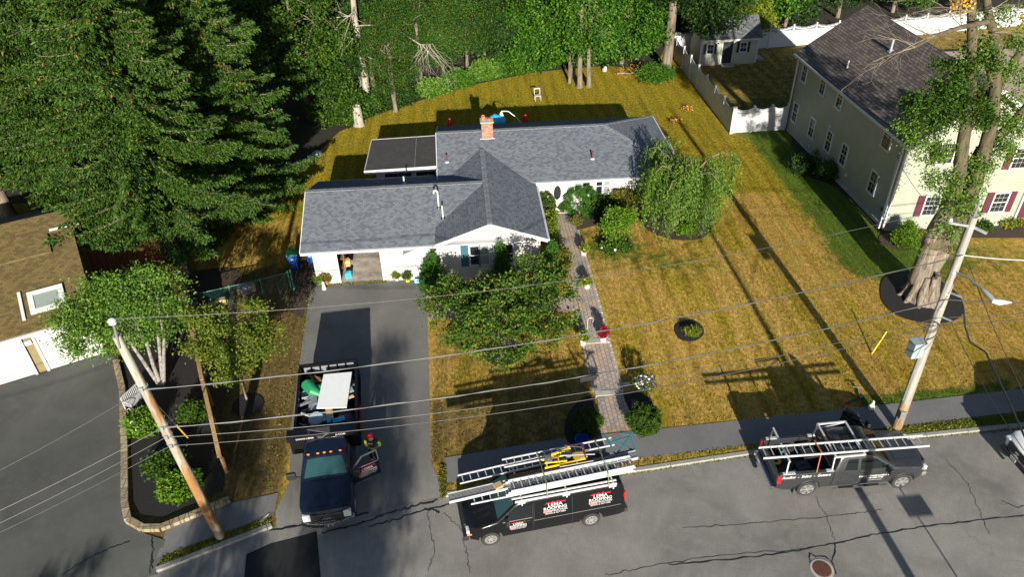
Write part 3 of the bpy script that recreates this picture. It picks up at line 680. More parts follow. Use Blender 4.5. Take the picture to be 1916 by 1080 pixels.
def window(par, c, u, n, w, h, cols=2, rows=4, shut=None, glass='glass', fw=0.09, fm='white_trim', sw=0.38, name='window'):
    c = Vector(c); K = frameM(u, n)
    def P(x, y, z): return c + K @ Vector((x, y, z))
    f = MB()
    def b(x0, x1, z0, z1, y0, y1): f.box(P((x0 + x1) / 2, (y0 + y1) / 2, (z0 + z1) / 2), (abs(x1 - x0), y1 - y0, abs(z1 - z0)), M=K)
    W2, H2 = w / 2, h / 2
    b(-W2, -W2 + fw, -H2, H2, 0.0, 0.07); b(W2 - fw, W2, -H2, H2, 0.0, 0.07)
    b(-W2 + fw, W2 - fw, H2 - fw, H2, 0.0, 0.068); b(-W2 - .03, W2 + .03, -H2 - 0.03, -H2 + fw * .8, 0.0, 0.095)
    iw, ih = w - 2 * fw, h - 2 * fw
    b(-iw / 2, iw / 2, -0.025, 0.025, 0.0, 0.05)
    for i in range(1, cols): b(-iw / 2 + iw * i / cols - 0.006, -iw / 2 + iw * i / cols + 0.006, -ih / 2, ih / 2, 0.0, 0.042)
    for j in range(1, rows):
        if rows % 2 == 0 and j == rows // 2: continue
        b(-iw / 2, iw / 2, -ih / 2 + ih * j / rows - 0.006, -ih / 2 + ih * j / rows + 0.006, 0.0, 0.041)
    fo = f.build(name, M[fm], par, w=True)
    g = MB(); g.box(P(0, 0.015, 0), (iw + 0.01, 0.02, ih + 0.01), M=K); g.build('pane', M[glass], fo)
    if shut:
        for s in (-1, 1):
            m_ = MB(); m_.box(P(s * (W2 + sw / 2 + 0.02), 0.03, 0), (sw, 0.05, h), M=K)
            for k in range(9): m_.box(P(s * (W2 + sw / 2 + 0.02), 0.06, -h / 2 + h * (k + 0.8) / 9.6), (sw - 0.1, 0.012, h / 14), M=K)
            m_.build('shutter', M[shut], par, w=True)
    return fo
def gutter(mb, a, b, mat=None, d=0.11): mb.beam(a, b, d, 0.12)

# ------------------------------------------------ the grey-roofed ranch house in the middle
ZE, ZR2, ZM, ZMR = 2.5, 4.0, 3.0, 4.5
hs = thing('ranch_house', 'white single-storey ranch house with grey shingle roof, brick chimney and open garage', 'house', (2, 38, 0))
wm = MB()
wall(wm, (-8.57, 35.52), (-1.6, 35.52), 0, 2.5, [(1.33, 3.68, 0, 2.13)])
wall(wm, (-8.5, 35.6), (-8.5, 42.55), 0, 2.5)
wall(wm, (-8.57, 42.5), (-1.3, 42.5), 0, 2.5)
wm.prism([(35.6, 2.5), (42.5, 2.5), (39.05, 3.86)], -8.57, -8.43, Matrix(((0, 0, 1), (1, 0, 0), (0, 1, 0))))
wall(wm, (-2.0, 35.6), (-2.0, 42.4), 0, 2.45)                       # inner garage wall
wall(wm, (-1.6, 34.95), (3.95, 34.95), 0, 2.9)
wm.prism([(-1.5, 2.9), (3.95, 2.9), (3.95, 2.92), (1.2, 3.92), (-1.5, 2.93)], 0, 0.14, Matrix(((1, 0, 0), (0, 0, -1), (0, 1, 0))) @ Matrix.Identity(3))
for i in range(len(wm.v) - 10, len(wm.v)): x, y, z = wm.v[i]; wm.v[i] = (x, y + 35.02, z)
wall(wm, (-1.53, 34.95), (-1.53, 35.6), 0, 2.8)
wall(wm, (3.88, 35.02), (3.88, 41.3), 0, 2.85)
wall(wm, (3.95, 41.4), (13.05, 41.4), 0.2, 3.02)
wall(wm, (12.98, 41.4), (12.98, 48.6), 0, 3.02)
wall(wm, (-1.3, 48.6), (13.05, 48.6), 0, 3.02)
wall(wm, (-1.23, 42.5), (-1.23, 48.6), 0, 3.0)
wm.prism([(40.9, 2.95), (49.1, 2.95), (45.0, 4.36)], -1.3, -1.16, Matrix(((0, 0, 1), (1, 0, 0), (0, 1, 0))))
wm.build('wall', M['siding_w'], hs, uv=True, w=True)
fl = MB(); fl.bx(-8.5, -2.0, 35.35, 42.5, -0.05, 0.045); fl.build('garage_floor', M['floor'], hs, w=True)
rf = MB()
cx1, cz = 1.2, 4.0
sg = (ZR2 - ZE) / 4.05                                            # garage slope
zg = ZE; y0g, yrg, y1g = 35.0, 39.05, 43.1
def cross_z(x): return cz - 0.37 * abs(x - cx1)
XL, XR = -1.75, 4.3
# garage front + back slopes, run under the cross gable
slab(rf, [(-9.05, y0g, zg), (-1.2, y0g, zg), (1.15, yrg, ZR2), (-9.05, yrg, ZR2)])
slab(rf, [(-9.05, yrg, ZR2), (1.15, yrg, ZR2), (-1.9, 43.1, ZE + 0.0), (-9.05, y1g, ZE)])
rf.build('roof', M['roof_grey'], hs, uv=True, w=True); roofA = bpy.data.objects[rf and 'roof']
r2 = MB(); e = 0.015
slab(r2, [(XL, 34.35, cross_z(XL) + e), (cx1, 34.35, cz + e), (cx1, 43.55, cz + e), (XL, 42.9, cross_z(XL) + e)], 0.10)
slab(r2, [(cx1, 34.35, cz + e), (XR, 34.35, cross_z(XR) + e), (XR, 40.9, cross_z(XR) + e), (cx1, 43.55, cz + e)], 0.10)
r2.build('roof', M['roof_grey'], hs, uv=True, w=True)
r3 = MB(); x0, x1, ya, yb, yr = -1.6, 13.45, 40.6, 49.4, 45.0; hx = 9.1
slab(r3, [(x0, ya, ZM), (x1, ya, ZM), (hx, yr, ZMR), (x0, yr, ZMR)])
slab(r3, [(x1, yb, ZM), (x0, yb, ZM), (x0, yr, ZMR), (hx, yr, ZMR)])
slab(r3, [(x1, ya, ZM), (x1, yb, ZM), (hx, yr, ZMR)])
r3.build('roof', M['roof_grey'], hs, uv=True, w=True)
def cap(a, b, w=0.3):
    cp = MB(); a, b = Vector(a), Vector(b); d = b - a; n = max(1, round(d.length / 0.28))
    for i in range(n): cp.beam(a + d * (i / n) + Vector((0, 0, 0.02 + 0.008 * (i % 2))), a + d * ((i + 1) / n) + Vector((0, 0, 0.025)), w, 0.03)
    cp.build('ridge_cap', M['roof_cap'], hs, uv=True, w=True)
cap((-9.05, yrg, ZR2), (1.1, yrg, ZR2)); cap((cx1, 34.35, cz + e), (cx1, 43.4, cz + e)); cap((x0, yr, ZMR), (hx, yr, ZMR))
cap((hx, yr, ZMR), (x1, ya, ZM), 0.26); cap((hx, yr, ZMR), (x1, yb, ZM), 0.26)
tr = MB()
tr.beam((-9.05, 34.95, 2.40), (-1.7, 34.95, 2.40), 0.12, 0.14); tr.beam((-9.07, 35.0, 2.42), (-9.07, yrg, 3.92), 0.05, 0.16); tr.beam((-9.07, y1g, 2.42), (-9.07, yrg, 3.92), 0.05, 0.16)
tr.beam((-9.0, 43.15, 2.40), (-1.9, 43.15, 2.40), 0.1, 0.13)
for s, xe in ((-1, XL), (1, XR)):
    tr.beam((cx1, 34.31, cz - 0.07), (xe, 34.31, cross_z(xe) - 0.07), 0.06, 0.19)
tr.beam((4.36, 34.35, 2.78), (4.36, 40.6, 2.80), 0.11, 0.13)
tr.beam((4.3, 40.54, 2.90), (x1, 40.54, 2.90), 0.12, 0.14); tr.beam((x1 + .05, ya, 2.9), (x1 + .05, yb, 2.9), 0.1, 0.13); tr.beam((x0, 40.54, 2.9), (-1.5, 40.54, 2.9), 0.12, .14)
tr.beam((-1.62, 40.6, 2.95), (-1.62, 45, 4.42), 0.05, 0.16); tr.beam((-1.62, 49.4, 2.95), (-1.62, 45, 4.42), 0.05, 0.16)
tr.bx(-1.5, 3.95, 34.45, 34.9, 2.70, 2.76)
tr.build('gutter', M['white_trim'], hs, w=True)
sf = MB()
for i in range(8): sf.bx(-8.9 + i * 0.95, -8.05 + i * 0.95, 34.875, 34.885, 2.43, 2.45)
for i in range(10): sf.bx(4.5 + i * 0.9, 5.25 + i * 0.9, 40.465, 40.475, 2.93, 2.95)
sf.build('gutter_slot', M['steel'], hs, w=True)
# garage opening trim + clutter
tq = MB()
for xx in (-7.28, -4.85): tq.bx(xx - 0.05, xx + 0.05, 35.42, 35.46, 0, 2.2)
tq.bx(-7.3, -4.8, 35.42, 35.458, 2.13, 2.25); tq.build('garage_trim', M['white_trim'], hs, w=True)
dp = MB(); dp.poly([PY(*p, 35.43) for p in [(754, 468), (787, 461), (779, 466), (754, 477)]]); dp.build('grey_panel', M['roof_grey'], hs, uv=True, w=True)  # small flat panel of grey shingle on the garage wall below the eave
lt = MB(); lt.box(PY(728, 468, 35.36), (0.1, 0.14, 0.2)); lt.box(PY(728, 468, 35.36) + Vector((0, 0, -.14)), (0.06, 0.08, 0.1)); lt.build('wall_lamp', M['steel'], hs, w=True)
# front door
def door_at(par, c, u, n, w, h, mat, frame='white_trim', oval=True, fw=0.1):
    c = Vector(c); K = frameM(u, n); f = MB()
    for s in (-1, 1): f.box(c + K @ Vector((s * (w / 2 + fw / 2), 0.05, h / 2)), (fw, 0.1, h + .02), M=K)
    f.box(c + K @ Vector((0, 0.05, h + fw / 2)), (w + 2 * fw, 0.1, fw), M=K)
    g_ = MB(); g_.box(c + K @ Vector((0, 0.045, h / 2)), (w + .05, 0.02, h + .05), M=K); g_.build('door_gap', M['steel'], par, w=True)
    d = MB(); d.box(c + K @ Vector((0, 0.04, h / 2)), (w, 0.05, h), M=K)
    for z0, z1 in ((0.12, 0.55),): d.box(c + K @ Vector((0, 0.068, (z0 + z1) / 2)), (w * 0.7, 0.012, z1 - z0), M=K)
    do = d.build('door', M[mat], par, w=True)
    f.build('door_frame', M[frame], do)
    hd = MB(); hd.ball(c + K @ Vector((-w * 0.4, 0.1, h * 0.47)), 0.035); hd.build('handle', M['steel'], do)
    if oval:
        g = MB(); pts = [c + K @ Vector((math.cos(a) * w * 0.24, 0.07, h * 0.64 + math.sin(a) * h * 0.24)) for a in [2 * PI * k / 24 for k in range(24)]]
        g.poly(pts); g.build('pane', M['glass'], do)
    return do
door_at(hs, (5.72, 41.33, 0.5), (1, 0, 0), (0, -1, 0), 0.95, 2.05, 'white')
for px, py, gl in ((1082, 343, 'curtain'), (1097, 343, 'glass'), (1122, 346, 'glass'), (1134, 345, 'curtain')):
    c = PY(px, py, 41.33); window(hs, (c.x, 41.33, 2.1), (1, 0, 0), (0, -1, 0), 0.52, 1.15, 1, 2, glass=gl, fw=0.05)
for px, gl, sh in ((888, 'glass', 0), (906, 'curtain', 0), (937, 'glass', 0), (951, 'glass', 0)):
    c = PY(px, 470, 34.88); window(hs, (c.x, 34.88, 1.75), (1, 0, 0), (0, -1, 0), 0.6, 1.3, 1, 2, glass=gl, fw=0.06)
sh_ = MB(); c = PY(869, 470, 34.86); sh_.box((c.x, 34.86, 1.75), (0.42, 0.05, 1.4)); sh_.build('shutter', M['blue_shut'], hs, w=True)
dsp = MB(); dsp.tube([(4.3, 41.2, 2.8), (4.45, 41.25, 2.5), (4.45, 41.27, 0.5)], 0.04, 8); dsp.build('downspout', M['white_trim'], hs, w=True)
# chimney
ch = MB(); cb = PY(914, 258, 44.7); cbz = 4.4
ch.bx(1.27, 1.99, 44.35, 45.0, 3.9, 5.3); co = ch.build('chimney', M['brick'], hs, uv=True, w=True)
ch = MB(); ch.bx(1.21, 2.05, 44.29, 45.06, 5.3, 5.37); ch.build('chimney_crown', M['concrete'], co)
ch = MB(); ch.lathe([(0.13, 0), (0.12, 0.28), (0.14, 0.3), (0.1, 0.3), (0.1, 0.1)], (1.42, 44.7, 5.35), 12); ch.lathe([(0.13, 0), (0.12, 0.1), (0.1, 0.1)], (1.8, 44.7, 5.35), 12); ch.build('chimney_pot', M['terracotta'], co)
ch = MB(); ch.beam((1.15, 44.3, 4.27), (2.1, 44.3, 4.27), 0.12, 0.03); ch.build('flashing', M['white_trim'], co)
def roof_z(x, y):
    if y > 45: return ZMR - (y - 45) * 1.5 / 4.4
    return ZM + (y - 40.6) * 1.5 / 4.4
def vent(px, py, y, zr, h, r=0.05, mat='rust', rings=True):
    p = PY(px, py, y); z = zr(p.x, y)
    v = MB(); v.tube([(p.x, y, z - 0.1), (p.x, y, z + h)], r, 10); o = v.build('vent_pipe', M[mat], hs, w=True)
    q = MB(); q.lathe([(r * 2.6, 0), (r * 1.3, 0.07)], (p.x, y - 0.02, z - 0.01), 10); q.build('boot', M['white_trim'], o)
vent(836, 297, 42.55, roof_z, 0.5, 0.055, 'rust'); vent(1108, 305, 42.2, roof_z, 0.5, 0.055, 'rust')
gz = lambda x, y: ZE + (4.05 - abs(y - 39.05)) * sg
vent(756, 341, 40.3, gz, 0.45, 0.05, 'white_trim')
fp = MB(); bs = []
for px, py, hh, hook in ((821, 389, .95, True), (829, 409, .8, False)):
    yy = 36.0
    for k in range(60):                                    # where the ray meets the garage slope
        a = PY(px, py, yy)
        if a.z <= gz(0, yy): break
        yy += .05
    za = gz(0, yy); bs.append((a.x, yy, za)); P_ = [(a.x, yy, za - .05), (a.x, yy, za + hh)]
    if hook: P_ += [(a.x - .04, yy, za + hh + .1), (a.x - .12, yy, za + hh + .14), (a.x - .2, yy, za + hh + .1), (a.x - .22, yy, za + hh - .05)]
    fp.tube(P_, .05, 10)
fo = fp.build('flue_pipe', M['white_trim'], hs, smooth=True, w=True)
fp = MB()
for b_ in bs: fp.lathe([(0.14, 0), (0.09, 0.1)], (b_[0], b_[1] - .02, b_[2] - .02), 10)
fp.build('boot', M['black'], fo)
# sun room with flat black roof
sr = MB(); slab(sr, [(-6.25, 43.95, 2.62), (-1.62, 43.95, 2.70), (-1.62, 48.4, 2.78), (-6.1, 48.4, 2.70)], 0.08)
sro = sr.build('sunroom_roof', M['roof_flat'], hs, w=True)
sr = MB(); sr.beam((-6.29, 43.9, 2.55), (-1.65, 43.9, 2.63), 0.07, 0.26); sr.beam((-6.28, 43.87, 2.56), (-6.12, 48.4, 2.64), 0.05, 0.16); sr.beam((-6.1, 48.42, 2.66), (-1.65, 48.42, 2.74), 0.04, 0.12); sr.build('fascia', M['white_trim'], sro)
sr = MB()
for x in (-3.1,): sr.beam((x, 44.0, 2.705), (x + 0.03, 48.35, 2.79), 0.03, 0.012)
sr.build('seam', M['steel'], sro)
sr = MB(); wall(sr, (-5.6, 44.3), (-1.4, 44.3), 0, 2.5); wall(sr, (-5.55, 44.3), (-5.55, 48.2), 0, 2.5); wall(sr, (-5.6, 48.2), (-1.4, 48.2), 0, 2.5); sr.build('wall', M['siding_w'], hs, uv=True, w=True)
window(hs, (-4.2, 44.22, 1.85), (1, 0, 0), (0, -1, 0), 1.9, 1.0, 2, 1); window(hs, (-2.3, 44.22, 1.85), (1, 0, 0), (0, -1, 0), 1.7, 1.0, 2, 1)
# window air conditioner on the garage's left wall
ac = MB(); p = G(553, 449, 1.35); p.z = 1.35; ac.box((-8.95, p.y, p.z - .25), (0.75, 0.6, 0.45)); aco = ac.build('air_conditioner', M['white'], hs, bevel=0.02, w=True)
ac = MB(); ac.lathe([(0.16, 0), (0.16, 0.02), (0.001, 0.02)], (-9.12, p.y, p.z - .03), 14); ac.build('fan', M['black'], aco)
# goods inside the open garage
for nm, lab, cat, c, dd, mt in (('storage_box', 'cardboard box of odds and ends just inside the open garage', 'box', (-6.98, 36.6, 0.62), (0.35, 0.4, 0.35), 'cardboard'),
                       ('shopping_bag', 'pale green bag on the garage floor by the left jamb', 'bag', (-6.9, 36.0, 0.2), (0.36, 0.3, 0.3), 'skyblue')):
    b_ = MB(); b_.box(c, dd, rz=0.2); b_.box((c[0] + .05, c[1] + .02, c[2] + dd[2] * .55), (dd[0] * .8, dd[1] * .7, .05), rz=0.5); tag(b_.build(nm, M[mt], bevel=0.02), lab, cat)
b_ = thing('shelf_unit', 'dark wooden shelf unit inside the open garage', 'shelf', (-7.25, 37.6, 0.05))
for i, z in enumerate((0.4, 1.0, 1.6)):
    q = MB(); q.box((0, 0, z), (0.5, 2.6, 0.04)); q.build('shelf', M['brownwood'], b_)
for y in (-1.28, 1.28):
    q = MB(); q.box((0.2, y, 0.85), (0.05, 0.05, 1.7)); q.box((-0.2, y, 0.85), (0.05, 0.05, 1.7)); q.build('frame', M['brownwood'], b_)

# ------------------------------------------------ neighbour's two-storey house, right
rh = thing('two_storey_house', 'tall pale sage house with brown shingle roof and burgundy shutters', 'house', (29, 45, 0))
A0, A1, B0 = Vector((25.28, 37.57, 0)), Vector((24.85, 52.4, 0)), Vector((33.2, 37.35, 0)); B1 = Vector((32.9, 52.5, 0))
wm = MB(); ze, zr = 5.9, 9.02
wall(wm, (A0.x, A0.y + .07), (B0.x, B0.y + .07), 0.25, ze, th=0.14); wall(wm, (A1.x, A1.y), (B1.x, B1.y), 0.25, ze)
wall(wm, (A0.x + .07, A0.y + .14), (A1.x + .07, A1.y - .07), 0.25, ze); wall(wm, (B0.x - .07, B0.y), (B1.x - .07, B1.y), 0.25, ze)
for yy in (37.5, 52.3):
    k = len(wm.v); wm.prism([(A0.x + .02, ze), (B0.x - .02, ze), ((A0.x + B0.x) / 2, zr - 0.12)], 0, 0.14, Matrix(((1, 0, 0), (0, 0, 1), (0, 1, 0))))
    for i in range(k, len(wm.v)): x, y, z = wm.v[i]; wm.v[i] = (x, y + yy, z)
wm.build('wall', M['siding_c'], rh, uv=True, w=True)
fd = MB(); fd.beam((A0.x + .02, A0.y, 0.12), (A1.x + .02, A1.y, 0.12), 0.1, 0.26); fd.beam((A0.x, A0.y + .02, 0.12), (B0.x, B0.y + .02, 0.12), 0.1, 0.26); fd.build('foundation', M['concrete'], rh, w=True)
rm = MB(); xm = 29.2
slab(rm, [(24.95, 37.15, ze - .08), (xm, 37.05, zr), (xm - .1, 52.9, zr), (24.55, 52.9, ze - .08)], 0.14)
slab(rm, [(xm, 37.05, zr), (33.55, 37.0, ze - .08), (33.25, 52.9, ze - .08), (xm - .1, 52.9, zr)], 0.14)
rm.build('roof', M['roof_brown'], rh, uv=True, w=True)
rt = MB()
rt.beam((24.9, 37.15, ze - .2), (24.5, 52.9, ze - .2), 0.12, 0.15); rt.beam((24.95, 37.1, ze - .2), (xm, 37.0, zr - .12), 0.06, 0.24); rt.beam((33.55, 36.95, ze - .2), (xm, 37.0, zr - .12), 0.06, 0.24)
rt.beam((25.12, 37.48, 0.3), (25.12, 37.48, ze - .2), 0.1, 0.1, up=(0, 1, 0)); rt.beam((24.95, 37.62, 0.2), (24.95, 37.62, ze - .2), 0.08, 0.09, up=(0, 1, 0)); rt.beam((25.0, 37.9, 0.1), (24.95, 37.62, 0.2), .08, .08)
rt.beam((24.68, 52.4, 0.2), (24.68, 52.4, ze - .2), 0.1, 0.1, up=(0, 1, 0)); rt.beam((33.2, 37.3, 0.2), (33.2, 37.3, ze - .2), 0.12, 0.12, up=(0, 1, 0))
rt.build('gutter', M['white_trim'], rh, w=True)
ul = (A1 - A0).normalized(); nl = Vector((-1, -0.03, 0)).normalized()
def LX(y): return A0.x + (A1.x - A0.x) * (y - A0.y) / (A1.y - A0.y)
for px, py, z in [(700, 400, 4.95), (797, 470, 4.95), (887, 548, 4.95), (1137, 765, 4.95), (646, 628, 1.95), (733, 713, 1.95), (822, 790, 1.95), (900, 866, 1.95), (1053, 1022, 1.95)]:
    c = PX(1276 + px / 2.994, py / 2.994, 25.0); big = px == 1137
    window(rh, (LX(c.y) - 0.005, c.y, c.z), ul, nl, 0.86 if not big else 1.0, 1.5 if not big else 1.6, 2, 4)
def FY(x): return 37.565 - .0278 * (x - 25.28)
for px, py in ((1742, 385), (1868, 377)):
    c = PY(px, py, 37.45); window(rh, (c.x, FY(c.x), c.z), (1, 0, 0), (0, -1, 0), 1.0, 1.38, 3, 4, shut='burgundy')
for px, py in ((1772, 287), (1908, 294)):
    c = PY(px, py, 37.45); window(rh, (c.x, FY(c.x), c.z), (1, 0, 0), (0, -1, 0), 1.0, 1.38, 3, 4, shut='burgundy')
door_at(rh, (33.9, 37.9, 0.2), (1, 0, 0), (0, -1, 0), 0.95, 2.05, 'burgundy', oval=False)
for px, py in ((1554, 235.5), (1580, 327), (1516, 274)):
    c = PX(px, py, 25.0); v = MB(); v.box((LX(c.y) - .04, c.y, c.z), (0.09, 0.16, 0.2)); v.build('wall_vent', M['white_trim'], rh, bevel=.01, w=True)
c = PX(1651, 395, 25.1); v = MB(); v.box((LX(c.y) - .08, c.y, c.z), (0.17, 0.42, 0.95)); vo = v.build('electric_meter', M['greybox'], rh, bevel=.02, w=True)
v = MB(); v.lathe([(0.13, 0), (0.13, 0.08), (0.001, 0.1)], (LX(c.y) - .16, c.y, c.z + .15), 14, Matrix.Rotation(-PI / 2, 3, 'Y')); v.build('meter_dial', M['glass'], vo)
v = MB(); v.tube([(LX(c.y) - .07, c.y, c.z + .4), (LX(38.15) - .07, 38.2, 4.2)], 0.035, 8); v.tube([(LX(38.15) - .07, 38.2, 4.15), (LX(38.15) - .1, 38.2, 4.75), (LX(38.15) - .2, 38.15, 4.85)], 0.05, 8); v.tube([(LX(c.y) - .07, c.y, c.z - .4), (LX(c.y) - .07, c.y, .2)], 0.03, 8); v.build('conduit', M['steel'], vo)
for px, py, ph, rr, mt in ((1585, 128, 0.55, 0.055, 'white_trim'), (1666, 95, 0.75, 0.09, 'steel')):
    for x in np.arange(25, 29, 0.05):
        z = ze + (x - 24.95) * (zr - ze + .08) / (xm - 24.95); q = PX(px, py, float(x))
        if q.z <= z + 0.02: break
    v = MB(); v.tube([(q.x, q.y, q.z - .15), (q.x, q.y, q.z + ph)], rr, 10); o = v.build('vent_pipe', M[mt], rh, w=True)
    v = MB(); v.box((q.x, q.y, q.z + .02), (0.32, 0.3, 0.06), M=Matrix.Rotation(-0.63, 3, 'Y')); v.build('boot', M['steel'], o)
# right wing
wg = MB(); wall(wg, (33.2, 42.5), (44.5, 42.3), 0, 4.6); wall(wg, (44.4, 42.4), (44.4, 54.6), 0, 4.6); wall(wg, (33.2, 54.6), (44.5, 54.6), 0, 4.6); wg.build('wall', M['siding_c'], rh, uv=True, w=True)
wg = MB(); slab(wg, [(32.9, 41.9, 4.6), (44.8, 41.9, 4.6), (44.8, 48.8, 6.9), (29.3, 48.8, 6.9)], .12); slab(wg, [(29.3, 48.8, 6.9), (44.8, 48.8, 6.9), (44.8, 55.6, 4.6), (32.9, 55.6, 4.6)], .12)
wg.build('roof', simple('tan_grey_roof', (0.19, 0.155, 0.125), 0.9, var=.2, vs=4), rh, uv=True, w=True)
# front gable over the door on the right
wg = MB(); wall(wg, (33.3, 38.6), (37.5, 38.6), 0, 4.9); wall(wg, (37.4, 38.6), (37.4, 42.4), 0, 4.9); wg.build('wall', M['siding_c'], rh, uv=True, w=True)
ac = thing('air_conditioning_unit', 'grey condenser unit in the plants beside the sage house wall', 'air conditioner', T(1523, 318))
q = MB(); q.box((0, 0, 0.42), (0.85, 0.85, 0.78)); q.build('cabinet', M['greybox'], ac, bevel=0.05)
q = MB(); q.lathe([(0.36, 0.82), (0.36, 0.835), (0.3, 0.84), (0.28, 0.825), (0.001, 0.825)], n=18); q.build('fan_grille', M['black'], ac)
q = MB(); q.box((0, 0, 0.02), (1.1, 1.1, 0.06)); q.build('pad', M['concrete'], ac)

# ------------------------------------------------ garden shed
shd = thing('garden_shed', 'pale clapboard shed with dark shingle roof and black door behind the white fence', 'shed', (24.7, 68, 0))
wm = MB(); wall(wm, (22.1, 66.85), (27.35, 66.85), 0.12, 2.5); wall(wm, (22.17, 66.9), (22.17, 70), .12, 2.5); wall(wm, (27.28, 66.9), (27.28, 70), .12, 2.5); wall(wm, (22.1, 70), (27.35, 70), .12, 2.5)
for xx in (22.1, 27.21): wm.prism([(66.85, 2.45), (70, 2.45), (68.4, 3.75)], xx, xx + 0.14, Matrix(((0, 0, 1), (1, 0, 0), (0, 1, 0))))
wm.build('wall', M['siding_shed'], shd, uv=True, w=True)
q = MB(); slab(q, [(21.9, 66.5, 2.42), (27.6, 66.5, 2.42), (27.6, 68.4, 3.95), (21.9, 68.4, 3.95)], .08); slab(q, [(21.9, 68.4, 3.95), (27.6, 68.4, 3.95), (27.6, 70.3, 2.42), (21.9, 70.3, 2.42)], .08); q.build('roof', M['roof_shed'], shd, uv=True, w=True)
q = MB(); q.beam((21.9, 66.46, 2.36), (27.6, 66.46, 2.36), .05, .14)
for xx in (22.12, 27.33): q.bx(xx - .07, xx + .07, 66.72, 66.79, .1, 2.35)
q.build('trim', M['white_trim'], shd, w=True)
window(shd, (22.95, 66.77, 1.55), (1, 0, 0), (0, -1, 0), 0.72, 0.95, 2, 3, shut='navy', sw=0.22); window(shd, (26.0, 66.77, 1.6), (1, 0, 0), (0, -1, 0), 0.72, 0.95, 2, 3, shut='navy', sw=0.22)
door_at(shd, (24.55, 66.78, 0.2), (1, 0, 0), (0, -1, 0), 0.95, 1.95, 'navy', oval=False)
q = MB(); q.bx(24.0, 25.2, 66.1, 66.7, 0, 0.16); q.build('step', M['concrete'], shd, bevel=.02, w=True)
q = MB(); q.bx(22.1, 27.3, 66.8, 70, 0, .13); q.build('foundation', M['concrete'], shd, w=True)
q = MB(); q.prism([(27.5, 67.6), (28.3, 67.3), (28.2, 68.4), (27.5, 68.4)], 0.02, 0.25); q.build('ramp', M['steel'], shd, w=True)

# ------------------------------------------------ neighbour's garage house, left
lh = thing('tan_roofed_house', 'house with tan-brown shingle roof, skylight and two white garage doors', 'house', (-22, 32, 0))
o0 = Vector((-18.5, 30.6, 0)); du = Vector((-0.911, -0.413, 0)); du.normalize(); dn = Vector((du.y, -du.x, 0))     # along the front leftwards; outward (south-east)
if dn.y > 0: dn = -dn
def LP(u, v, z): return o0 + du * u - dn * v + Vector((0, 0, z))
K = Matrix((du, dn, Vector((0, 0, 1)))).transposed()
wm = MB(); 
def lbox(mb, u0, u1, v0, v1, z0, z1): mb.box(LP((u0 + u1) / 2, (v0 + v1) / 2, (z0 + z1) / 2), (abs(u1 - u0), abs(v1 - v0), abs(z1 - z0)), M=K)
lbox(wm, 0, 12, 0.0, 0.2, 0, 2.55); lbox(wm, 0, 0.2, 0.2, 7.4, 0, 2.6); lbox(wm, 0.2, 12, 7.3, 7.5, 0, 2.6)
wm.build('wall', M['plaster'], lh, uv=True, w=True)
q = MB(); zl, zrr = 2.62, 5.0
slab(q, [LP(-0.25, -0.35, zl), LP(12.5, -0.35, zl), LP(12.5, 4.0, 4.25), LP(-0.25, 4.0, 4.25)], .1)
slab(q, [LP(-0.25, 3.99, 4.246), LP(0.92, 3.99, 4.246), LP(0.92, 5.05, 4.6), LP(-0.25, 5.05, 4.6)], .08)
slab(q, [LP(0.9, 3.75, 4.3), LP(12.5, 3.75, 4.3), LP(12.5, 6.2, 5.17), LP(-0.6, 6.2, 5.17), LP(-0.6, 5.0, 4.74), LP(0.9, 5.0, 4.74)], .1)
q.build('roof', M['roof_tan'], lh, uv=True, w=True)
q = MB(); slab(q, [LP(-0.6, 6.2, 5.17), LP(12.5, 6.2, 5.17), LP(12.5, 10, 3.7), LP(-0.6, 10, 3.7)], .1); q.build('roof', M['roof_brown'], lh, uv=True, w=True)
q = MB(); q.beam(LP(-0.25, -0.4, 2.52), LP(12.5, -0.4, 2.52), .12, .14); q.beam(LP(0.75, 4.95, 4.85), LP(-0.6, 4.95, 4.85), .1, .1); q.beam(LP(12.5, 3.7, 4.36), LP(4.6, 3.7, 4.36), .1, .08); q.build('gutter', M['white_trim'], lh, w=True)
q = MB(); lbox(q, 0.2, 12, 7.3, 7.5, 2.6, 4.5); q.build('wall', M['plaster'], lh, uv=True, w=True)
for u0, u1 in ((0.15, 2.55), (3.2, 5.7), (6.4, 8.9)):
    q = MB(); lbox(q, u0, u1, -0.06, -0.01, 0.05, 2.15)
    do = q.build('garage_door', M['white'], lh, w=True)
    q = MB()
    lbox(q, u0 - .12, u0, -0.12, 0, 0, 2.3); lbox(q, u1, u1 + .12, -0.12, 0, 0, 2.3); lbox(q, u0, u1, -0.118, 0, 2.16, 2.3); q.build('door_frame', M['white_trim'], do)
    q = MB()
    for z in (0.55, 1.08, 1.6): lbox(q, u0, u1, -0.066, -0.06, z - .008, z + .008)
    q.build('panel_joint', M['curtain'], do)
q = MB(); c = LP(2.87, -0.12, 1.95); q.box(c, (0.3, 0.12, 0.22), M=K); q.build('wall_lamp', M['white_trim'], lh, w=True)
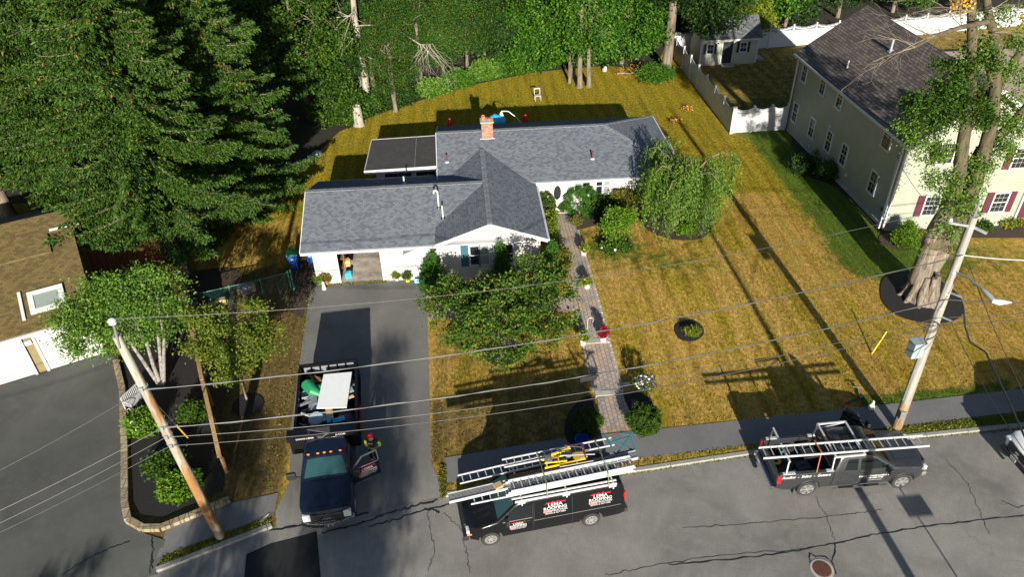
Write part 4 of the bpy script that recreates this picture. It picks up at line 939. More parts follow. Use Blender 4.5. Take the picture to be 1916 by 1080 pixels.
# skylight
c = G(83, 550, 3.55); uu = (c - o0).dot(du); vv = -(c - o0).dot(dn); sl = math.atan2(1.63, 4.35)
zz = zl + (vv + 0.35) * 1.63 / 4.35
Ks = K @ Matrix.Rotation(-sl, 3, 'X')
q = MB()
for a_, b_, w_, h_ in ((-0.66, 0, 0.24, 1.3), (0.66, 0, 0.24, 1.3), (0, -0.54, 1.08, 0.22), (0, 0.54, 1.08, 0.22)):
    q.box(LP(uu, vv, zz + .06) + Ks @ Vector((a_, b_, 0)), (w_, h_, 0.16), M=Ks)
q.box(LP(uu, vv, zz + .06) + Ks @ Vector((1.1, 0, -.02)), (0.14, 1.7, 0.1), M=Ks)
so = q.build('skylight', M['white_trim'], lh, w=True); q = MB(); q.box(LP(uu, vv, zz + .08), (1.2, .95, 0.04), M=Ks); q.build('pane', M['curtain'], so)
# ================================================ fences
def fence_line(root, posts, h=2.05, base_step=None, ends=True):
    for i, p in enumerate(posts):
        q = MB(); q.box((p[0], p[1], h / 2 + 0.03), (0.13, 0.13, h + .06)); q.prism([(p[0] - .09, p[1] - .09), (p[0] + .09, p[1] - .09), (p[0] + .09, p[1] + .09), (p[0] - .09, p[1] + .09)], h + .06, h + .1)
        q.build('post', M['vinyl'], root, w=True)
    for a, b in zip(posts[:-1], posts[1:]):
        a, b = Vector((a[0], a[1], 0)), Vector((b[0], b[1], 0)); d = b - a; L_ = d.length; d.normalize(); q = MB()
        s, e = a + d * .07, b - d * .07; n = Vector((-d.y, d.x, 0))
        q.beam(s + Vector((0, 0, .77)), e + Vector((0, 0, .77)), .035, 1.35); q.beam(s + Vector((0, 0, .12)), e + Vector((0, 0, .12)), .06, .14); q.beam(s + Vector((0, 0, 1.5)), e + Vector((0, 0, 1.5)), .06, .12)
        k = 16
        for j in range(k):
            t = (j + .5) / k; z = h - 0.03 - 0.2 * math.sin(PI * t)
            p = s.lerp(e, t); q.box((p.x, p.y, (1.54 + z) / 2), (.045, .025, z - 1.54), rz=math.atan2(d.y, d.x))
            if j:
                t0 = (j - .5) / k; pz = h - 0.19 - 0.2 * math.sin(PI * t0)
                p0 = s.lerp(e, t0); q.beam((p0.x, p0.y, pz), (p.x, p.y, z - .16), .03, .07)
        q.build('panel', M['vinyl'], root, w=True)
fr = thing('vinyl_fence', 'white vinyl fence with scalloped picket tops running beside the brown lawn to the tall trunk', 'fence', (20.35, 60, 0))
ys = [52.2, 54.45, 56.75, 59.0, 61.4, 63.8, 66.1, 68.5, 70.8]
fence_line(fr, [(20.4 - (y - 52.2) * .004, y) for y in ys])
fr = thing('vinyl_fence', 'short white vinyl fence with gate between the fence corner and the sage house', 'fence', (22.6, 52.3, 0))
fence_line(fr, [(20.55, 52.23), (22.0, 52.3), (23.4, 52.33), (24.62, 52.36)])
fr = thing('vinyl_fence', 'long white vinyl fence at the back of the yard behind the shed and brown roof', 'fence', (40, 72, 0))
fence_line(fr, [(20.5 + i * 2.35, 70.5 + (i * 2.35 + 20.5 - 28.9) * .12 if i > 3 else 70.75) for i in range(17)])
# stepped cedar fence along the black bed
cf = thing('cedar_fence', 'stepped cedar board fence between the black mulch bed and the brown grass', 'fence', (-13, 28, 0))
pts = [(-16.1, 36.3, 1.75), (-15.0, 33.4, 1.75), (-14.0, 30.7, 1.7), (-13.1, 28.3, 1.6), (-12.3, 26.2, 1.5), (-11.45, 24.0, 1.35), (-10.75, 22.1, 0.95)]
for i, p in enumerate(pts):
    q = MB(); q.box((p[0] + .08, p[1], (p[2] - .03) / 2), (.1, .1, p[2] - .03), rz=-.36); q.build('post', M['fence_wood'], cf, w=True)
for a, b in zip(pts[:-1], pts[1:]):
    q = MB(); A, B = Vector(a[:2]), Vector(b[:2]); n = int((B - A).length / .15)
    for j in range(n):
        p = A.lerp(B, (j + .5) / n); z = a[2] + (b[2] - a[2]) * (j / n if b[2] < 1.4 else 0); q.box((p.x, p.y, z / 2), (.14, .025, z), rz=math.atan2((B - A).y, (B - A).x))
    q.beam((A.x, A.y, a[2] + .02), (B.x, B.y, (b[2] if b[2] < 1.4 else a[2]) + .02), .17, .04)
    q.build('board_panel', M['fence_wood'], cf, w=True)
cf2 = thing('cedar_fence', 'reddish cedar board fence behind the birch beside the tan-roofed house', 'fence', (-19.3, 38, 0))
pp = [(-21.2, 37.3), (-19.6, 38.0), (-17.9, 38.7), (-16.4, 37.6)]
for a, b in zip(pp[:-1], pp[1:]):
    q = MB(); A, B = Vector(a), Vector(b); n = int((B - A).length / .15)
    for j in range(n):
        p = A.lerp(B, (j + .5) / n); q.box((p.x, p.y, .9 + .02 * math.sin(j * 2.1)), (.14, .025, 1.75), rz=math.atan2((B - A).y, (B - A).x))
    q.build('board_panel', M['fence_red'], cf2, w=True)
    q = MB(); q.box((A.x, A.y - .05, .95), (.12, .12, 1.9)); q.build('post', M['fence_red'], cf2, w=True)
cl = thing('chain_link_fence', 'low green chain-link fence across the side yard left of the garage', 'fence', (-11.5, 35, 0))
cpost = [(-15.2, 33.4), (-12.95, 34.1), (-11.4, 34.6), (-10.0, 35.15)]
for p in cpost:
    q = MB(); q.tube([(p[0], p[1], 0), (p[0], p[1], 1.2)], .028, 8); q.ball((p[0], p[1], 1.21), .04); q.build('post', M['greenmetal'], cl, w=True)
q = MB()
for a, b in zip(cpost[:-1], cpost[1:]): q.tube([(a[0], a[1], 1.15), (b[0], b[1], 1.15)], .024, 8)
q.build('top_rail', M['greenmetal'], cl, w=True)
q = MB()
for a, b in zip(cpost[:-1], cpost[1:]):
    A, B = Vector((*a, 0)), Vector((*b, 0)); L_ = (B - A).length; d = (B - A) / L_; n = int(L_ / .1)
    for j in range(-10, n):
        for s in (1, -1):
            u0, u1 = j * .1, j * .1 + 1.05; z0, z1 = (.05, 1.1) if s > 0 else (1.1, .05)
            if u0 < 0: z0 += (z1 - z0) * (-u0 / 1.05); u0 = 0
            if u1 > L_: z1 -= (z1 - z0) * ((u1 - L_) / (u1 - u0)); u1 = L_
            q.tube([A + d * u0 + Vector((0, 0, z0)), A + d * u1 + Vector((0, 0, z1))], .0022, 3, False)
q.build('wire_mesh', M['greenmetal'], cl, w=True)
gt = thing('chain_link_gate', 'open green chain-link gate standing beside the recycling bin', 'gate', (-9.9, 34.9, 0))
q = MB(); A, B = Vector((-9.95, 35.05, 0)), Vector((-10.35, 34.05, 0))
q.tube([A + Vector((0, 0, .1)), A + Vector((0, 0, 1.25)), B + Vector((0, 0, 1.2)), B + Vector((0, 0, .1)), A + Vector((0, 0, .1))], .022, 8); q.build('frame', M['greenmetal'], gt, w=True)
q = MB(); q.tube([A + Vector((.12, .05, 0)), A + Vector((.12, .05, 1.35))], .035, 8); q.build('post', M['greenmetal'], gt, w=True)
# ================================================ poles and wires
R3T = R3.transposed()
def PJ(p):
    c = R3T @ (Vector(p) - CAM); return CX + F_PX * c.x / c.z, CY + F_PX * c.y / c.z
LB, LT = Vector((-10.2, 18.89, -.1)), G(218, 628, 10.4)
RB, RT = Vector((18.23, 21.91, -.1)), G(1822, 405, 10.8)
def onpole(a, b, py):
    lo, hi = 0.0, 1.15
    for _ in range(30):
        m = (lo + hi) / 2
        if PJ(a.lerp(b, m))[1] > py: lo = m
        else: hi = m
    return a.lerp(b, lo)
pl = thing('utility_pole', 'leaning wooden utility pole streaked with orange rust beside the black bed', 'utility pole', LB)
def taper(a, b, n=9): return [a.lerp(b, i / (n - 1)) for i in range(n)]
q = MB(); q.tube(taper(LB, LT), [.185 - .055 * i / 8 for i in range(9)], 14); q.build('pole', M['pole_rust'], pl, smooth=True, w=True)
tp = PY(212, 607, LT.y - .1)
q = MB(); q.tube([LT - (LT - LB).normalized() * .4 + Vector((.0, -.14, 0)), tp], .035, 8); q.build('pole_top_pin', M['alum'], pl, w=True)
q = MB(); q.lathe([(.05, 0), (.12, .04), (.08, .08), (.13, .13), (.08, .2), (.03, .22)], tp, 12); q.build('insulator', M['white'], pl, w=True)
q = MB()
for py in (722, 795, 812, 828):
    q = MB(); c = onpole(LB, LT, py); q.lathe([(.165, -.03), (.175, 0), (.165, .03)], c, 14); q.box(c + Vector((0.02, -.17, 0)), (.12, .08, .16)); q.build('bracket', M['steel'], pl, w=True)
pr = thing('utility_pole', 'pale wooden utility pole with grey box and street lamp beside the grey pickup', 'utility pole', RB)
sp_ = RB.lerp(RT, .19)
q = MB(); q.tube(taper(RB, RT, 12), [.20 - .06 * i / 11 for i in range(12)], 14); q.build('pole', M['pole_w'], pr, smooth=True, w=True)
q = MB(); q.tube([RB, RB.lerp(RT, .08), RB.lerp(RT, .15)], [.206, .203, .199], 14); q.build('stained_foot', M['pole_foot'], pr, smooth=True, w=True)
q = MB(); o_ = Vector((-.21, -.06, 0)); q.tube([RB.lerp(RT, .17) + o_, RB.lerp(RT, .75) + o_ + Vector((.04, 0, 0))], .035, 8); q.build('conduit', M['alum'], pr, w=True)
q = MB(); c = onpole(RB, RT, 650) + Vector((-.5, -.1, 0.05)); q.box(c, (.48, .42, .72), rz=.1); q.box(c + Vector((0, 0, .38)), (.54, .48, .06), rz=.1); bo = q.build('equipment_box', M['greybox'], pr, bevel=.02, w=True)
q = MB(); q.box(c + Vector((.3, .05, 0)), (.18, .1, .4)); q.build('mount', M['steel'], bo)
q = MB(); c = onpole(RB, RT, 770) + Vector((-.12, -.2, 0)); q.box(c, (.24, .16, .4)); q.build('meter_box', M['alum'], pr, bevel=.02, w=True)
q = MB()
for py in (425, 475, 508, 548, 575, 592, 605):
    q = MB(); c = onpole(RB, RT, py); q.lathe([(.155, -.03), (.17, 0), (.155, .03)], c, 14); q.build('bracket', M['steel'], pr, w=True)
q = MB(); c = onpole(RB, RT, 422); q.beam(c + Vector((-.75, 0.1, .1)), c + Vector((.1, -.1, 0)), .06, .08); q.beam(c, c + Vector((.45, -.35, -.15)), .07, .09); q.lathe([(.08, 0), (.1, .1), (.05, .2)], c + Vector((-.75, .1, .1)), 10)
q.build('insulator_arm', M['steel'], pr, w=True)
for py in (545, 590): q = MB(); c = onpole(RB, RT, py); q.beam(c, c + Vector((.35, -.45, .02)), .05, .06); q.build('bracket', M['steel'], pr, w=True)
q = MB(); q.lathe([(.04, 0), (.04, .55), (.07, .6), (.04, .7)], RT, 10); q.build('pole_top_pin', M['alum'], pr, w=True)
q = MB(); c0 = onpole(RB, RT, 508); zl_ = c0.z; e1 = G(1838, 541, zl_ + .25); q.tube([c0, c0.lerp(e1, .5) + Vector((0, 0, .1)), e1], .04, 8); lo_ = q.build('lamp_arm', M['steel'], pr, smooth=True, w=True)
e2 = G(1862, 566, zl_ + .2); e3 = G(1893, 566, zl_ + .15)
q = MB(); q.tube([e1, e1.lerp(e2, .3), e1.lerp(e2, .9)], [.05, .09, .085], 12); q.tube([e2 + Vector((-.05, .1, 0)), e2 + Vector((.15, 0, 0)), e2.lerp(e3, .6), e3], [.08, .12, .08, .02], 12); q.build('lamp_head', M['alum_white'], lo_, smooth=True)
q = MB()
for r_, dz in ((.3, 0), (.24, .04)):
    q = MB(); c = onpole(RB, RT, 607) + Vector((-.22, -.2, dz)); q.tube([c + Vector((math.cos(a) * r_, -.02 * math.sin(a), math.sin(a) * r_)) for a in [2 * PI * k / 18 for k in range(19)]], .012, 5, False); q.build('cable_coil', M['cable'], pr, w=True)
def wire(label, a, b, sag, r=.02, mat='cable', twist=False, name='power_line'):
    a, b = Vector(a), Vector(b); n = 26; P_ = []; r *= .72
    for i in range(n + 1):
        t = i / n; p = a.lerp(b, t); p.z -= sag * 4 * t * (1 - t); P_.append(p)
    q = MB(); q.tube(P_, r, 6)
    if twist:
        P2 = [p + Vector((0, .03 * math.sin(i * 1.9), .035 * math.cos(i * 1.9))) for i, p in enumerate(P_)]; q.tube(P2, r * .7, 5)
    o = q.build(name, M[mat], smooth=True); tag(o, label, 'wire'); return o
def thru(a, px, z, k): b = G(px[0], px[1], z); return a + (b - a) * k
pL = {k: onpole(LB, LT, k) for k in (724, 795, 812, 828)}; pR = {k: onpole(RB, RT, k) for k in (473, 556, 590, 604)}
dy = Vector((0, -.16, 0))
wire('thin top wire from the rusty pole tip to the pale pole tip', tp + Vector((0, 0, .2)), RT + Vector((0, 0, .65)), .95, .012, 'cable_l')
wire('thick pale wire spanning between the two poles over the truck bed', pL[724] + dy, pR[473] + dy, 0.75, .022, 'cable_l', True)
wire('uppermost of the three close wires crossing the walkway and white board', pL[795] + dy, pR[556] + dy, .85, .024, 'cable_l', True)
wire('middle of the three close wires crossing the walkway', pL[812] + dy, pR[590] + dy, 1.0, .016, 'cable_l')
wire('lowest black wire of the three crossing the walkway', pL[828] + dy, pR[604] + dy, 1.0, .022)
for k, px, lab, m_, r in ((724, (0, 855), 'upper pale wire running left from the rusty pole over the sealed driveway', 'cable_l', .022), (795, (0, 933), 'second pale wire running left from the rusty pole', 'cable_l', .024),
                       (812, (0, 957), 'third wire running left from the rusty pole', 'cable_l', .02), (828, (0, 975), 'lowest dark wire running left from the rusty pole', 'cable', .02)):
    a = pL[k] + dy; z = a.z + (.0 if k == 724 else -.1); wire(lab, a, thru(a, px, z, 3.0), .5, r, m_)
for k, px, lab, m_, r in ((473, (1916, 476), 'bright wire leaving the pale pole to the right above the street lamp', 'alum_white', .026), (556, (1916, 557), 'black cable leaving the pale pole to the right at the street lamp', 'cable', .035),
                       (590, (1916, 577), 'pale wire leaving the pale pole to the right below the street lamp', 'cable_l', .018), (604, (1916, 588), 'lowest black wire leaving the pale pole to the right', 'cable', .022)):
    a = pR[k] + dy; wire(lab, a, thru(a, px, a.z - .05, 3.2), .3, r, m_)
c = onpole(RB, RT, 485) + dy; wire('black service wire swinging from the pale pole across the right lawn', c + Vector((.2, -.2, 0)), thru(c, (1916, 688), c.z - 1.0, 3), .9, .02)
c = onpole(RB, RT, 570) + Vector((.3, -.4, 0))
P_ = [G(1803, 575, c.z), G(1806, 612, c.z - .25), G(1815, 640, c.z - .5), G(1845, 660, c.z - .45), G(1880, 735, c.z - .4), G(1916, 815, c.z - .35), G(1990, 985, c.z)]
q = MB(); q.tube(P_, .035, 8); tag(q.build('power_line', M['cable'], smooth=True), 'thick black cable hanging down in a bend right of the pale pole', 'wire')
c = onpole(RB, RT, 590) + Vector((.3, -.4, 0)); wire('thin black wire crossing the pavement towards the white car', c, thru(c, (1905, 800), c.z - .4, 1.7), .4, .018)
wire('service wire from the pale pole to the mast on the sage house', RB.lerp(RT, .93), (LX(38.15) - .25, 38.15, 4.8), .5, .016)
wire('thin service wire from the pole top to the sage house wall', RT, (26.5, 37.35, 5.4), .8, .012)
a = LT - (LT - LB) * .14; gA = Vector((a.x + .1, a.y, a.z)); gp = onpole(LB, LT, 735); ge = T(356, 826)
wire('guy wire from the rusty pole down to the black bed', gp, (ge.x, ge.y, .1), .02, .01, 'steel', name='guy_wire')
q = MB(); d_ = (gp - Vector((ge.x, ge.y, .1))); q.tube([Vector((ge.x, ge.y, .1)) + d_ * .06, Vector((ge.x, ge.y, .1)) + d_ * .36], .035, 8); tag(q.build('guy_wire_guard', M['yellow']), 'yellow plastic guard on the guy wire over the black bed', 'guard')
q = MB(); c1, c2 = PY(1160, 690, 0.1 + 21.5), None
bt_ = min((abs(PJ(pL[795].lerp(pR[556], k / 200) + Vector((0, -.16, -3.4 * k / 200 * (1 - k / 200))))[0] - 1105), k / 200) for k in range(201))[1]
wz = pL[795].lerp(pR[556], bt_) + Vector((1.1, -.16, -3.4 * bt_ * (1 - bt_) + .02))
cdir = (pR[556] - pL[795]).normalized(); q.beam(wz - cdir * .42 + Vector((-1.1, 0, -.12)), wz + cdir * .2 + Vector((-1.1, 0, -.08)), .2, .2); q.tube([wz - cdir * .6 + Vector((-1.1, 0, -.02)), wz + cdir * .4 + Vector((-1.1, 0, -.0))], .03, 6)
tag(q.build('splice_box', M['black'], bevel=.02), 'black splice box hanging on the wires above the walkway', 'splice box')
q = MB(); a = T(1658, 620); b = T(1630, 664); q.tube([(a.x, a.y, 1.3), (a.x - .9, a.y - 1.2, .05)], .03, 8)
q = MB(); q.tube([(T(1631, 663).x, T(1631, 663).y, 0.02), G(1659, 621, 1.0)], .03, 8); tag(q.build('marker_stake', M['yellow']), 'thin yellow marker stake leaning on the brown lawn', 'stake')
# across the street (outside the picture, they throw the shadows on the road and lawn)
q = thing('utility_pole', 'wooden utility pole on the far side of the street', 'utility pole', (15.45, 5.0, 0))
k = MB(); k.tube([(0, 0, 0), (0, 0, 11.2)], [.19, .13], 12); k.build('pole', M['pole_w'], q)
q = thing('road_sign', 'wide rectangular sign on a post on the far side of the street', 'sign', (17.0, 9.9, 0))
k = MB(); k.tube([(0, 0, 0), (0, 0, 2.9)], .03, 8); k.build('post', M['steel'], q); k = MB(); k.box((.15, -.04, 2.45), (1.0, .02, .32)); k.build('sign_face', M['yellow'], q)
# ================================================ vehicles
M['rimgrey'] = simple('wheel_rim_metal', (0.24, 0.24, 0.24), 0.4, 0.3)
class Body:
    """shapes a vehicle body: side outlines in x (forward) and z, given width and then drawn in with height and towards the ends"""
    def __init__(s, W, zb, zt, tumble, x0, x1, nose=.12, tail=.05, crown=.04, nl=.7):
        s.W, s.zb, s.zt, s.tum, s.x0, s.x1, s.nose, s.tail, s.crown, s.nl = W, zb, zt, tumble, x0, x1, nose, tail, crown, nl
    def wf(s, x, z):
        w = 1.0
        if z > s.zb: w -= s.tum * ((z - s.zb) / (s.zt - s.zb)) ** 1.15
        elif z < s.zb - .35: w -= .05 * ((s.zb - .35 - z) / .5)
        if x > s.x1 - s.nl: w -= s.nose * ((x - s.x1 + s.nl) / s.nl) ** 2
        if x < s.x0 + .5: w -= s.tail * ((s.x0 + .5 - x) / .5) ** 2
        return w
    def D(s, p):
        yy = p.y / s.W
        return Vector((p.x - (s.nose * .9 * yy * yy if p.x > s.x1 - .35 else 0), p.y * s.wf(p.x, p.z), p.z + (s.crown * (1 - yy * yy) if p.z > s.zb - .25 else 0)))
    def ext(s, poly, y0=None, y1=None, bev=.05, bz=.95, cx=.35, cz=.18, ny=6, side_dark=None):
        y0 = -s.W if y0 is None else y0; y1 = s.W if y1 is None else y1
        bm = bmesh.new(); f = bm.faces.new([bm.verts.new((x, y0, z)) for x, z in poly])
        r = bmesh.ops.extrude_face_region(bm, geom=[f]); bmesh.ops.translate(bm, verts=[v for v in r['geom'] if isinstance(v, bmesh.types.BMVert)], vec=(0, y1 - y0, 0))
        bmesh.ops.recalc_face_normals(bm, faces=bm.faces)
        if bev:
            ed = [e for e in bm.edges if abs(e.verts[0].co.y - e.verts[1].co.y) < 1e-4 and min(e.verts[0].co.z, e.verts[1].co.z) > bz]
            if ed: bmesh.ops.bevel(bm, geom=ed, offset=bev, segments=3, affect='EDGES', profile=.6)
        xs = [v.co.x for v in bm.verts]; zs = [v.co.z for v in bm.verts]
        def cut(lo, hi, st, ax):
            k = lo + st
            while k < hi - .01:
                co = [0, 0, 0]; no = [0, 0, 0]; co[ax] = k; no[ax] = 1
                bmesh.ops.bisect_plane(bm, geom=bm.verts[:] + bm.edges[:] + bm.faces[:], plane_co=co, plane_no=no); k += st
        cut(min(xs), max(xs), cx, 0); cut(min(zs), max(zs), cz, 2); cut(y0, y1, (y1 - y0) / ny, 1)
        for v in bm.verts: v.co = s.D(v.co)
        return bm
    def obj(s, bm, name, mat, par, smooth=True):
        bmesh.ops.recalc_face_normals(bm, faces=bm.faces)
        me = bpy.data.meshes.new(name); bm.to_mesh(me); bm.free(); me.materials.append(M[mat])
        if smooth:
            me.polygons.foreach_set('use_smooth', [True] * len(me.polygons)); me.set_sharp_from_angle(angle=math.radians(32))
        o = bpy.data.objects.new(name, me); link(o, par); return o
    def side(s, poly, sgn, name, mat, par, off=.006, th=.0):
        """a patch lying on the body side"""
        bm = bmesh.new(); bm.faces.new([bm.verts.new((x, sgn * s.W, z)) for x, z in poly])
        zs = [p[1] for p in poly]; xs = [p[0] for p in poly]
        for lo, hi, st, ax in ((min(xs), max(xs), .35, 0), (min(zs), max(zs), .1, 2)):
            k = lo + st
            while k < hi - .01:
                co = [0, 0, 0]; no = [0, 0, 0]; co[ax] = k; no[ax] = 1
                bmesh.ops.bisect_plane(bm, geom=bm.verts[:] + bm.edges[:] + bm.faces[:], plane_co=co, plane_no=no); k += st
        for v in bm.verts: v.co = s.D(v.co); v.co.y += sgn * off
        return s.obj(bm, name, mat, par)
    def top(s, line, w0, w1, name, mat, par, off=.008, ny=8):
        """a strip across the body following the outline points `line`"""
        bm = bmesh.new(); rows = []
        n = len(line)
        for i, (x, z) in enumerate(line):
            a = line[max(0, i - 1)]; b = line[min(n - 1, i + 1)]; dx, dz = b[0] - a[0], b[1] - a[1]; l = math.hypot(dx, dz); nx, nz = -dz / l, dx / l
            if nz < 0: nx, nz = -nx, -nz
            w = w0 + (w1 - w0) * i / (n - 1)
            row = []
            for j in range(ny + 1):
                y = (-1 + 2 * j / ny) * w; p = s.D(Vector((x, y, z))); row.append(bm.verts.new((p.x + nx * off, p.y, p.z + nz * off)))
            rows.append(row)
        for i in range(n - 1):
            for j in range(ny): bm.faces.new((rows[i][j], rows[i][j + 1], rows[i + 1][j + 1], rows[i + 1][j]))
        return s.obj(bm, name, mat, par)
def arch(cx, r, z=.36, n=9, rev=False):
    a = [(cx + r * math.cos(PI * k / n), z + r * math.sin(PI * k / n)) for k in range(n + 1)]      # from +x to -x
    return a if not rev else a[::-1]
def lerp_line(a, b, n=5): return [(a[0] + (b[0] - a[0]) * i / n, a[1] + (b[1] - a[1]) * i / n) for i in range(n + 1)]
def wheel(par, x, y, r=.38, w=.26, rim='chrome', style='slots', sgn=1, dark='black'):
    K = Matrix.Rotation(-sgn * PI / 2, 3, 'X'); c = Vector((x, y, r))
    wo = bpy.data.objects.new('wheel', None); wo.location = c; link(wo, par)
    t = MB(); t.lathe([(r * .62, -w * .4), (r * .9, -w / 2), (r * .985, -w * .38), (r, -w * .15), (r, w * .15), (r * .985, w * .38), (r * .9, w / 2), (r * .66, w * .44), (r * .62, w * .3)], n=32, M=K); t.build('tyre', M['rubber'], wo, smooth=True)
    m = MB(); m.lathe([(r * .64, -w * .3), (r * .65, w * .44), (r * .60, w * .46), (r * .56, w * .34), (r * .55, w * .2), (.001, w * .2)], n=32, M=K); m.build('rim_barrel', M[rim if style == 'dish' else dark], wo, smooth=True)
    s = MB()
    if style == 'dish':
        s.lathe([(r * .57, w * .3), (r * .5, w * .36), (r * .26, w * .30), (r * .24, w * .44), (r * .1, w * .48), (.001, w * .48)], n=24, M=K)
        ro = s.build('hub_cap', M[rim], wo, smooth=True)
        h_ = MB()
        for k in range(8):
            a = 2 * PI * k / 8; h_.lathe([(r * .085, w * .37), (.001, w * .376)], K @ Vector((math.cos(a) * r * .4, math.sin(a) * r * .4, 0)), 8, K)
        h_.build('vent_hole', M['black'], ro)
    else:
        for k in range(6):
            a = 2 * PI * k / 6
            for d in (-.14, .14):
                s.beam(K @ Vector((math.cos(a) * r * .1, math.sin(a) * r * .1, w * .40)), K @ Vector((math.cos(a + d) * r * .6, math.sin(a + d) * r * .6, w * .42)), r * .07, w * .12, up=tuple(K @ Vector((0, 0, 1))))
            s.beam(K @ Vector((math.cos(a - .14) * r * .56, math.sin(a - .14) * r * .56, w * .42)), K @ Vector((math.cos(a + .14) * r * .56, math.sin(a + .14) * r * .56, w * .42)), r * .1, w * .12, up=tuple(K @ Vector((0, 0, 1))))
        s.lathe([(r * .16, w * .3), (r * .15, w * .46), (.001, w * .48)], n=12, M=K); s.lathe([(r * .66, w * .38), (r * .66, w * .47), (r * .60, w * .47), (r * .6, w * .38)], n=32, M=K)
        s.build('rim', M[rim], wo, smooth=False)
    return wo
def text(par, body, p, ux, uz, size, mat, name='lettering', bold=.0, font=None, spacing=1.0, squash=1.0, shear=0.0):
    cu = bpy.data.curves.new(name, 'FONT'); cu.body = body; cu.size = size; cu.align_x = 'CENTER'; cu.align_y = 'CENTER'; cu.extrude = .0015; cu.offset = bold; cu.space_character = spacing; cu.resolution_u = 3; cu.shear = shear
    to = bpy.data.objects.new(name, cu); COL.objects.link(to)
    dg = bpy.context.evaluated_depsgraph_get(); me = bpy.data.meshes.new_from_object(to.evaluated_get(dg)); bpy.data.objects.remove(to)
    ux, uz = Vector(ux).normalized(), Vector(uz).normalized(); un = ux.cross(uz)
    Mx = Matrix((ux * squash, uz, un)).transposed().to_4x4(); Mx.translation = Vector(p); me.transform(Mx)
    me.materials.clear(); me.materials.append(M[mat]); o = bpy.data.objects.new(name, me); link(o, par); return o
def bx_obj(par, name, mat, c, d, bev=.02, rz=0, Mx=None, smooth=False):
    q = MB(); q.box(c, d, rz, Mx); return q.build(name, M[mat], par, bevel=bev, smooth=smooth)
def car_root(name, label, cat, fa, ra, z):       # midpoint of the near-side axle hubs known; returns root heading from rear to front
    pass
# ------------------------------------------------ black roofer's van
hv = math.radians(187.5); fwd = Vector((math.cos(hv), math.sin(hv), 0)); lft = Vector((-fwd.y, fwd.x, 0))
mid = (G(919, 1008, .28) + G(1105, 972, .28)) / 2; mid.z = ZR
vc = mid - lft * .92
van = thing('cargo_van', 'black cargo van with a red and white roofing logo and a rack of ladders', 'van', vc, hv)
B = Body(1.0, 1.12, 2.1, .17, -3.3, 2.9, nose=.16, tail=.03, crown=.05)
prof = [(2.86, .42), (2.9, .7), (2.84, 1.0), (2.72, 1.10), (2.2, 1.20), (1.72, 1.30), (1.0, 1.93), (.82, 2.02), (.4, 2.06), (-2.9, 2.06), (-3.15, 2.0), (-3.24, 1.8), (-3.3, 1.0), (-3.3, .48), (-3.1, .42)]
prof = prof + arch(-1.97, .46, .42, rev=True) + arch(1.97, .46, .42, rev=True)
B.obj(B.ext(prof, bev=.09, bz=.9), 'body', 'black_paint', van)
B.top(lerp_line((1.66, 1.345), (1.03, 1.90), 6), .88, .84, 'windscreen', 'windscreen', van)
B.top(lerp_line((2.5, 1.13), (1.8, 1.27), 4), .5, .62, 'bonnet_panel', 'black_paint', van, off=.015)
for s in (1, -1):
    B.side([(1.50, 1.30), (1.46, 1.36), (.98, 1.80), (.86, 1.84), (.38, 1.84), (.38, 1.30)], s, 'side_window', 'carglass', van)
    B.side([(.355, 1.25), (.355, 1.86), (.33, 1.86), (.33, .5), (.355, .5)], s, 'door_gap', 'black', van, .004)
    B.side([(.30, 1.06), (-3.1, 1.06), (-3.1, 1.085), (.30, 1.085)], s, 'trim_line', 'alum', van, .008)
    B.side([(1.5, 1.24), (.38, 1.24), (.38, 1.27), (1.5, 1.27)], s, 'window_sill', 'alum', van, .01)
    B.side([(.30, 1.0), (.30, 1.9), (.28, 1.9), (.28, .5)], s, 'door_gap', 'black', van, .004); B.side([(-1.2, 1.9), (-1.18, 1.9), (-1.18, .5), (-1.2, .5)], s, 'door_gap', 'black', van, .004)
    bx_obj(van, 'door_handle', 'black', (.52, s * 1.005, 1.12), (.18, .04, .06))
    bx_obj(van, 'tail_lamp', 'redlamp', (-3.26, s * .86, 1.35), (.09, .16, .55), .03)
    bx_obj(van, 'headlamp', 'lamp', (2.80, s * .72, .88), (.12, .28, .17), .03); bx_obj(van, 'side_marker', 'orange', (2.74, s * .80, .74), (.2, .14, .09), .02)
    mo = bx_obj(van, 'door_mirror', 'black', (1.35, s * 1.14, 1.42), (.12, .24, .32), .04); bx_obj(mo, 'mirror_glass', 'alum', (1.285, s * 1.14, 1.42), (.008, .2, .27), 0)
    for x in (-1.97, 1.97): wheel(van, x, s * .87, .37, .25, 'rimgrey', 'dish', s)
bx_obj(van, 'front_bumper', 'black', (2.88, 0, .52), (.2, 1.7, .26), .06); bx_obj(van, 'grille', 'black', (2.86, 0, .9), (.1, 1.1, .25), .03); bx_obj(van, 'rear_bumper', 'rubber', (-3.36, 0, .52), (.2, 1.85, .22), .05)
q = MB(); q.beam((1.72, -.1, 1.33), (1.52, .6, 1.50), .02, .015); q.beam((1.72, .1, 1.33), (1.55, -.6, 1.47), .02, .015); q.build('wiper', M['black'], van)
wh = MB()
for s in (1,):
    pass
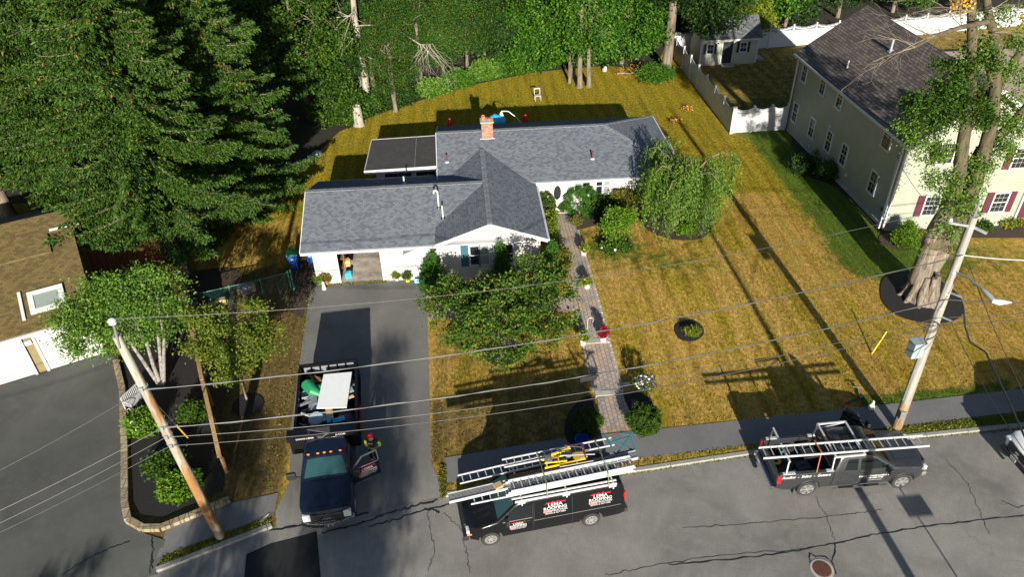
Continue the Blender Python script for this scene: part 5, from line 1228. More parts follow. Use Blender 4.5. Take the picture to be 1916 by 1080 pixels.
def logo(par, c, ux, uz, w, B_=None):
    ux, uz = Vector(ux).normalized(), Vector(uz).normalized(); c = Vector(c); un = ux.cross(uz); k = w / 1.0
    o = text(par, 'LEMA', c + uz * .16 * k + un * .004, ux, uz, .25 * k, 'white', 'lettering', .002, squash=1.1)
    text(par, 'ROOFING', c - uz * .03 * k + un * .004, ux, uz, .23 * k, 'white', 'lettering', .004 * k, squash=1.05)
    text(par, 'CONSTRUCTION', c - uz * .19 * k + un * .004, ux, uz, .14 * k, 'white', 'lettering', .002 * k)
    text(par, 'SIDING & GUTTERS', c - uz * .31 * k + un * .004, ux, uz, .11 * k, 'white', 'lettering', .001 * k)
    q = MB()
    def P(x, z): return c + ux * x * k + uz * z * k + un * .002
    for x in (-.1, .12): q.poly([P(x - .18, .24), P(x, .36), P(x + .18, .24), P(x + .13, .24), P(x, .32), P(x - .13, .24)])
    q.poly([P(-.48, .25), P(-.36, .32), P(-.2, .32), P(-.28, .25)]); q.poly([P(.24, .25), P(.27, .3), P(.48, .3), P(.48, .25)])
    q.poly([P(-.5, -.12), P(-.2, -.12), P(-.16, -.25), P(-.5, -.25)]); q.poly([P(-.5, .05), P(-.46, .05), P(-.46, -.2), P(-.5, -.2)])
    q.build('logo_shape', M['red'], par); return o
def onside(Bd, x, z, s=1, off=.012):
    p = Bd.D(Vector((x, s * Bd.W, z))); q2 = Bd.D(Vector((x, s * Bd.W, z + .1))); p.y += s * off; return p, (q2 - p + Vector((0, s * off, 0)))
for x, z, w in ((-.52, 1.56, .84), (-2.28, 1.56, .84)):
    p, up = onside(B, x, z, 1, .014); logo(van, p, (-1, 0, 0), up, w)
    p, up = onside(B, x, z, -1, .014); logo(van, p, (1, 0, 0), up, w)
p, up = onside(B, .92, .98, 1, .012); logo(van, p, (-1, 0, 0), up, .6)
# rack
rk = MB()
for s in (1, -1):
    rk.beam((1.1, s * .8, 2.28), (-2.9, s * .8, 2.28), .05, .05)
    for x in (.75, -.95, -2.75): rk.beam((x, s * .86, 2.02), (x, s * .82, 2.3), .26, .04, up=(1, 0, 0)); rk.box((x, s * .88, 2.1), (.28, .03, .16))
for x in (.75, -.95, -2.75): rk.beam((x, -.8, 2.28), (x, .8, 2.28), .05, .05)
rk.beam((1.0, .9, 2.2), (-2.9, .9, 2.2), .04, .08)
rko = rk.build('roof_rack', M['white_trim'], van)
def ladder(name, label, a, b, width, side, n=None, rail=.07, th=.025, layers=1, group=None, mat='alum_white', gapz=.085, rung=.3, tilt=0.0):
    """ladder from a to b (centre of one rail), rungs towards `side`"""
    a, b = Vector(a), Vector(b); d = (b - a); L_ = d.length; d.normalize(); sv = Vector(side); sv = (sv - d * sv.dot(d)).normalized(); up = d.cross(sv); up = up if up.z > 0 else -up
    o = thing(name, label, 'ladder', (a + b) / 2, group=group)
    for k in range(layers):
        off = up * (k * gapz)
        for w_ in (0, width):
            q = MB(); q.beam(a + off + sv * w_, b + off + sv * w_, th, rail, up=tuple(up)); 
            for e in range(int(L_ / rung)): q.box(a + off + sv * (w_ + (-.016 if w_ == 0 else .016)) + d * (.15 + e * rung), (.03, .01, .02))
            q.build('rail', M[mat], o, w=True)
        t = .15
        while t < L_ - .05:
            q = MB(); q.tube([a + off + sv * .01 + d * t, a + off + sv * (width - .01) + d * t], .021, 6); t += rung
            q.build('rung', M['alum_white'], o, w=True)
    return o
VZ = ZR + 2.36
def VL(x, y, z=2.36): return van_M @ Vector((x, y, z))
van_M = Matrix.Translation(vc) @ Matrix.Rotation(hv, 4, 'Z')
south = lft
# ladders: van-local coordinates (x forward, y to the near side)
SD = -lft
ladder('extension_ladder', 'thick stack of white-railed extension ladders nearest the kerbside edge of the van logo side', VL(2.6, .78, 2.40), VL(-3.7, .62, 2.40), .46, SD, layers=1)
for k, (xa, xb) in enumerate(((1.3, -3.6), (1.2, -3.7), (1.1, -3.65))):
    ladder('extension_ladder', ['second ladder up in the white stack on the van rack', 'third ladder up in the white stack on the van rack', 'topmost ladder of the white stack on the van rack'][k], VL(xa, .75, 2.49 + .09 * k), VL(xb, .62, 2.49 + .09 * k), .5, SD, rail=.082)
ladder('extension_ladder', 'front half of the far ladder pair reaching over the van windscreen', VL(2.85, -.22, 2.42), VL(-1.4, -.50, 2.42), .40, SD)
ladder('extension_ladder', 'far-side ladder on the van rack lying under the yellow hand truck', VL(1.1, -.52, 2.54), VL(-3.3, -.66, 2.54), .38, SD)
pk = thing('walk_plank', 'long ribbed aluminium plank sticking out in front of the white ladder stack', 'plank', VL(0, .2, 2.4))
q = MB(); q.beam(VL(3.35, .38, 2.45), VL(-3.95, .02, 2.56), .34, .05)
for k in range(6):
    o_ = SD * (-.14 + .056 * k); q.beam(VL(3.34, .38, 2.48) + o_, VL(-3.94, .02, 2.59) + o_, .012, .012)
q.build('deck', M['alum'], pk, w=True); q = MB(); q.beam(VL(3.36, .56, 2.44), VL(-3.96, .19, 2.55), .02, .13); q.beam(VL(3.36, .20, 2.44), VL(-3.96, -.15, 2.55), .02, .13); q.build('side_rail', M['alum_white'], pk, w=True)
q = MB(); q.box(VL(1.5, .30, 2.56), (.3, .26, .12), rz=hv + .3); tag(q.build('wood_block', M['tan'], bevel=.01), 'short wooden block wedged at the front end of the plank on the van', 'block')
bm_ = MB(); bm_.beam(VL(1.0, -.12, 2.4), VL(-3.6, -.22, 2.42), .16, .08); tag(bm_.build('timber_board', M['brownwood'], bevel=.01), 'brown timber board lying between the two ladder stacks on the van', 'board')
ht = thing('hand_truck', 'yellow hand truck with two pale wheels lying on the van roof ladders', 'hand truck', VL(-1.2, -.2, 2.6))
q = MB()
for yy in (-.02, -.42): q.beam(VL(-.35, yy, 2.68), VL(-1.95, yy - .03, 2.76), .05, .05)
for xx in (-.45, -.95, -1.6): q.beam(VL(xx, -.02, 2.7), VL(xx, -.42, 2.7), .04, .04)
q.beam(VL(-.4, -.22, 2.72), VL(-1.2, .0, 2.9), .04, .04); q.beam(VL(-.5, -.5, 2.72), VL(-1.5, -.62, 2.85), .07, .05); q.build('frame', M['yellow'], ht, w=True)
for c in ((-.55, -.28), (-1.35, -.36)):
    q = MB(); q.lathe([(.06, -.04), (.15, -.035), (.16, 0), (.15, .035), (.06, .04), (.05, .05), (.001, .05)], VL(*c, 2.83), 16); q.build('wheel', M['alum'], ht, smooth=True, w=True)
q = MB(); q.box(VL(-1.75, -.22, 2.8), (.5, .36, .05), rz=hv + .2); q.build('toe_plate', simple('ochre_plate', (.45, .28, .06), .6), ht, w=True)
for k, (xa, ya, xb, yb, z, m_) in enumerate(((-.9, .1, -2.2, .12, 2.75, 'alum'), (-1.0, -.3, -2.3, -.05, 2.9, 'alum'), (-1.9, .1, -2.0, -.6, 2.95, 'rust'), (-1.3, -.7, -1.9, -.45, 2.95, 'rust'))):
    q = MB(); q.tube([VL(xa, ya, z), VL(xb, yb, z + .03)], .025, 8); tag(q.build('metal_bar', M[m_]), ['bright metal bar beside the yellow hand truck', 'bright metal bar slanting over the yellow hand truck', 'rusty bar across the rear end of the yellow hand truck', 'short rusty bar beyond the yellow hand truck'][k], 'bar')
sb = thing('ladder_stabiliser', 'teal metal ladder bracket at the far rear corner of the van rack', 'ladder bracket', VL(-3.2, -.7, 2.6))
q = MB(); P0 = [(-3.05, -1.0, 2.9), (-3.15, -.35, 2.6), (-3.9, -.6, 2.6), (-4.1, -.25, 2.45)]
for a, b in (((-2.95, -.95, 2.95), (-3.2, -.2, 2.5)), ((-2.95, -.95, 2.95), (-3.1, -.5, 2.75)), ((-3.1, -.6, 2.8), (-4.0, -.75, 2.75)), ((-3.2, -.25, 2.5), (-4.05, -.3, 2.5)), ((-4.0, -.75, 2.75), (-4.05, -.3, 2.5)), ((-3.3, -.62, 2.78), (-3.9, -.3, 2.5)), ((-3.9, -.72, 2.76), (-3.3, -.28, 2.5)), ((-3.6, -.95, 2.8), (-4.2, -.8, 2.75))): q.beam(VL(*a), VL(*b), .045, .045)
q.build('frame', M['teal'], sb, w=True)
for k, x in enumerate((-.2, -2.55)):
    q = MB(); q.tube([VL(x, .98, 2.2), VL(x, .88, 2.82), VL(x, .2, 2.86), VL(x - .05, -.7, 2.74), VL(x - .05, -.98, 2.5)], .018, 5); tag(q.build('ratchet_strap', simple('strap_webbing', (.16, .19, .08), .8)), ['olive strap over the ladders near the van cab', 'olive strap over the ladders near the van tail'][k], 'strap')

# ------------------------------------------------ grey pickup
ht_ = math.radians(0.2); a = G(1507, 912, .31); b = G(1685, 899, .31); mid = (a + b) / 2; mid.z = ZR
tc_ = mid + Vector((0, .90, 0))
tk = thing('pickup_truck', 'dark grey extended-cab pickup with an aluminium ladder rack', 'pickup truck', tc_, ht_)
tkM = Matrix.Translation(tc_) @ Matrix.Rotation(ht_, 4, 'Z')
B = Body(1.01, 1.25, 1.95, .22, -3.3, 2.95, nose=.14, tail=.02, crown=.04)
prof = [(2.9, .5), (2.95, .75), (2.9, 1.05), (2.78, 1.17), (2.2, 1.26), (1.45, 1.33), (.62, 1.88), (.4, 1.94), (-.55, 1.95), (-.8, 1.90), (-1.0, 1.35), (-1.0, .45)] + arch(1.95, .5, .45, rev=True)
B.obj(B.ext(prof, bev=.07, bz=1.0), 'body', 'grey_paint', tk)
bw = [(-1.02, .45), (-1.02, 1.36), (-3.2, 1.36), (-3.24, 1.3), (-3.26, .6), (-2.9, .45)] + arch(-1.95, .5, .45, rev=True)
for s in (1, -1):
    y0, y1 = (B.W - .14, B.W) if s > 0 else (-B.W, -B.W + .14)
    B.obj(B.ext(bw, y0, y1, bev=.02, bz=1.3, ny=2), 'bed_side', 'grey_paint', tk)
bx_obj(tk, 'tailgate', 'grey_paint', (-3.22, 0, .95), (.08, 1.8, .72), .02); bx_obj(tk, 'bed_floor', 'black', (-2.1, 0, .72), (2.2, 1.75, .08), 0); bx_obj(tk, 'bulkhead', 'black', (-1.08, 0, 1.05), (.08, 1.78, .6), 0)
bx_obj(tk, 'rear_bumper', 'chrome', (-3.36, 0, .58), (.2, 1.9, .2), .05); bx_obj(tk, 'front_bumper', 'alum', (2.9, 0, .62), (.2, 1.72, .22), .06); bx_obj(tk, 'grille', 'black', (2.93, 0, .93), (.08, 1.1, .28), .02)
B.top(lerp_line((1.38, 1.375), (.68, 1.845), 6), .86, .80, 'windscreen', 'carglass', tk); B.top(lerp_line((-.845, 1.8), (-.98, 1.42), 3), .74, .8, 'rear_window', 'carglass', tk)
B.top(lerp_line((.25, 1.952), (-.45, 1.957), 3), .45, .45, 'sunroof', 'carglass', tk); B.top(lerp_line((2.6, 1.2), (1.6, 1.32), 4), .5, .6, 'bonnet_panel', 'grey_paint', tk, off=.02)
for s in (1, -1):
    if s < 0:
        B.side([(1.22, 1.36), (.62, 1.78), (.38, 1.82), (.02, 1.82), (.02, 1.33)], s, 'side_window', 'carglass', tk)
    B.side([(-.10, 1.33), (-.10, 1.82), (-.5, 1.81), (-.62, 1.36)], s, 'side_window', 'carglass', tk)
    for pts in ([(.0, 1.3), (-.03, 1.3), (-.03, .5), (.0, .5)], [(-.72, 1.3), (-.70, 1.3), (-.70, .5), (-.72, .5)], [(1.2, 1.28), (1.22, 1.28), (1.28, .6), (1.26, .6)]): B.side(pts, s, 'door_gap', 'black', tk, .004)
    bx_obj(tk, 'door_handle', 'grey_paint', (.18, s * 1.02, 1.16), (.17, .04, .05)); bx_obj(tk, 'door_handle', 'grey_paint', (-.55, s * 1.02, 1.16), (.17, .04, .05))
    bx_obj(tk, 'tail_lamp', 'redlamp', (-3.2, s * .93, 1.10), (.16, .16, .42), .03); bx_obj(tk, 'headlamp', 'lamp', (2.74, s * .80, 1.0), (.32, .18, .2), .04); bx_obj(tk, 'indicator', 'orange', (2.62, s * .88, 1.02), (.2, .1, .09), .02)
    if s < 0: bx_obj(tk, 'door_mirror', 'black', (1.12, s * 1.2, 1.38), (.12, .26, .3), .04)
    ss = MB(); ss.beam((1.3, s * 1.06, .42), (-.95, s * 1.06, .42), .12, .07); so = ss.build('side_step', M['chrome'], tk, bevel=.02); 
    for xa, xb in ((.95, .35), (-.1, -.7)): ss = MB(); ss.beam((xa, s * 1.065, .462), (xb, s * 1.065, .462), .11, .02); ss.build('tread', M['black'], so)
    for x in (-1.95, 1.95): wheel(tk, x, s * .88, .41, .28, 'rimgrey', 'spoke', s)
    for cx_ in (-1.95, 1.95):
        ff = MB(); pa = arch(cx_, .5, .45, 12); ff.tube([B.D(Vector((x, s * B.W, z))) for x, z in pa], .03, 6); ff.build('wheel_arch', M['black'], tk, smooth=True)
    bx_obj(tk, 'mud_flap', 'rubber', (-2.52, s * .9, .42), (.02, .26, .34), .005)
# front door open on the far side
dM = Matrix.Translation((1.2, .99, 0)) @ Matrix.Rotation(math.radians(-62), 4, 'Z')
def door_shape(poly, th=.08): 
    q = MB(); q.prism([(p[0], p[1]) for p in poly], -th / 2, th / 2, Matrix(((1, 0, 0), (0, 0, 1), (0, 1, 0)))); return q
q = door_shape([(0, .5), (-1.2, .5), (-1.2, 1.3), (0, 1.33)]); q.v = [tuple(dM @ Vector(v)) for v in q.v]; do = q.build('door', M['grey_paint'], tk, bevel=.015)
q = MB()
for a_, b_ in (((-.05, 1.33), (-.62, 1.84)), ((-.62, 1.84), (-1.15, 1.82)), ((-1.15, 1.82), (-1.18, 1.3))): q.beam(dM @ Vector((a_[0], 0, a_[1])), dM @ Vector((b_[0], 0, b_[1])), .05, .05)
q.build('door_frame', M['black'], do); q = MB(); q.poly([dM @ Vector(p) for p in ((-.1, 0, 1.33), (-.62, 0, 1.82), (-1.14, 0, 1.8), (-1.16, 0, 1.3))]); q.build('door_glass', M['carglass'], do)
bx_obj(tk, 'door_mirror', 'black', dM @ Vector((-.15, .25, 1.42)), (.14, .26, .28), .04)
# writing
p, up = onside(B, -2.15, 1.23, -1, .012); text(tk, 'Roofing  -  Siding  -  Gutters', p, (1, 0, 0), up, .17, 'white', bold=.003, shear=.25)
p, up = onside(B, .72, .97, -1, .012); text(tk, 'Lema Construction Inc.', p, (1, 0, 0), up, .145, 'white', bold=.004, shear=.3)
p, up = onside(B, .72, .83, -1, .012); text(tk, '508-208-7150', p, (1, 0, 0), up, .12, 'white', bold=.004, shear=.2)
q = MB(); p, up = onside(B, .55, .68, -1, .012); q.beam(p + Vector((-.1, 0, 0)), p + Vector((.5, 0, 0)), .002, .015); q.build('door_stripe', M['white'], tk)
text(tk, 'Lema Construction', (-3.265, 0, 1.1), (0, -1, 0), (0, 0, 1), .17, 'white', bold=.002, shear=.3)
# rack
q = MB()
def post(x, s, zt=2.05, lean=.0): q.beam((x, s * .92, 1.37), (x + lean, s * .84, zt), .05, .05)
for s in (1, -1):
    post(-2.95, s, 2.02, .02); q.box((-2.85, s * .93, 1.385), (.5, .12, .03))
q.beam((-2.93, -.9, 2.02), (-2.93, .9, 2.02), .07, .06); q.build('rear_ladder_bar', M['alum_white'], tk); q = MB()
for s in (1, -1): post(-1.12, s, 2.06); q.box((-1.2, s * .93, 1.385), (.3, .12, .03))
for x, z in ((-1.1, 2.08), (.05, 2.1)): q.beam((x, -.9, z), (x, .9, z), .07, .06)
for s in (1, -1): q.beam((-1.12, s * .88, 2.07), (.05, s * .88, 2.1), .06, .06)
q.beam((-1.1, .87, 1.8), (.05, .88, 2.06), .03, .03); q.build('ladder_rack', M['alum_white'], tk)

ladder('extension_ladder', 'long aluminium ladder lying along the rack of the grey pickup', tkM @ Vector((-3.95, -.74, 2.17)), tkM @ Vector((2.65, -.80, 2.22)), .54, (0, 1, 0), rail=.09, th=.03, rung=.31, layers=1)
rg_ = random.Random(5)
junk = [('toolbox', 'dark toolbox in the grey pickup bed against the cab', 'toolbox', (-1.55, .35, 1.0), (.6, .8, .42), 'black'), ('bucket', 'teal bucket among the tools at the tail of the pickup bed', 'bucket', (-2.55, .25, .98), None, 'teal'),
        ('tool_bag', 'navy tool bag in the middle of the grey pickup bed', 'bag', (-2.0, -.35, .95), (.55, .45, .34), 'navy'), ('paper_sack', 'white sack lying in the grey pickup bed', 'sack', (-2.35, -.55, .85), (.62, .3, .12), 'white'), ('cord_reel', 'yellow cord coil near the tailgate of the pickup bed', 'cord', (-2.9, .1, .9), None, 'yellow'), ('tool_case', 'dark case beside the far side of the pickup bed', 'case', (-2.35, .62, .95), (.7, .3, .3), 'black')]
for nm, lab, cat, c, d, mt in junk:
    q = MB(); wc_ = tkM @ Vector(c)
    if nm == 'bucket': q.lathe([(.12, -.18), (.16, .18), (.15, .18), (.11, -.16), (.001, -.16)], wc_, 16)
    elif nm == 'cord_reel':
        for r_ in (.1, .14, .18): q.tube([wc_ + Vector((math.cos(a) * r_, math.sin(a) * r_, r_ * .3)) for a in [2 * PI * k / 16 for k in range(17)]], .018, 6, False)
    else: q.box(wc_, d, rz=rg_.uniform(-.3, .3)); q.box(wc_ + Vector((0, 0, d[2] / 2 + .02)), (d[0] * .6, .04, .04), rz=.2)
    tag(q.build(nm, M[mt], bevel=.015 if nm not in ('cord_reel', 'bucket') else 0), lab, cat)
for k, (x, lab) in enumerate(((-1.75, 'orange strap tying the ladder down to the pickup bed side'),)):
    q = MB(); q.tube([tkM @ Vector((x, -.97, 1.38)), tkM @ Vector((x + .1, -.72, 2.25)), tkM @ Vector((x + .05, -.15, 2.28)), tkM @ Vector((x + .0, .9, 1.5))], .02, 5); tag(q.build('ratchet_strap', simple('orange_strap', (.42, .12, .04), .7)), lab, 'strap')

# ------------------------------------------------ dump truck in the driveway
hd = math.radians(-90 + 5.0); g0 = (G(565, 970, .5) + G(668, 955, .5)) / 2
fwd = Vector((math.cos(hd), math.sin(hd), 0)); dc = Vector((g0.x, g0.y, 0)) - fwd * 2.45; dc.z = .02
dt = thing('dump_truck', 'dark blue pickup cab with a black dump bed full of debris, door open', 'dump truck', dc, hd)
dM_ = Matrix.Translation(dc) @ Matrix.Rotation(hd, 4, 'Z')
B = Body(1.0, 1.4, 2.1, .22, -.2, 3.05, nose=.13, tail=.02, crown=.05, nl=.6)
prof = [(2.98, .6), (3.05, .85), (3.03, 1.12), (2.95, 1.27), (2.3, 1.40), (1.5, 1.48), (.82, 1.99), (.62, 2.06), (.0, 2.08), (-.15, 2.02), (-.22, 1.4), (-.22, .6)] + arch(2.1, .52, .55, rev=True)
B.obj(B.ext(prof, bev=.08, bz=1.1), 'cab', 'navy_paint', dt)
B.top(lerp_line((1.44, 1.53), (.88, 1.955), 6), .86, .80, 'windscreen', 'windscreen', dt)
B.top([(2.75, 1.315), (2.4, 1.385), (2.0, 1.43), (1.65, 1.465)], .46, .62, 'bonnet_bulge', 'navy_paint', dt, off=.03)
q = MB(); q.beam((1.5, -.15, 1.53), (1.38, .62, 1.61), .02, .02); q.beam((1.5, .75, 1.5), (1.38, -.02, 1.62), .02, .02); q.build('wiper', M['black'], dt)
for y in (-.62, -.25, 0, .25, .62):
    q = MB(); q.ball((.72, y, 2.09), .045, 8, (1, 1.4, .7)); q.build('roof_marker_lamp', M['orange'], dt)
B.side([(1.34, 1.5), (.85, 1.92), (.2, 1.95), (.2, 1.5)], -1, 'side_window', 'carglass', dt)
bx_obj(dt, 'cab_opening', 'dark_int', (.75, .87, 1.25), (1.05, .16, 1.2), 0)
for s in (1, -1):
    bx_obj(dt, 'headlamp', 'lamp', (2.90, s * .76, 1.02), (.2, .3, .34), .05)
    wheel(dt, 2.1, s * .86, .42, .27, 'alum', 'dish', s)
    for y in (.84, .58): wheel(dt, -2.1, s * y, .42, .24, 'alum_white', 'dish', s)
q = MB()
for z in (.86, .99, 1.12): q.beam((3.04, -.55, z), (3.04, .55, z), .05, .045)
q.build('grille', M['black'], dt, bevel=.01); bx_obj(dt, 'grille_surround', 'black', (3.0, 0, 1.0), (.08, 1.2, .42), .03)
q = MB(); pr_ = [(3.02 - .22 * (y / .95) ** 2, y) for y in [(-.98 + 1.96 * k / 12) for k in range(13)]]
for a, b in zip(pr_[:-1], pr_[1:]): q.beam((a[0] + .06, a[1], .68), (b[0] + .06, b[1], .68), .16, .2)
q.build('front_bumper', M['chrome'], dt, bevel=.02)
q = MB(); q.lathe([(.13, 0), (.12, .012), (.001, .014)], (3.075, 0, 1.0), 18, Matrix.Rotation(PI / 2, 3, 'Y') @ Matrix.Diagonal((.45, 1, 1))); q.build('badge', M['chrome'], dt)
bx_obj(dt, 'number_plate', 'white', (3.13, .1, .66), (.015, .3, .15), .003)
mo = bx_obj(dt, 'door_mirror', 'black', (1.3, -1.32, 1.62), (.14, .36, .34), .04); q = MB(); q.beam((1.32, -.95, 1.5), (1.3, -1.3, 1.6), .04, .04); q.build('mirror_arm', M['black'], mo)
bx_obj(dt, 'chassis', 'black', (-1.6, 0, .75), (5.6, .9, .25), 0)
# open driver's door
dD = Matrix.Translation((1.28, .97, 0)) @ Matrix.Rotation(math.radians(-68), 4, 'Z')
q = door_shape([(0, .62), (-1.15, .62), (-1.15, 1.45), (0, 1.48)]); q.v = [tuple(dD @ Vector(v)) for v in q.v]; do = q.build('door', M['navy_paint'], dt, bevel=.02)
q = MB()
for a_, b_ in (((-.03, 1.48), (-.5, 1.98)), ((-.5, 1.98), (-1.1, 1.99)), ((-1.1, 1.99), (-1.14, 1.45))): q.beam(dD @ Vector((a_[0], 0, a_[1])), dD @ Vector((b_[0], 0, b_[1])), .045, .05)
q.beam(dD @ Vector((-.02, .05, 1.47)), dD @ Vector((-1.1, .05, 1.45)), .02, .03); q.build('window_frame', M['steel'], do)
un = dD.to_3x3() @ Vector((0, 1, 0)); ux_ = dD.to_3x3() @ Vector((-1, 0, 0))
c = dD @ Vector((-.62, .055, 1.12)); logo(do, c, ux_, (0, 0, 1), .72)
q = MB(); q.beam(dD @ Vector((-.05, .05, .66)), dD @ Vector((-1.1, .05, .66)), .02, .03); q.build('sill_strip', M['chrome'], do)
mo = bx_obj(dt, 'door_mirror', 'black', dD @ Vector((-.1, .28, 1.55)), (.14, .3, .34), .04); bx_obj(mo, 'indicator', 'orange', dD @ Vector((-.2, .30, 1.38)), (.1, .1, .05), .01)
# dump bed
bx0, bx1, bw_, bt = -4.7, -.48, 1.24, 2.02
q = MB(); q.bx(bx0, bx1, -bw_, bw_, 1.0, 1.08); q.build('bed_floor', M['black'], dt)
for s in (1, -1):
    q = MB(); q.beam((bx0, s * bw_, 1.5), (bx1, s * bw_, 1.5), .05, .95); q.beam((bx0, s * bw_, bt), (bx1, s * bw_, bt), .11, .09); q.beam((bx0, s * (bw_ + .03), 1.06), (bx1, s * (bw_ + .03), 1.06), .1, .12)
    for k in range(8): q.box((bx0 + .3 + k * .52, s * (bw_ + .04), 1.5), (.08, .05, .85))
    q.build('bed_side', M['black_paint'], dt)
q = MB(); q.box((-.47, -.1, 1.62), (.05, 2 * bw_ + .3, 1.3)); q.beam((-.45, -bw_ - .25, 2.27), (-.45, bw_ + .05, 2.27), .14, .08); q.box((-.3, -.1, 2.28), (.42, 2 * bw_ + .3, .05)); fo = q.build('bed_headboard', M['black_paint'], dt)
q = MB(); q.poly([(-.435, .2, 2.33), (-.06, .25, 2.325), (-.04, .0, 2.2), (-.03, -.15, 2.0), (-.05, -.3, 2.22), (-.09, -.6, 2.325), (-.43, -.7, 2.33)]); q.build('torn_tarp', M['dark_tarp'], fo)
text(dt, 'WWW.LEMA', (-.075, -.78, 2.16), (0, 1, 0), (0, 0, 1), .125, 'white', bold=.001); text(dt, 'A.COM', (-.075, .62, 2.16), (0, 1, 0), (0, 0, 1), .125, 'white', bold=.001)
q = MB(); q.box((-.09, -.1, 2.16), (.02, 2 * bw_ + .3, .24)); q.build('headboard_lip', M['black_paint'], dt)
q = MB(); q.box((bx0 - .03, 0, 1.5), (.06, 2 * bw_ + .1, .98))
q.beam((bx0 - .03, -bw_ - .05, bt), (bx0 - .03, bw_ + .05, bt), .1, .1); tg = q.build('tailgate', M['black_paint'], dt)
for k in range(6):
    q = MB(); q.box((bx0 + .03, -.95 + k * .38, 1.78), (.03, .3, .3)); q.build('tailgate_panel', M['tarp'], tg)
bx_obj(dt, 'side_panel', 'red', (-1.9, bw_ + .055, 1.22), (1.4, .02, .16), 0); bx_obj(dt, 'fuel_tank', 'alum', (-.55, .95, .72), (.7, .35, .4), .05); bx_obj(dt, 'step', 'alum', (-.2, .98, .9), (.35, .25, .04), .01)
def DB(x, y, z): return dM_ @ Vector((x, y, z))
def loose(name, label, cat, mb, mat, bev=0, smooth=False): return tag(mb.build(name, M[mat], bevel=bev, smooth=smooth), label, cat)
Rt = dM_.to_3x3()
q = MB(); Kb = Rt @ Matrix.Rotation(math.radians(-7), 3, 'Y') @ Matrix.Rotation(math.radians(4), 3, 'Z')
cen = [G(659, 700, 2.0), G(606, 703, 2.05), G(593, 768, 2.0), G(649, 765, 2.05)]
q.prism([(p.x, p.y) for p in cen], 2.08, 2.12); loose('white_board', 'large white board lying on top of the debris in the truck bed', 'board', q, 'bright_white')
rr = random.Random(3)
q = MB(); pts_ = [DB(-3.9, -.75, 1.75), DB(-3.5, -.85, 1.92), DB(-3.1, -.62, 1.9), DB(-2.9, -.2, 1.7)]; q.tube(pts_, [.14, .3, .26, .12], 10); q.ball(DB(-3.35, -.35, 1.75), .33, 12, (1.1, .8, .7)); loose('green_tarpaulin', 'crumpled green tarpaulin beside the white board in the truck bed', 'tarpaulin', q, 'green_pl', smooth=True)
q = MB(); q.lathe([(.30, -.06), (.33, 0), (.30, .06), (.001, .05)], DB(-1.35, -.42, 1.95), 22, Matrix.Rotation(.25, 3, 'X')); loose('round_lid', 'round grey bin lid with a rust patch in the truck bed', 'lid', q, 'greybox')
q = MB(); q.lathe([(.28, 0), (.3, .5), (.001, .5)], DB(-1.65, -.25, 1.3), 20, Matrix.Rotation(.2, 3, 'Y')); loose('steel_drum', 'steel drum lying behind the round lid in the truck bed', 'drum', q, 'steel')
spec = [('cardboard_piece', 'brown cardboard sheet sticking out in front of the white board', (-1.6, .12, 1.98), (.9, .3, .03), 'tan', .1), ('sheet_metal', 'grey metal sheet standing left of the white board', (-2.55, -.62, 1.85), (1.1, .36, .05), 'steel', .05),
        ('metal_trim', 'bright strip of metal trim near the left side of the truck bed', (-2.45, -1.0, 1.85), (.12, .62, .08), 'alum', .4), ('wood_offcut', 'pale wood offcut near the right side of the truck bed', (-2.45, .98, 1.9), (.12, .3, .08), 'tan', .3),
        ('wood_offcut', 'brown offcut beside the green tarpaulin', (-3.9, -.45, 1.9), (.5, .08, .08), 'brownwood', .7), ('blue_sheet', 'pale blue folded sheet in front of the white board', (-1.15, .5, 1.92), (.25, .5, .05), 'skyblue', .3),
        ('plastic_pipe', 'white plastic pipe leaning at the left front of the truck bed', (-1.6, -.85, 2.0), (.5, .05, .05), 'white', .9), ('paper_bag', 'crumpled white bag right of the white board', (-2.9, .98, 1.85), (.3, .22, .2), 'curtain', .3),
        ('wood_plank', 'long dark plank at the rear left of the truck bed', (-4.1, -.75, 1.85), (.9, .1, .05), 'brownwood', .5), ('metal_rod', 'thin metal rod slanting at the front left of the truck bed', (-1.0, -.9, 1.98), (.55, .03, .03), 'alum', .8),
        ('flat_bottle', 'pale blue bottle on the cardboard in the truck bed', (-1.1, .12, 2.03), (.32, .16, .08), 'skyblue', .1), ('roofing_scrap', 'dark scrap of roofing felt right front in the truck bed', (-1.3, .8, 1.8), (.7, .5, .1), 'black', .3)]
for nm, lab, c, d, mt, rz in spec:
    q = MB(); q.box(DB(*c), d, rz=hd + rz); q.box(DB(*c) + Vector((.02, .03, d[2] * .5)), (d[0] * .5, d[1] * .6, .02), rz=hd + rz + .2); loose(nm, lab, nm.split('_')[-1], q, mt, .006)
q = MB()
for k in range(260):
    x, y = rr.uniform(-4.55, -.7), rr.uniform(-1.05, 1.05); z = 1.1 + rr.random() * .55 + .15 * math.sin(x * 2) * math.cos(y * 2)
    K2 = Matrix.Rotation(rr.uniform(0, 6.28), 3, 'Z') @ Matrix.Rotation(rr.uniform(-.7, .7), 3, 'X') @ Matrix.Rotation(rr.uniform(-.6, .6), 3, 'Y')
    q.mi = rr.choice((0, 0, 0, 1, 2, 3, 0)); q.box(DB(x, y, z), (rr.uniform(.15, .8), rr.uniform(.06, .4), rr.uniform(.02, .1)), M=K2)
o = q.build('roofing_debris', [M['black'], M['steel'], M['brownwood'], M['tarp']]); tag(o, 'heap of dark roofing debris filling the truck bed', 'debris', kind='stuff')

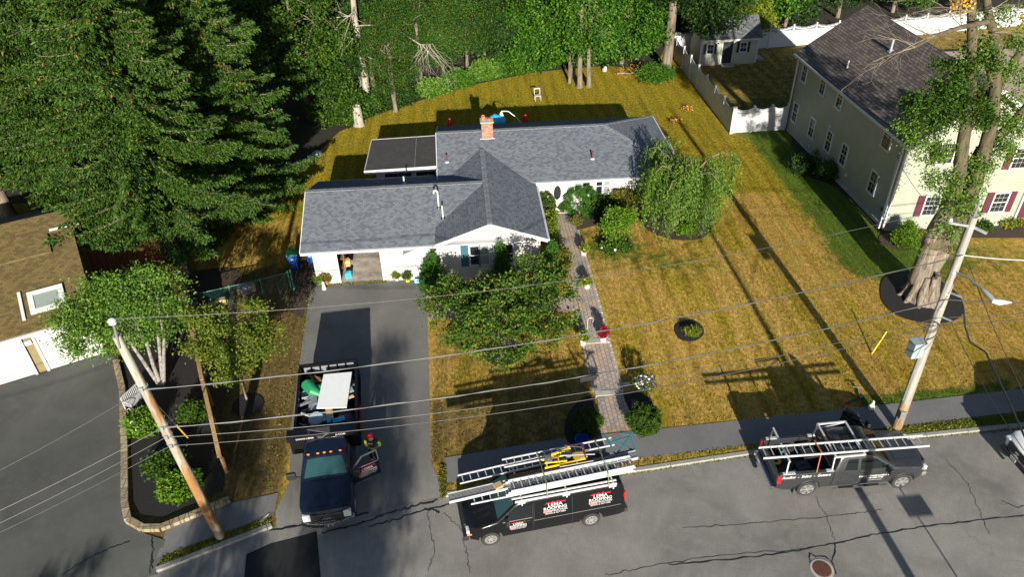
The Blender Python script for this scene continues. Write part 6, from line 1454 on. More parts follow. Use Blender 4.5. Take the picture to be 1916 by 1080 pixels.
# ------------------------------------------------ white car at the right edge
hc = math.radians(183); B = Body(.98, 1.1, 1.85, .2, -2.6, 2.45, nose=.16, tail=.06, crown=.05)
wcc = Vector((24.25, 19.5, ZR)); wc = thing('parked_car', 'white car with black grille parked at the kerb on the right edge', 'car', wcc, hc)
prof = [(2.4, .45), (2.46, .7), (2.4, 1.0), (2.2, 1.1), (1.2, 1.2), (.35, 1.72), (.0, 1.82), (-1.9, 1.83), (-2.35, 1.7), (-2.58, 1.1), (-2.6, .5)] + arch(-1.45, .42, .4, rev=True) + arch(1.45, .42, .4, rev=True)
B.obj(B.ext(prof, bev=.08, bz=.9), 'body', 'white_paint_car', wc)
B.top(lerp_line((1.12, 1.255), (.42, 1.685), 5), .84, .78, 'windscreen', 'carglass', wc)
for s in (1, -1):
    B.side([(.95, 1.2), (.3, 1.65), (-2.0, 1.66), (-2.1, 1.2)], s, 'side_window', 'carglass', wc); bx_obj(wc, 'headlamp', 'lamp', (2.22, s * .74, .95), (.34, .26, .16), .05); bx_obj(wc, 'door_mirror', 'white_paint_car', (.9, s * 1.08, 1.2), (.14, .22, .18), .04)
    for x in (-1.45, 1.45): wheel(wc, x, s * .84, .36, .24, 'alum', 'spoke', s)
bx_obj(wc, 'grille', 'black', (2.38, 0, .82), (.14, 1.15, .36), .05); bx_obj(wc, 'front_bumper', 'black', (2.42, 0, .48), (.16, 1.6, .2), .05); bx_obj(wc, 'number_plate', 'white', (2.52, 0, .55), (.02, .32, .16), .004)
q = MB(); q.lathe([(.11, 0), (.1, .012), (.001, .014)], (2.455, 0, .86), 18, Matrix.Rotation(PI / 2, 3, 'Y') @ Matrix.Diagonal((.5, 1, 1))); q.build('badge', M['chrome'], wc)
# ================================================ trees and plants
def leaf_obj(name, mat, par, C, D, size, aspect=.55, seed=0, droop=0.0):
    rg = np.random.default_rng(seed + 991); n = len(C); size = np.broadcast_to(np.asarray(size, float), (n,))
    D = D / (np.linalg.norm(D, axis=1, keepdims=True) + 1e-9); r = rg.normal(size=(n, 3)); sd_ = np.cross(D, r); sd_ /= np.linalg.norm(sd_, axis=1, keepdims=True) + 1e-9
    s = size[:, None]; up = np.cross(sd_, D) * s * .12
    V = np.empty((n, 4, 3)); V[:, 0] = C; V[:, 1] = C + D * s * .45 + sd_ * s * aspect / 2 + up; V[:, 2] = C + D * s; V[:, 2, 2] -= droop * size; V[:, 3] = C + D * s * .45 - sd_ * s * aspect / 2 + up
    me = bpy.data.meshes.new(name); me.vertices.add(4 * n); me.loops.add(4 * n); me.polygons.add(n)
    me.vertices.foreach_set('co', V.ravel()); me.loops.foreach_set('vertex_index', np.arange(4 * n, dtype=np.int32))
    me.polygons.foreach_set('loop_start', np.arange(0, 4 * n, 4, dtype=np.int32)); me.polygons.foreach_set('loop_total', np.full(n, 4, np.int32))
    me.update(); me.materials.append(L[mat] if isinstance(mat, str) else mat); o = bpy.data.objects.new(name, me); link(o, par); return o
def unit(rg, n):
    d = rg.normal(size=(n, 3)); return d / np.linalg.norm(d, axis=1, keepdims=True)
def crown_pts(rg, blobs, ncl, nlf, cr, shell=.7, out=.6, down=.25, flat=.7):
    B_ = np.array([b[:3] for b in blobs], float); Rr = np.array([b[3:6] if len(b) >= 6 else (b[3],) * 3 for b in blobs], float)
    w = (Rr.prod(axis=1)) ** (2 / 3); k = rg.choice(len(blobs), ncl, p=w / w.sum()); d = unit(rg, ncl)
    rad = shell + (1 - shell) * rg.random(ncl) ** .6; rad *= 1 + .10 * np.sin(d[:, 0] * 7 + d[:, 2] * 5 + k) 
    c = B_[k] + d * Rr[k] * rad[:, None]
    C = np.repeat(c, nlf, 0) + rg.normal(size=(ncl * nlf, 3)) * cr * np.array([1, 1, flat])
    D = np.repeat(d, nlf, 0) * out + unit(rg, ncl * nlf) * .75 + np.array([0, 0, -down]); return C, D, c
def limbs(mb, base, top, r0, r1, targets, rr=.10, rg=None, lean=0):
    base, top = Vector(base), Vector(top); P_ = [base.lerp(top, i / 5) + Vector((rg.uniform(-.08, .08) * (i > 0), rg.uniform(-.08, .08) * (i > 0), 0)) for i in range(6)]
    mb.tube([base + Vector((0, 0, -.1))] + P_, [r0 * 1.35] + [r0 + (r1 - r0) * i / 5 for i in range(6)], 12)
    for t in targets:
        t = Vector(t); k = rg.uniform(.45, .98); s = base.lerp(top, k); m_ = s.lerp(t, .5) + Vector((0, 0, (t - s).length * .10)); rs = (r0 + (r1 - r0) * k) * .55
        mb.tube([s, s.lerp(m_, .5), m_, m_.lerp(t, .6), t], [rs, rs * .8, rs * .55, rs * .35, rs * .12], 7)
def tree(name, label, loc, Ht, blobs, mat, barkm, tr=.2, top=.7, ncl=400, nlf=45, cr=.45, lf=.28, group=None, seed=1, shell=.7, cat='tree', nlimb=12, flat=.7, asp=.6, out=.6, down=.25, topxy=(0, 0)):
    rg = np.random.default_rng(seed); rn = random.Random(seed); o = thing(name, label, cat, loc, 0, group)
    C, D, c = crown_pts(rg, blobs, ncl, nlf, cr, shell, out, down, flat)
    q = MB(); tg_ = [c[i] * .92 + np.array([0, 0, Ht * .5]) * .08 for i in rg.choice(len(c), nlimb)]
    limbs(q, (0, 0, 0), (topxy[0], topxy[1], Ht * top), tr, tr * .35, tg_, rg=rn); q.build('trunk', M[barkm], o, smooth=True, recalc=False)
    leaf_obj('crown', mat, o, C, D, lf * (.7 + .6 * rg.random(len(C))), asp, seed); return o
def rand_blobs(seed, H0, H1, R_, n=11, r=(1.6, 2.6)):
    rn = random.Random(seed); out = []
    for i in range(n):
        t = (i + .5) / n; z = H0 + (H1 - H0) * t; a = i * 2.4 + rn.random(); rad = R_ * (.75 - .35 * abs(t - .35) * 2 * .9) * rn.uniform(.45, 1)
        b = rn.uniform(*r) * (1 - .35 * t); out.append((math.cos(a) * rad, math.sin(a) * rad, z, b, b, b * .8))
    return out
# ---- spruces
def spruce(label, loc, Ht, R_, seed, rz=0, z0=1.6, dens=1.0):
    rg = np.random.default_rng(seed); o = thing('spruce_tree', label, 'spruce', loc, rz, 'tall spruces left of the grey-roofed house'); q = MB(); q.tube([(0, 0, -.1), (0, 0, 1), (0, 0, Ht * .5), (0, 0, Ht)], [.48, .36, .22, .03], 12)
    Cs, Ds, Sz, cc, cd_ = [], [], [], [], []; z = z0
    while z < Ht - .3:
        L0 = R_ * (1 - z / Ht) ** .72; nb = 6 if z < Ht * .6 else 5; a0 = rg.random() * 6.28
        for b in range(nb):
            a = a0 + 2 * PI * b / nb + rg.normal() * .16; Lb = max(.35, L0 * rg.uniform(.72, 1.1)); dr = np.array([math.cos(a), math.sin(a), 0]); sd_ = np.array([-dr[1], dr[0], 0])
            sag = rg.uniform(.16, .34)
            def bp(t): return np.array([0, 0, z]) + dr * Lb * t + np.array([0, 0, Lb * (-sag * 1.6 * t + sag * 1.25 * t * t)])
            q.tube([bp(t) for t in (0, .25, .5, .75, 1)], [.055 * Lb / 4 + .015, .045 * Lb / 4 + .012, .03 * Lb / 4 + .01, .02, .008], 5, False)
            nt = max(3, int(Lb / .17 * dens))
            ts = .14 + .86 * (np.arange(nt) + rg.random(nt) * .5) / nt
            for t in ts:
                p = bp(t)
                k = 12; Cs.append(p + rg.normal(size=(k, 3)) * .08 + np.array([0, 0, .05])); Ds.append(dr + rg.normal(size=(k, 3)) * .7); Sz.append(np.full(k, .17))
                for s in (-1, 1):
                    tw = (.22 + 1.15 * (1 - t) ** .8 * min(1, Lb / 4) * (1 if t > .3 else t / .3 + .2)) * rg.uniform(.7, 1.15); td = dr * .75 + sd_ * s * .75; td /= np.linalg.norm(td)
                    k = max(2, int(tw / .085)); u = (np.arange(k) + rg.random(k)) / k
                    pts = p + td * (u * tw)[:, None]; pts[:, 2] -= (u * tw) ** 1.4 * .32
                    for rep in range(3):
                        Cs.append(pts + rg.normal(size=pts.shape) * .03); dd = td + rg.normal(size=pts.shape) * .38; dd[:, 2] -= .3 + .35 * rep; Ds.append(dd); Sz.append(np.full(k, .175))
            Cs.append(np.array([bp(1)] * 4)); Ds.append(dr + rg.normal(size=(4, 3)) * .3); Sz.append(np.full(4, .3))
            if rg.random() < .45:
                p = bp(rg.uniform(.7, 1)); m_ = rg.integers(4, 9); cc.append(p + rg.normal(size=(m_, 3)) * .16); cd_.append(np.tile([0, 0, -1.], (m_, 1)) + rg.normal(size=(m_, 3)) * .25)
        z += .36 + .12 * rg.random()
    # needles lying over the bough itself
    q.build('trunk', M['bark'], o, smooth=True, recalc=False)
    leaf_obj('needles', 'spruce', o, np.concatenate(Cs), np.concatenate(Ds), np.concatenate(Sz) * rg.uniform(.8, 1.2, sum(map(len, Sz))), .40, seed, .1)
    cr_ = leaf_obj('cones', 'cone', o, np.concatenate(cc), np.concatenate(cd_), .2, .45, seed); cr_['kind'] = 'stuff'; return o
sA = spruce('tall spruce with drooping cone-hung boughs above the green chain-link fence', (-16.6, 37.4, 0), 23, 6.2, 11, z0=4.2)
sB = spruce('broad spruce whose boughs reach toward the garage roof corner', (-15.2, 44.2, 0), 22, 6.3, 12, z0=1.4)
def again(o, loc, rz, sc, label, group=None):
    c = copy_tree(o); c.location = loc; c.rotation_euler = (0, 0, rz); c.scale = (sc,) * 3; c['label'] = label
    if group: c['group'] = group
    return c
again(sA, (-21.5, 42.5, 0), 2.1, 1.05, 'large spruce overhanging the ridge of the tan-roofed house')
again(sB, (-17.5, 51, 0), 4.0, 1.0, 'spruce standing behind the two front spruces beside the dark oak leaves')
again(sB, (-24.5, 51.0, 0), 1.0, 1.1, 'spruce in the middle of the dense stand at the upper left')
again(sA, (-29.5, 45, 0), 3.0, 1.1, 'spruce at the left border behind the tan-roofed house')
again(sA, (-22, 60, 0), 5.2, 1.0, 'rear spruce at the top of the dense stand')
again(sB, (-33, 56, 0), 5.6, 1.1, 'spruce in the far upper left corner')
# ---- woodland trees behind the lawn
G_ = 'woodland trees behind the back lawn'
bl = rand_blobs(3, 2.6, 13.0, 4.7, 15, (1.3, 2.2)); tO = tree('oak_tree', 'glossy green oak hanging over the dark corner right of the spruces', (-12.3, 59.5, 0), 14, bl, 'oak', 'bark', .25, .7, 330, 100, .38, .23, G_, 21)
bl = rand_blobs(5, 2.6, 14.0, 4.8, 17, (1.4, 2.3)); tM = tree('maple_tree', 'bright green maple rising over the cluster of bare trunks', (10.3, 65.6, 0), 15, bl, 'maple', 'bark', .24, .7, 320, 110, .42, .25, G_, 22, out=.5, shell=.6)
bl = rand_blobs(8, 2.6, 12.5, 3.8, 15, (1.2, 2.0)); tLo = tree('locust_tree', 'feathery green tree with yellow-tinged leaves above the fan of dead twigs', (-3.2, 64.2, 0), 13, bl, 'locust', 'bark', .16, .75, 420, 85, .38, .16, G_, 23, flat=.4, asp=.4, shell=.45)
bl = rand_blobs(9, 2.0, 13.0, 4.8, 16, (1.4, 2.3)); tD = tree('woodland_tree', 'dark leafy tree between the feathery tree and the bright maple', (5.2, 70.0, 0), 14, bl, 'dark', 'bark', .22, .7, 320, 100, .42, .25, G_, 24, shell=.6)
def cp_(o, x, y, rz, sc, lab): return again(o, (x, y, 0), rz, sc, lab)
cp_(tLo, -5.3, 59.8, 1.0, .80, 'thin-stemmed tree at the lawn edge left of the dead twigs'); cp_(tLo, .9, 67.5, 2.2, 1.0, 'feathery green tree behind the weeds at the lawn edge')
cp_(tD, -8.2, 63.5, .5, .9, 'dark tree behind the pale dead trunk'); cp_(tM, 15.2, 68.2, 1.9, .98, 'bright maple left of the big shaded trunk'); cp_(tM, 6.8, 67.8, 4.0, .86, 'bright green tree left of the cluster of bare trunks')
bl = rand_blobs(14, 6.5, 16.0, 5.2, 13, (1.9, 2.8)); tBig = tree('oak_tree', 'large oak with a thick straight trunk beside the side fence', (18.72, 65.6, 0), 18, bl + [(4.2, -1.0, 5.2, 1.8, 1.6, 1.0), (5.2, .5, 6.8, 2.0, 1.6, 1.2), (3.0, -.6, 4.2, 1.4, 1.2, .8)], 'dark', 'bark', .48, .75, 480, 90, .42, .24, G_, 25)
cp_(tD, 24.5, 75, 2.5, 1.0, 'dark tree behind the garden shed'); cp_(tLo, 29, 77, 3.5, .9, 'loose tree behind the back fence right of the shed'); cp_(tD, 34.0, 76.8, 4.6, 1.0, 'dark tree behind the back fence left of the brown roof')
cp_(tD, 40.5, 79, .2, 1.05, 'dark tree above the ridge of the sage house'); cp_(tM, 47, 80, 5.2, .9, 'green tree behind the back fence at the upper right'); cp_(tD, 54, 80, 1.2, 1.0, 'dark tree in the upper right corner')
bl = [(0, 0, 2.6, 1.6, 1.4, 1.4), (1.2, .2, 2.0, 1.2, 1.2, 1.1), (-1.1, .3, 1.8, 1.1, 1.1, 1), (.3, 0, 4.0, 1.1, 1.1, 1)]
tY = tree('young_tree', 'yellow-green young tree just behind the shed roof', (28.3, 71.9, 0), 4.5, bl, 'yellowgreen', 'bark', .07, .7, 120, 45, .3, .24, None, 26)
rn = random.Random(9); idx = 0; ords = ['first', 'second', 'third', 'fourth', 'fifth', 'sixth', 'seventh', 'eighth', 'ninth', 'tenth', 'eleventh', 'twelfth']
for row, (y, x0, x1, st_) in enumerate(((78.5, -34, 30, 7.0), (88, -44, 50, 8.4), (99, -54, 66, 9.6))):
    x = x0; k = 0
    while x < x1:
        t = [tD, tO, tLo, tM, tD, tO][(k * 5 + row * 3) % 6]
        c = cp_(t, x + rn.uniform(-1.5, 1.5), y + rn.uniform(-2, 2), rn.random() * 6.28, rn.uniform(1.05, 1.3), '%s tree from the left in the %s row of the wood behind' % (ords[min(k, 11)] if k < 12 else 'last', ['nearest', 'middle', 'farthest'][row])); x += st_; k += 1
cp_(tLo, -1.2, 66.5, 3.0, .95, 'feathery tree deep behind the fan of dead twigs'); cp_(tD, 2.6, 69.0, 1.4, .85, 'dark tree behind the green weeds at the lawn edge'); cp_(tO, -6.4, 66.0, 2.7, .95, 'oak crown behind the pale dead trunk'); cp_(tM, 12.8, 69.8, .6, .9, 'bright maple behind the cluster of bare trunks')
# pale dead tree
dtree = thing('dead_tree', 'pale dead tree with bare crooked limbs at the wood edge', 'dead tree', (-7.6, 60.6, 0))
q = MB(); rn = random.Random(4)
def twigs(mb, p, d, L_, r, depth, rn, grav=-.05, n=3, seg=4):
    p = Vector(p); d = Vector(d).normalized(); P_ = [p.copy()]
    for i in range(seg):
        d = (d + Vector((rn.uniform(-.22, .22), rn.uniform(-.22, .22), rn.uniform(-.2, .2) + grav))).normalized(); p = p + d * (L_ / seg); P_.append(p.copy())
    mb.tube(P_, [r * (1 - .6 * i / seg) for i in range(seg + 1)], 5 if depth else 4, False)
    if depth:
        for k in range(n):
            s = P_[rn.randint(1, seg)]; dd = (d + Vector((rn.uniform(-.9, .9), rn.uniform(-.9, .9), rn.uniform(-.6, .6)))).normalized(); twigs(mb, s, dd, L_ * rn.uniform(.5, .75), r * .5, depth - 1, rn, grav, n, seg)
q.tube([(0, 0, 0), (.1, 0, 3), (-.1, .1, 7), (.1, 0, 11), (.0, .1, 14)], [.34, .27, .23, .18, .1], 10)
for k in range(12): twigs(q, (.0, 0, 4.5 + k * .75), (math.cos(k * 2.2), math.sin(k * 2.2) - .5, .1), 2.6, .06, 2, rn)
q.build('trunk', M['bark_pale'], dtree, smooth=True, recalc=False)
dt2 = thing('fallen_branch', 'fan of pale dead twigs hanging at the edge of the back lawn', 'branch', (-3.0, 61.8, 0)); q = MB()
a = PY(770, 125, 61.5); b = PY(800, 140, 61.0)
for k in range(11): twigs(q, Vector((-2.9 + .1 * k, 61.6, 4.8)) - Vector(dt2.location), (math.sin(k * 1.3) * .7 + .1, -.25, -.8), 2.2, .022, 2, rn, -.03)
q.tube([Vector((-4.9, 62.3, 6.0)) - Vector(dt2.location), Vector((-2.8, 61.6, 4.7)) - Vector(dt2.location)], .06, 6); q.build('twigs', M['bark_pale'], dt2, recalc=False)
for k, (px, py, h, r, lab) in enumerate(((1065, 155, 5, .13, 'slim bare trunk left of the pair below the maple'), (1084, 163, 7, .24, 'thick bare trunk in the middle of the cluster below the maple'), (1101, 162, 6, .20, 'right bare trunk of the cluster below the maple'), (740, 208, 6, .17, 'straight thin trunk standing alone at the lawn edge'), (707, 200, 6, .2, 'dark trunk between the stump and the thin trunk'))):
    o = thing('bare_tree', lab, 'trunk', G(px, py)); q = MB(); q.tube([(0, 0, -.1), (.02, 0, .3), (-.05 * k, .1, h * .5), (.05, .3, h)], [r * 1.5, r, r * .8, r * .5], 12)
    for j in range(4): twigs(q, (0, .15, h * (.6 + .12 * j)), (math.cos(j * 2), .3, .8), 1.6, .04, 1, rn)
    q.build('trunk', M['bark'], o, smooth=True, recalc=False)
o = thing('tree_stump', 'broken pale tree stump at the lawn edge right of the spruces', 'stump', G(672, 234)); q = MB(); q.lathe([(.5, -.05), (.38, .3), (.36, 1.2), (.3, 1.6), (.1, 1.25)], n=14); q.build('stump', M['bark_pale'], o, smooth=True)
# ---- shrubs
def shrub(label, loc, blobs, mat, seed, ncl=60, nlf=40, cr=.16, lf=.12, cat='shrub', name='shrub', shell=.75, asp=.6, flowers=None, nf=0, fs=.1, stem=True, group=None, out=.3, down=.1, fz=None):
    rg = np.random.default_rng(seed); o = thing(name, label, cat, loc, 0, group); C, D, c = crown_pts(rg, blobs, ncl, nlf, cr, shell, out, down, .8)
    m_ = C[:, 2] > .03; C, D = C[m_], D[m_]; leaf_obj('foliage', mat, o, C, D, lf * (.7 + .6 * rg.random(len(C))), asp, seed)
    if stem:
        q = MB(); zc = blobs[0][2]
        for k in range(6): a = k * 1.05; q.tube([(0, 0, -.02), (math.cos(a) * .08, math.sin(a) * .08, zc * .4), (math.cos(a) * blobs[0][3] * .5, math.sin(a) * blobs[0][3] * .5, zc)], [.025, .02, .01], 5)
        q.build('stem', M['bark'], o, recalc=False)
    if flowers:
        i = rg.choice(len(c), min(nf, len(c)), replace=False); f = MB()
        for p in c[i]: f.ball(p * np.array([1.05, 1.05, 1.0]) + (0 if fz is None else np.array([0, 0, fz])), fs * rg.uniform(.7, 1.2), 7, (1, 1, .6))
        f.build('flowers', M[flowers], o, smooth=True)
    return o
def ball_sh(label, px, r, h, mat='yew', seed=1, **k):
    p = T(*px); return shrub(label, p, [(0, 0, h * .45, r, r, h * .55)], mat, seed, int(220 * r * r) + 40, 70, .07, .08, shell=.9, **k)
gb = 'round clipped shrubs at the foot of the walkway'
ball_sh('clipped round shrub left of the walkway foot, half in shade', (1098, 803), .58, .95, seed=31, group=gb); ball_sh('clipped round shrub right of the walkway foot', (1203, 800), .68, 1.0, seed=32, group=gb)
def cone_sh(label, px, r, h, seed, mat='arbor', at=None):
    p = at or T(*px); return shrub(label, p, [(0, 0, h * (.12 + .17 * i), r * (1 - i * .17), r * (1 - i * .17), h * .2) for i in range(5)], mat, seed, 260, 45, .09, .085, shell=.88, cat='conifer', name='conical_shrub', out=.5, down=-.4)
cone_sh('conical evergreen at the right corner of the garage front', (812, 540), .72, 2.5, 33); cone_sh('conical evergreen right of the gable beside the walkway', (1032, 520), .68, 2.4, 34); cone_sh('narrow conical evergreen in front of the gable windows', (930, 500), .5, 2.9, 35, at=Vector((1.75, 33.9, .2)))
cone_sh('small pointed evergreen at the front corner of the sage house', (1690, 455), .72, 1.5, 36, 'bushlime')
ball_sh('dark clipped shrub left of the front door', (1022, 408), .5, 1.7, 'yew', 37); ball_sh('large round shrub right of the front door', (1084, 400), .95, 1.95, 'arbor', 38)
shrub('yellow-green plants between the grey gable roof and the walkway', T(1030, 438), [(0, 0, .5, .4, 1.4, .5), (.1, 1.2, .4, .35, .8, .4)], 'yellowgreen', 39, 60, 40, .15, .12)
shrub('yellow-leaved bush right of the conical evergreen by the walkway', T(1045, 515), [(0, 0, .8, .6, .8, .8), (.1, 1, .6, .5, .6, .6)], 'redbush', 40, 70, 40, .16, .13)
shrub('dark green shrub under the house windows', T(1122, 404), [(0, 0, .6, .8, .7, .6), (.7, .2, .5, .6, .5, .5)], 'dark', 41, 110, 45, .18, .14)
shrub('shrub with orange-tinged tips under the right windows', T(1163, 396), [(0, 0, .7, .85, .7, .7), (.9, -.2, .65, .6, .6, .65)], 'redbush', 42, 120, 45, .2, .14)
shrub('small shrub with orange leaves at the front of the brown bed', T(1076, 420), [(0, 0, .3, .3, .25, .2)], 'redbush', 43, 30, 30, .1, .1)
tree('young_tree', 'small bright green tree in the flower ring on the lawn', T(1150, 458), 2.2, [(0, 0, 1.1, .6, .55, .5), (.5, .3, 1.4, .55, .5, .45), (-.4, .1, 1.2, .4, .4, .35), (.75, .7, 1.6, .5, .5, .4), (.0, .5, 1.7, .4, .4, .4)], 'bushlime', 'bark', .05, .6, 110, 34, .17, .14, None, 44, .5)
shrub('clump of white and lilac flowers in the ring bed on the lawn', T(1152, 468), [(0, 0, .2, .9, .35, .22)], 'yew', 45, 60, 35, .12, .14, flowers='fl_white', nf=9, fs=.10)
shrub('lime green bush at the front of the weeping tree bed', T(1283, 440), [(0, 0, .35, .5, .4, .4)], 'bushlime', 46, 60, 40, .1, .11)
shrub('spiky daylilies in the small round bed in the lawn', T(1293, 628), [(0, 0, .14, .26, .2, .14)], 'yellowgreen', 47, 26, 24, .08, .24, asp=.14, down=-.9, cat='plant', name='daylily')
shrub('dark low plants at the back of the small round bed in the lawn', T(1283, 617), [(0, 0, .08, .3, .15, .08)], 'yew', 48, 24, 24, .06, .08)
shrub('hydrangea with white flowers beside the white bench', G(274, 806), [(0, 0, .5, .55, .5, .42)], 'bushlime', 49, 110, 45, .14, .14, flowers='fl_white', nf=12, fs=.12)
shrub('rounded shrub in the black bed beside the cedar fence', G(364, 785), [(0, 0, .42, .46, .45, .38)], 'yew', 50, 110, 45, .12, .11); shrub('rose bush with pink flowers in the black bed', G(308, 885), [(0, 0, .45, .52, .45, .4), (.4, .3, .5, .35, .35, .35)], 'yew', 51, 90, 40, .14, .12, flowers='fl_pink', nf=14, fs=.07)
shrub('glossy green shrub at the foot of the rusty pole', G(336, 925), [(0, 0, .45, .55, .5, .4), (.35, .2, .45, .4, .4, .38)], 'bushlime', 52, 150, 45, .13, .13)
for k, (px, lab, r, m_) in enumerate((((1500, 322), 'spiky dark grass clump left of the condenser unit', .8, 'dark'), ((1548, 330), 'leafy light green plants right of the condenser unit', .75, 'yew'), ((1545, 300), 'tall ornamental grass behind the condenser unit', .6, 'birch'))): shrub(lab, T(*px), [(0, 0, .45, r, r * .9, .5)], m_, 60 + k, 70, 40, .18, .26, asp=.2, down=-.5)
shrub('small green weeds by the sage house front wall', T(1835, 432), [(0, 0, .25, .5, .25, .3)], 'yew', 64, 30, 30, .12, .14); shrub('yellow flowering plant at the sage house front wall', T(1890, 425), [(0, 0, .25, .6, .25, .25)], 'yellowgreen', 65, 30, 30, .12, .12, flowers='fl_orange', nf=6, fs=.06)
shrub('dry yellow plant beside the pointed evergreen', T(1708, 440), [(0, 0, .25, .4, .3, .25)], 'redbush', 66, 30, 30, .12, .12)
for k, (x, y, r, m_, lab) in enumerate(((-2.4, 62.9, .8, 'birch', 'first light green weed bush at the lawn edge from the left'), (-.3, 64.4, .9, 'maple', 'second light green weed bush at the lawn edge from the left'), (2.2, 66.2, .95, 'birch', 'third light green weed bush at the lawn edge from the left'), (4.8, 67.3, 1.3, 'maple', 'green undergrowth left of the maple trunks'), (7.6, 68.2, 1.1, 'maple', 'yellowish undergrowth just left of the maple trunks'),
                        (-10.3, 57.6, 1.5, 'oak', 'low oak scrub at the dark corner beside the stump'), (-6.0, 60.9, 1.2, 'dark', 'dark undergrowth between stump and thin trunk'), (13.4, 68.6, 1.4, 'dark', 'dark undergrowth right of the maple trunks'), (-8.9, 59.0, 1.4, 'oak', 'leafy scrub above the pale stump'))):
    shrub(lab, (x, y, 0), [(0, 0, r * .6, r * 1.1, r * .8, r * .8), (r * .9, .3, r * .5, r * .8, r * .7, r * .6)], m_, 70 + k, 130, 45, .25, .22, group='undergrowth along the lawn edge')
shrub('fern-like green bush at the foot of the big oak', G(1222, 152), [(0, 0, .6, 1.2, .8, .7), (1.0, .4, .5, .7, .6, .5)], 'maple', 80, 110, 40, .25, .3, asp=.2)
shrub('pile of reddish dead brush beside the big oak', G(1190, 142), [(0, 0, .35, 1.6, .6, .35)], 'dry', 81, 30, 25, .3, .25, asp=.1, name='brush_pile', cat='brush pile')
# verge weeds growing along kerb and driveway (one ground-cover mass)
rg = np.random.default_rng(77); pts = []
for k in range(9500):
    x = rg.uniform(-1.5, 28); y = rg.uniform(kerbY(x) + .2, swf(x) - .03)
    dens = .25 + .75 * (x > 17); 
    if rg.random() < dens: pts.append((x, y, .0))
for k in range(2600):
    x = rg.uniform(-12.2, -8.4); y = rg.uniform(kerbY(x) + .2, swf(x) - .02); pts.append((x, y, .0))
for k in range(1300): y = rg.uniform(19.9, 21.6); pts.append((-1.62 + rg.normal() * .06, y, .03))
for k in range(2200): x = rg.uniform(-1.2, 24); pts.append((x, kerbY(x) - .06 + rg.normal() * .03, ZR))
for k in range(500): pts.append((-8.8 + rg.normal() * .12, rg.uniform(21, 35.5), .02))
for k in range(900): pts.append((rg.uniform(-8.4, -4.6), 35.28 + rg.normal() * .05, .03))
C = np.array(pts); D = unit(rg, len(C)) * .8 + np.array([0, 0, .8]); go = leaf_obj('verge_weeds', leaf_mat('verge_grass', (.06, .10, .01), (.12, .15, .02), (.30, .23, .07), .1), None, C, D, .075 * (.6 + .8 * rg.random(len(C))), .4, 5); tag(go, 'weedy grass along the kerbs and driveway edges', 'grass', kind='stuff')
# ---- weeping tree
wp = thing('weeping_tree', 'weeping tree with hanging leafy branches covering the right end of the house', 'weeping tree', T(1262, 432)); rn = random.Random(6); rg = np.random.default_rng(6); q = MB()
q.tube([(0, 0, -.1), (.05, 0, 1.2), (-.05, .1, 2.6)], [.2, .14, .12], 10); C, D = [], []
for k in range(17):
    a = k * 2.4; R_ = rn.uniform(1.3, 3.15) * (1.08 if math.cos(a) > 0 else .9); hz = rn.uniform(3.9, 5.4); P_ = [Vector((0, .1, 2.5))]
    for t in (.25, .5, .75, 1): P_.append(Vector((math.cos(a) * R_ * t, math.sin(a) * R_ * .85 * t + .1, 2.5 + (hz - 2.5) * math.sin(min(1, t * 1.25) * PI / 2) - .7 * max(0, t - .7) * 2)))
    q.tube(P_, [.08, .06, .045, .03, .02], 6, False)
    for j in range(24):
        t = rn.uniform(.22, 1.05) * 4; i = min(3, int(t)); s = P_[i].lerp(P_[i + 1], t - i) + Vector((rn.uniform(-.5, .5), rn.uniform(-.5, .5), rn.uniform(-.1, .25))); Ls = min(s.z - .5, rn.uniform(1.0, 4.2)); n = int(Ls / .034); u = (np.arange(n) + .5) / n
        od = np.array([s.x, s.y, 0]); od = od / (np.linalg.norm(od) + .01); sw = rn.uniform(.0, .45)
        p = np.array(s) + np.outer(np.sin(u * 1.6) * sw, od); p[:, 2] += .15 * np.sin(u * 3) - u * Ls; p += rg.normal(size=p.shape) * .055
        C.append(p); d = rg.normal(size=p.shape) * .45; d[:, 2] -= .8; D.append(d)
q.build('trunk', M['bark'], wp, smooth=True, recalc=False); C = np.concatenate(C); D = np.concatenate(D); leaf_obj('crown', 'weep', wp, C, D, .15 * (.7 + .6 * rg.random(len(C))), .36, 6)
# ---- crab apple, birch, young tree by the street
bl = [(0, .6, 2.7, 1.9, 1.8, 1.2), (-2.0, .8, 2.1, 1.5, 1.4, 1.0), (2.1, .6, 2.2, 1.7, 1.5, 1.1), (-.9, 2.0, 2.4, 1.4, 1.2, .8), (1.3, 2.2, 2.8, 1.4, 1.1, .9), (.2, -1.1, 1.7, 1.4, 1.0, .8), (2.9, 2.3, 2.3, 1.1, 1.1, .9), (-2.6, 2.2, 2.2, 1.1, 1.1, .9), (.4, 1.0, 3.1, 1.3, 1.2, .8), (-1.6, -.4, 1.7, 1.0, .8, .7), (1.7, 3.0, 3.6, .6, .6, .6), (-2.4, 2.6, 2.4, .7, .6, .6), (1.9, -.6, 1.8, 1.1, .9, .7)]
tree('crab_apple_tree', 'dense spreading small tree with reddish tips in front of the gable', T(938, 668), 4.4, bl, 'crab', 'bark', .16, .4, 330, 80, .19, .145, None, 90, .6, nlimb=26, out=.55, down=0.0)
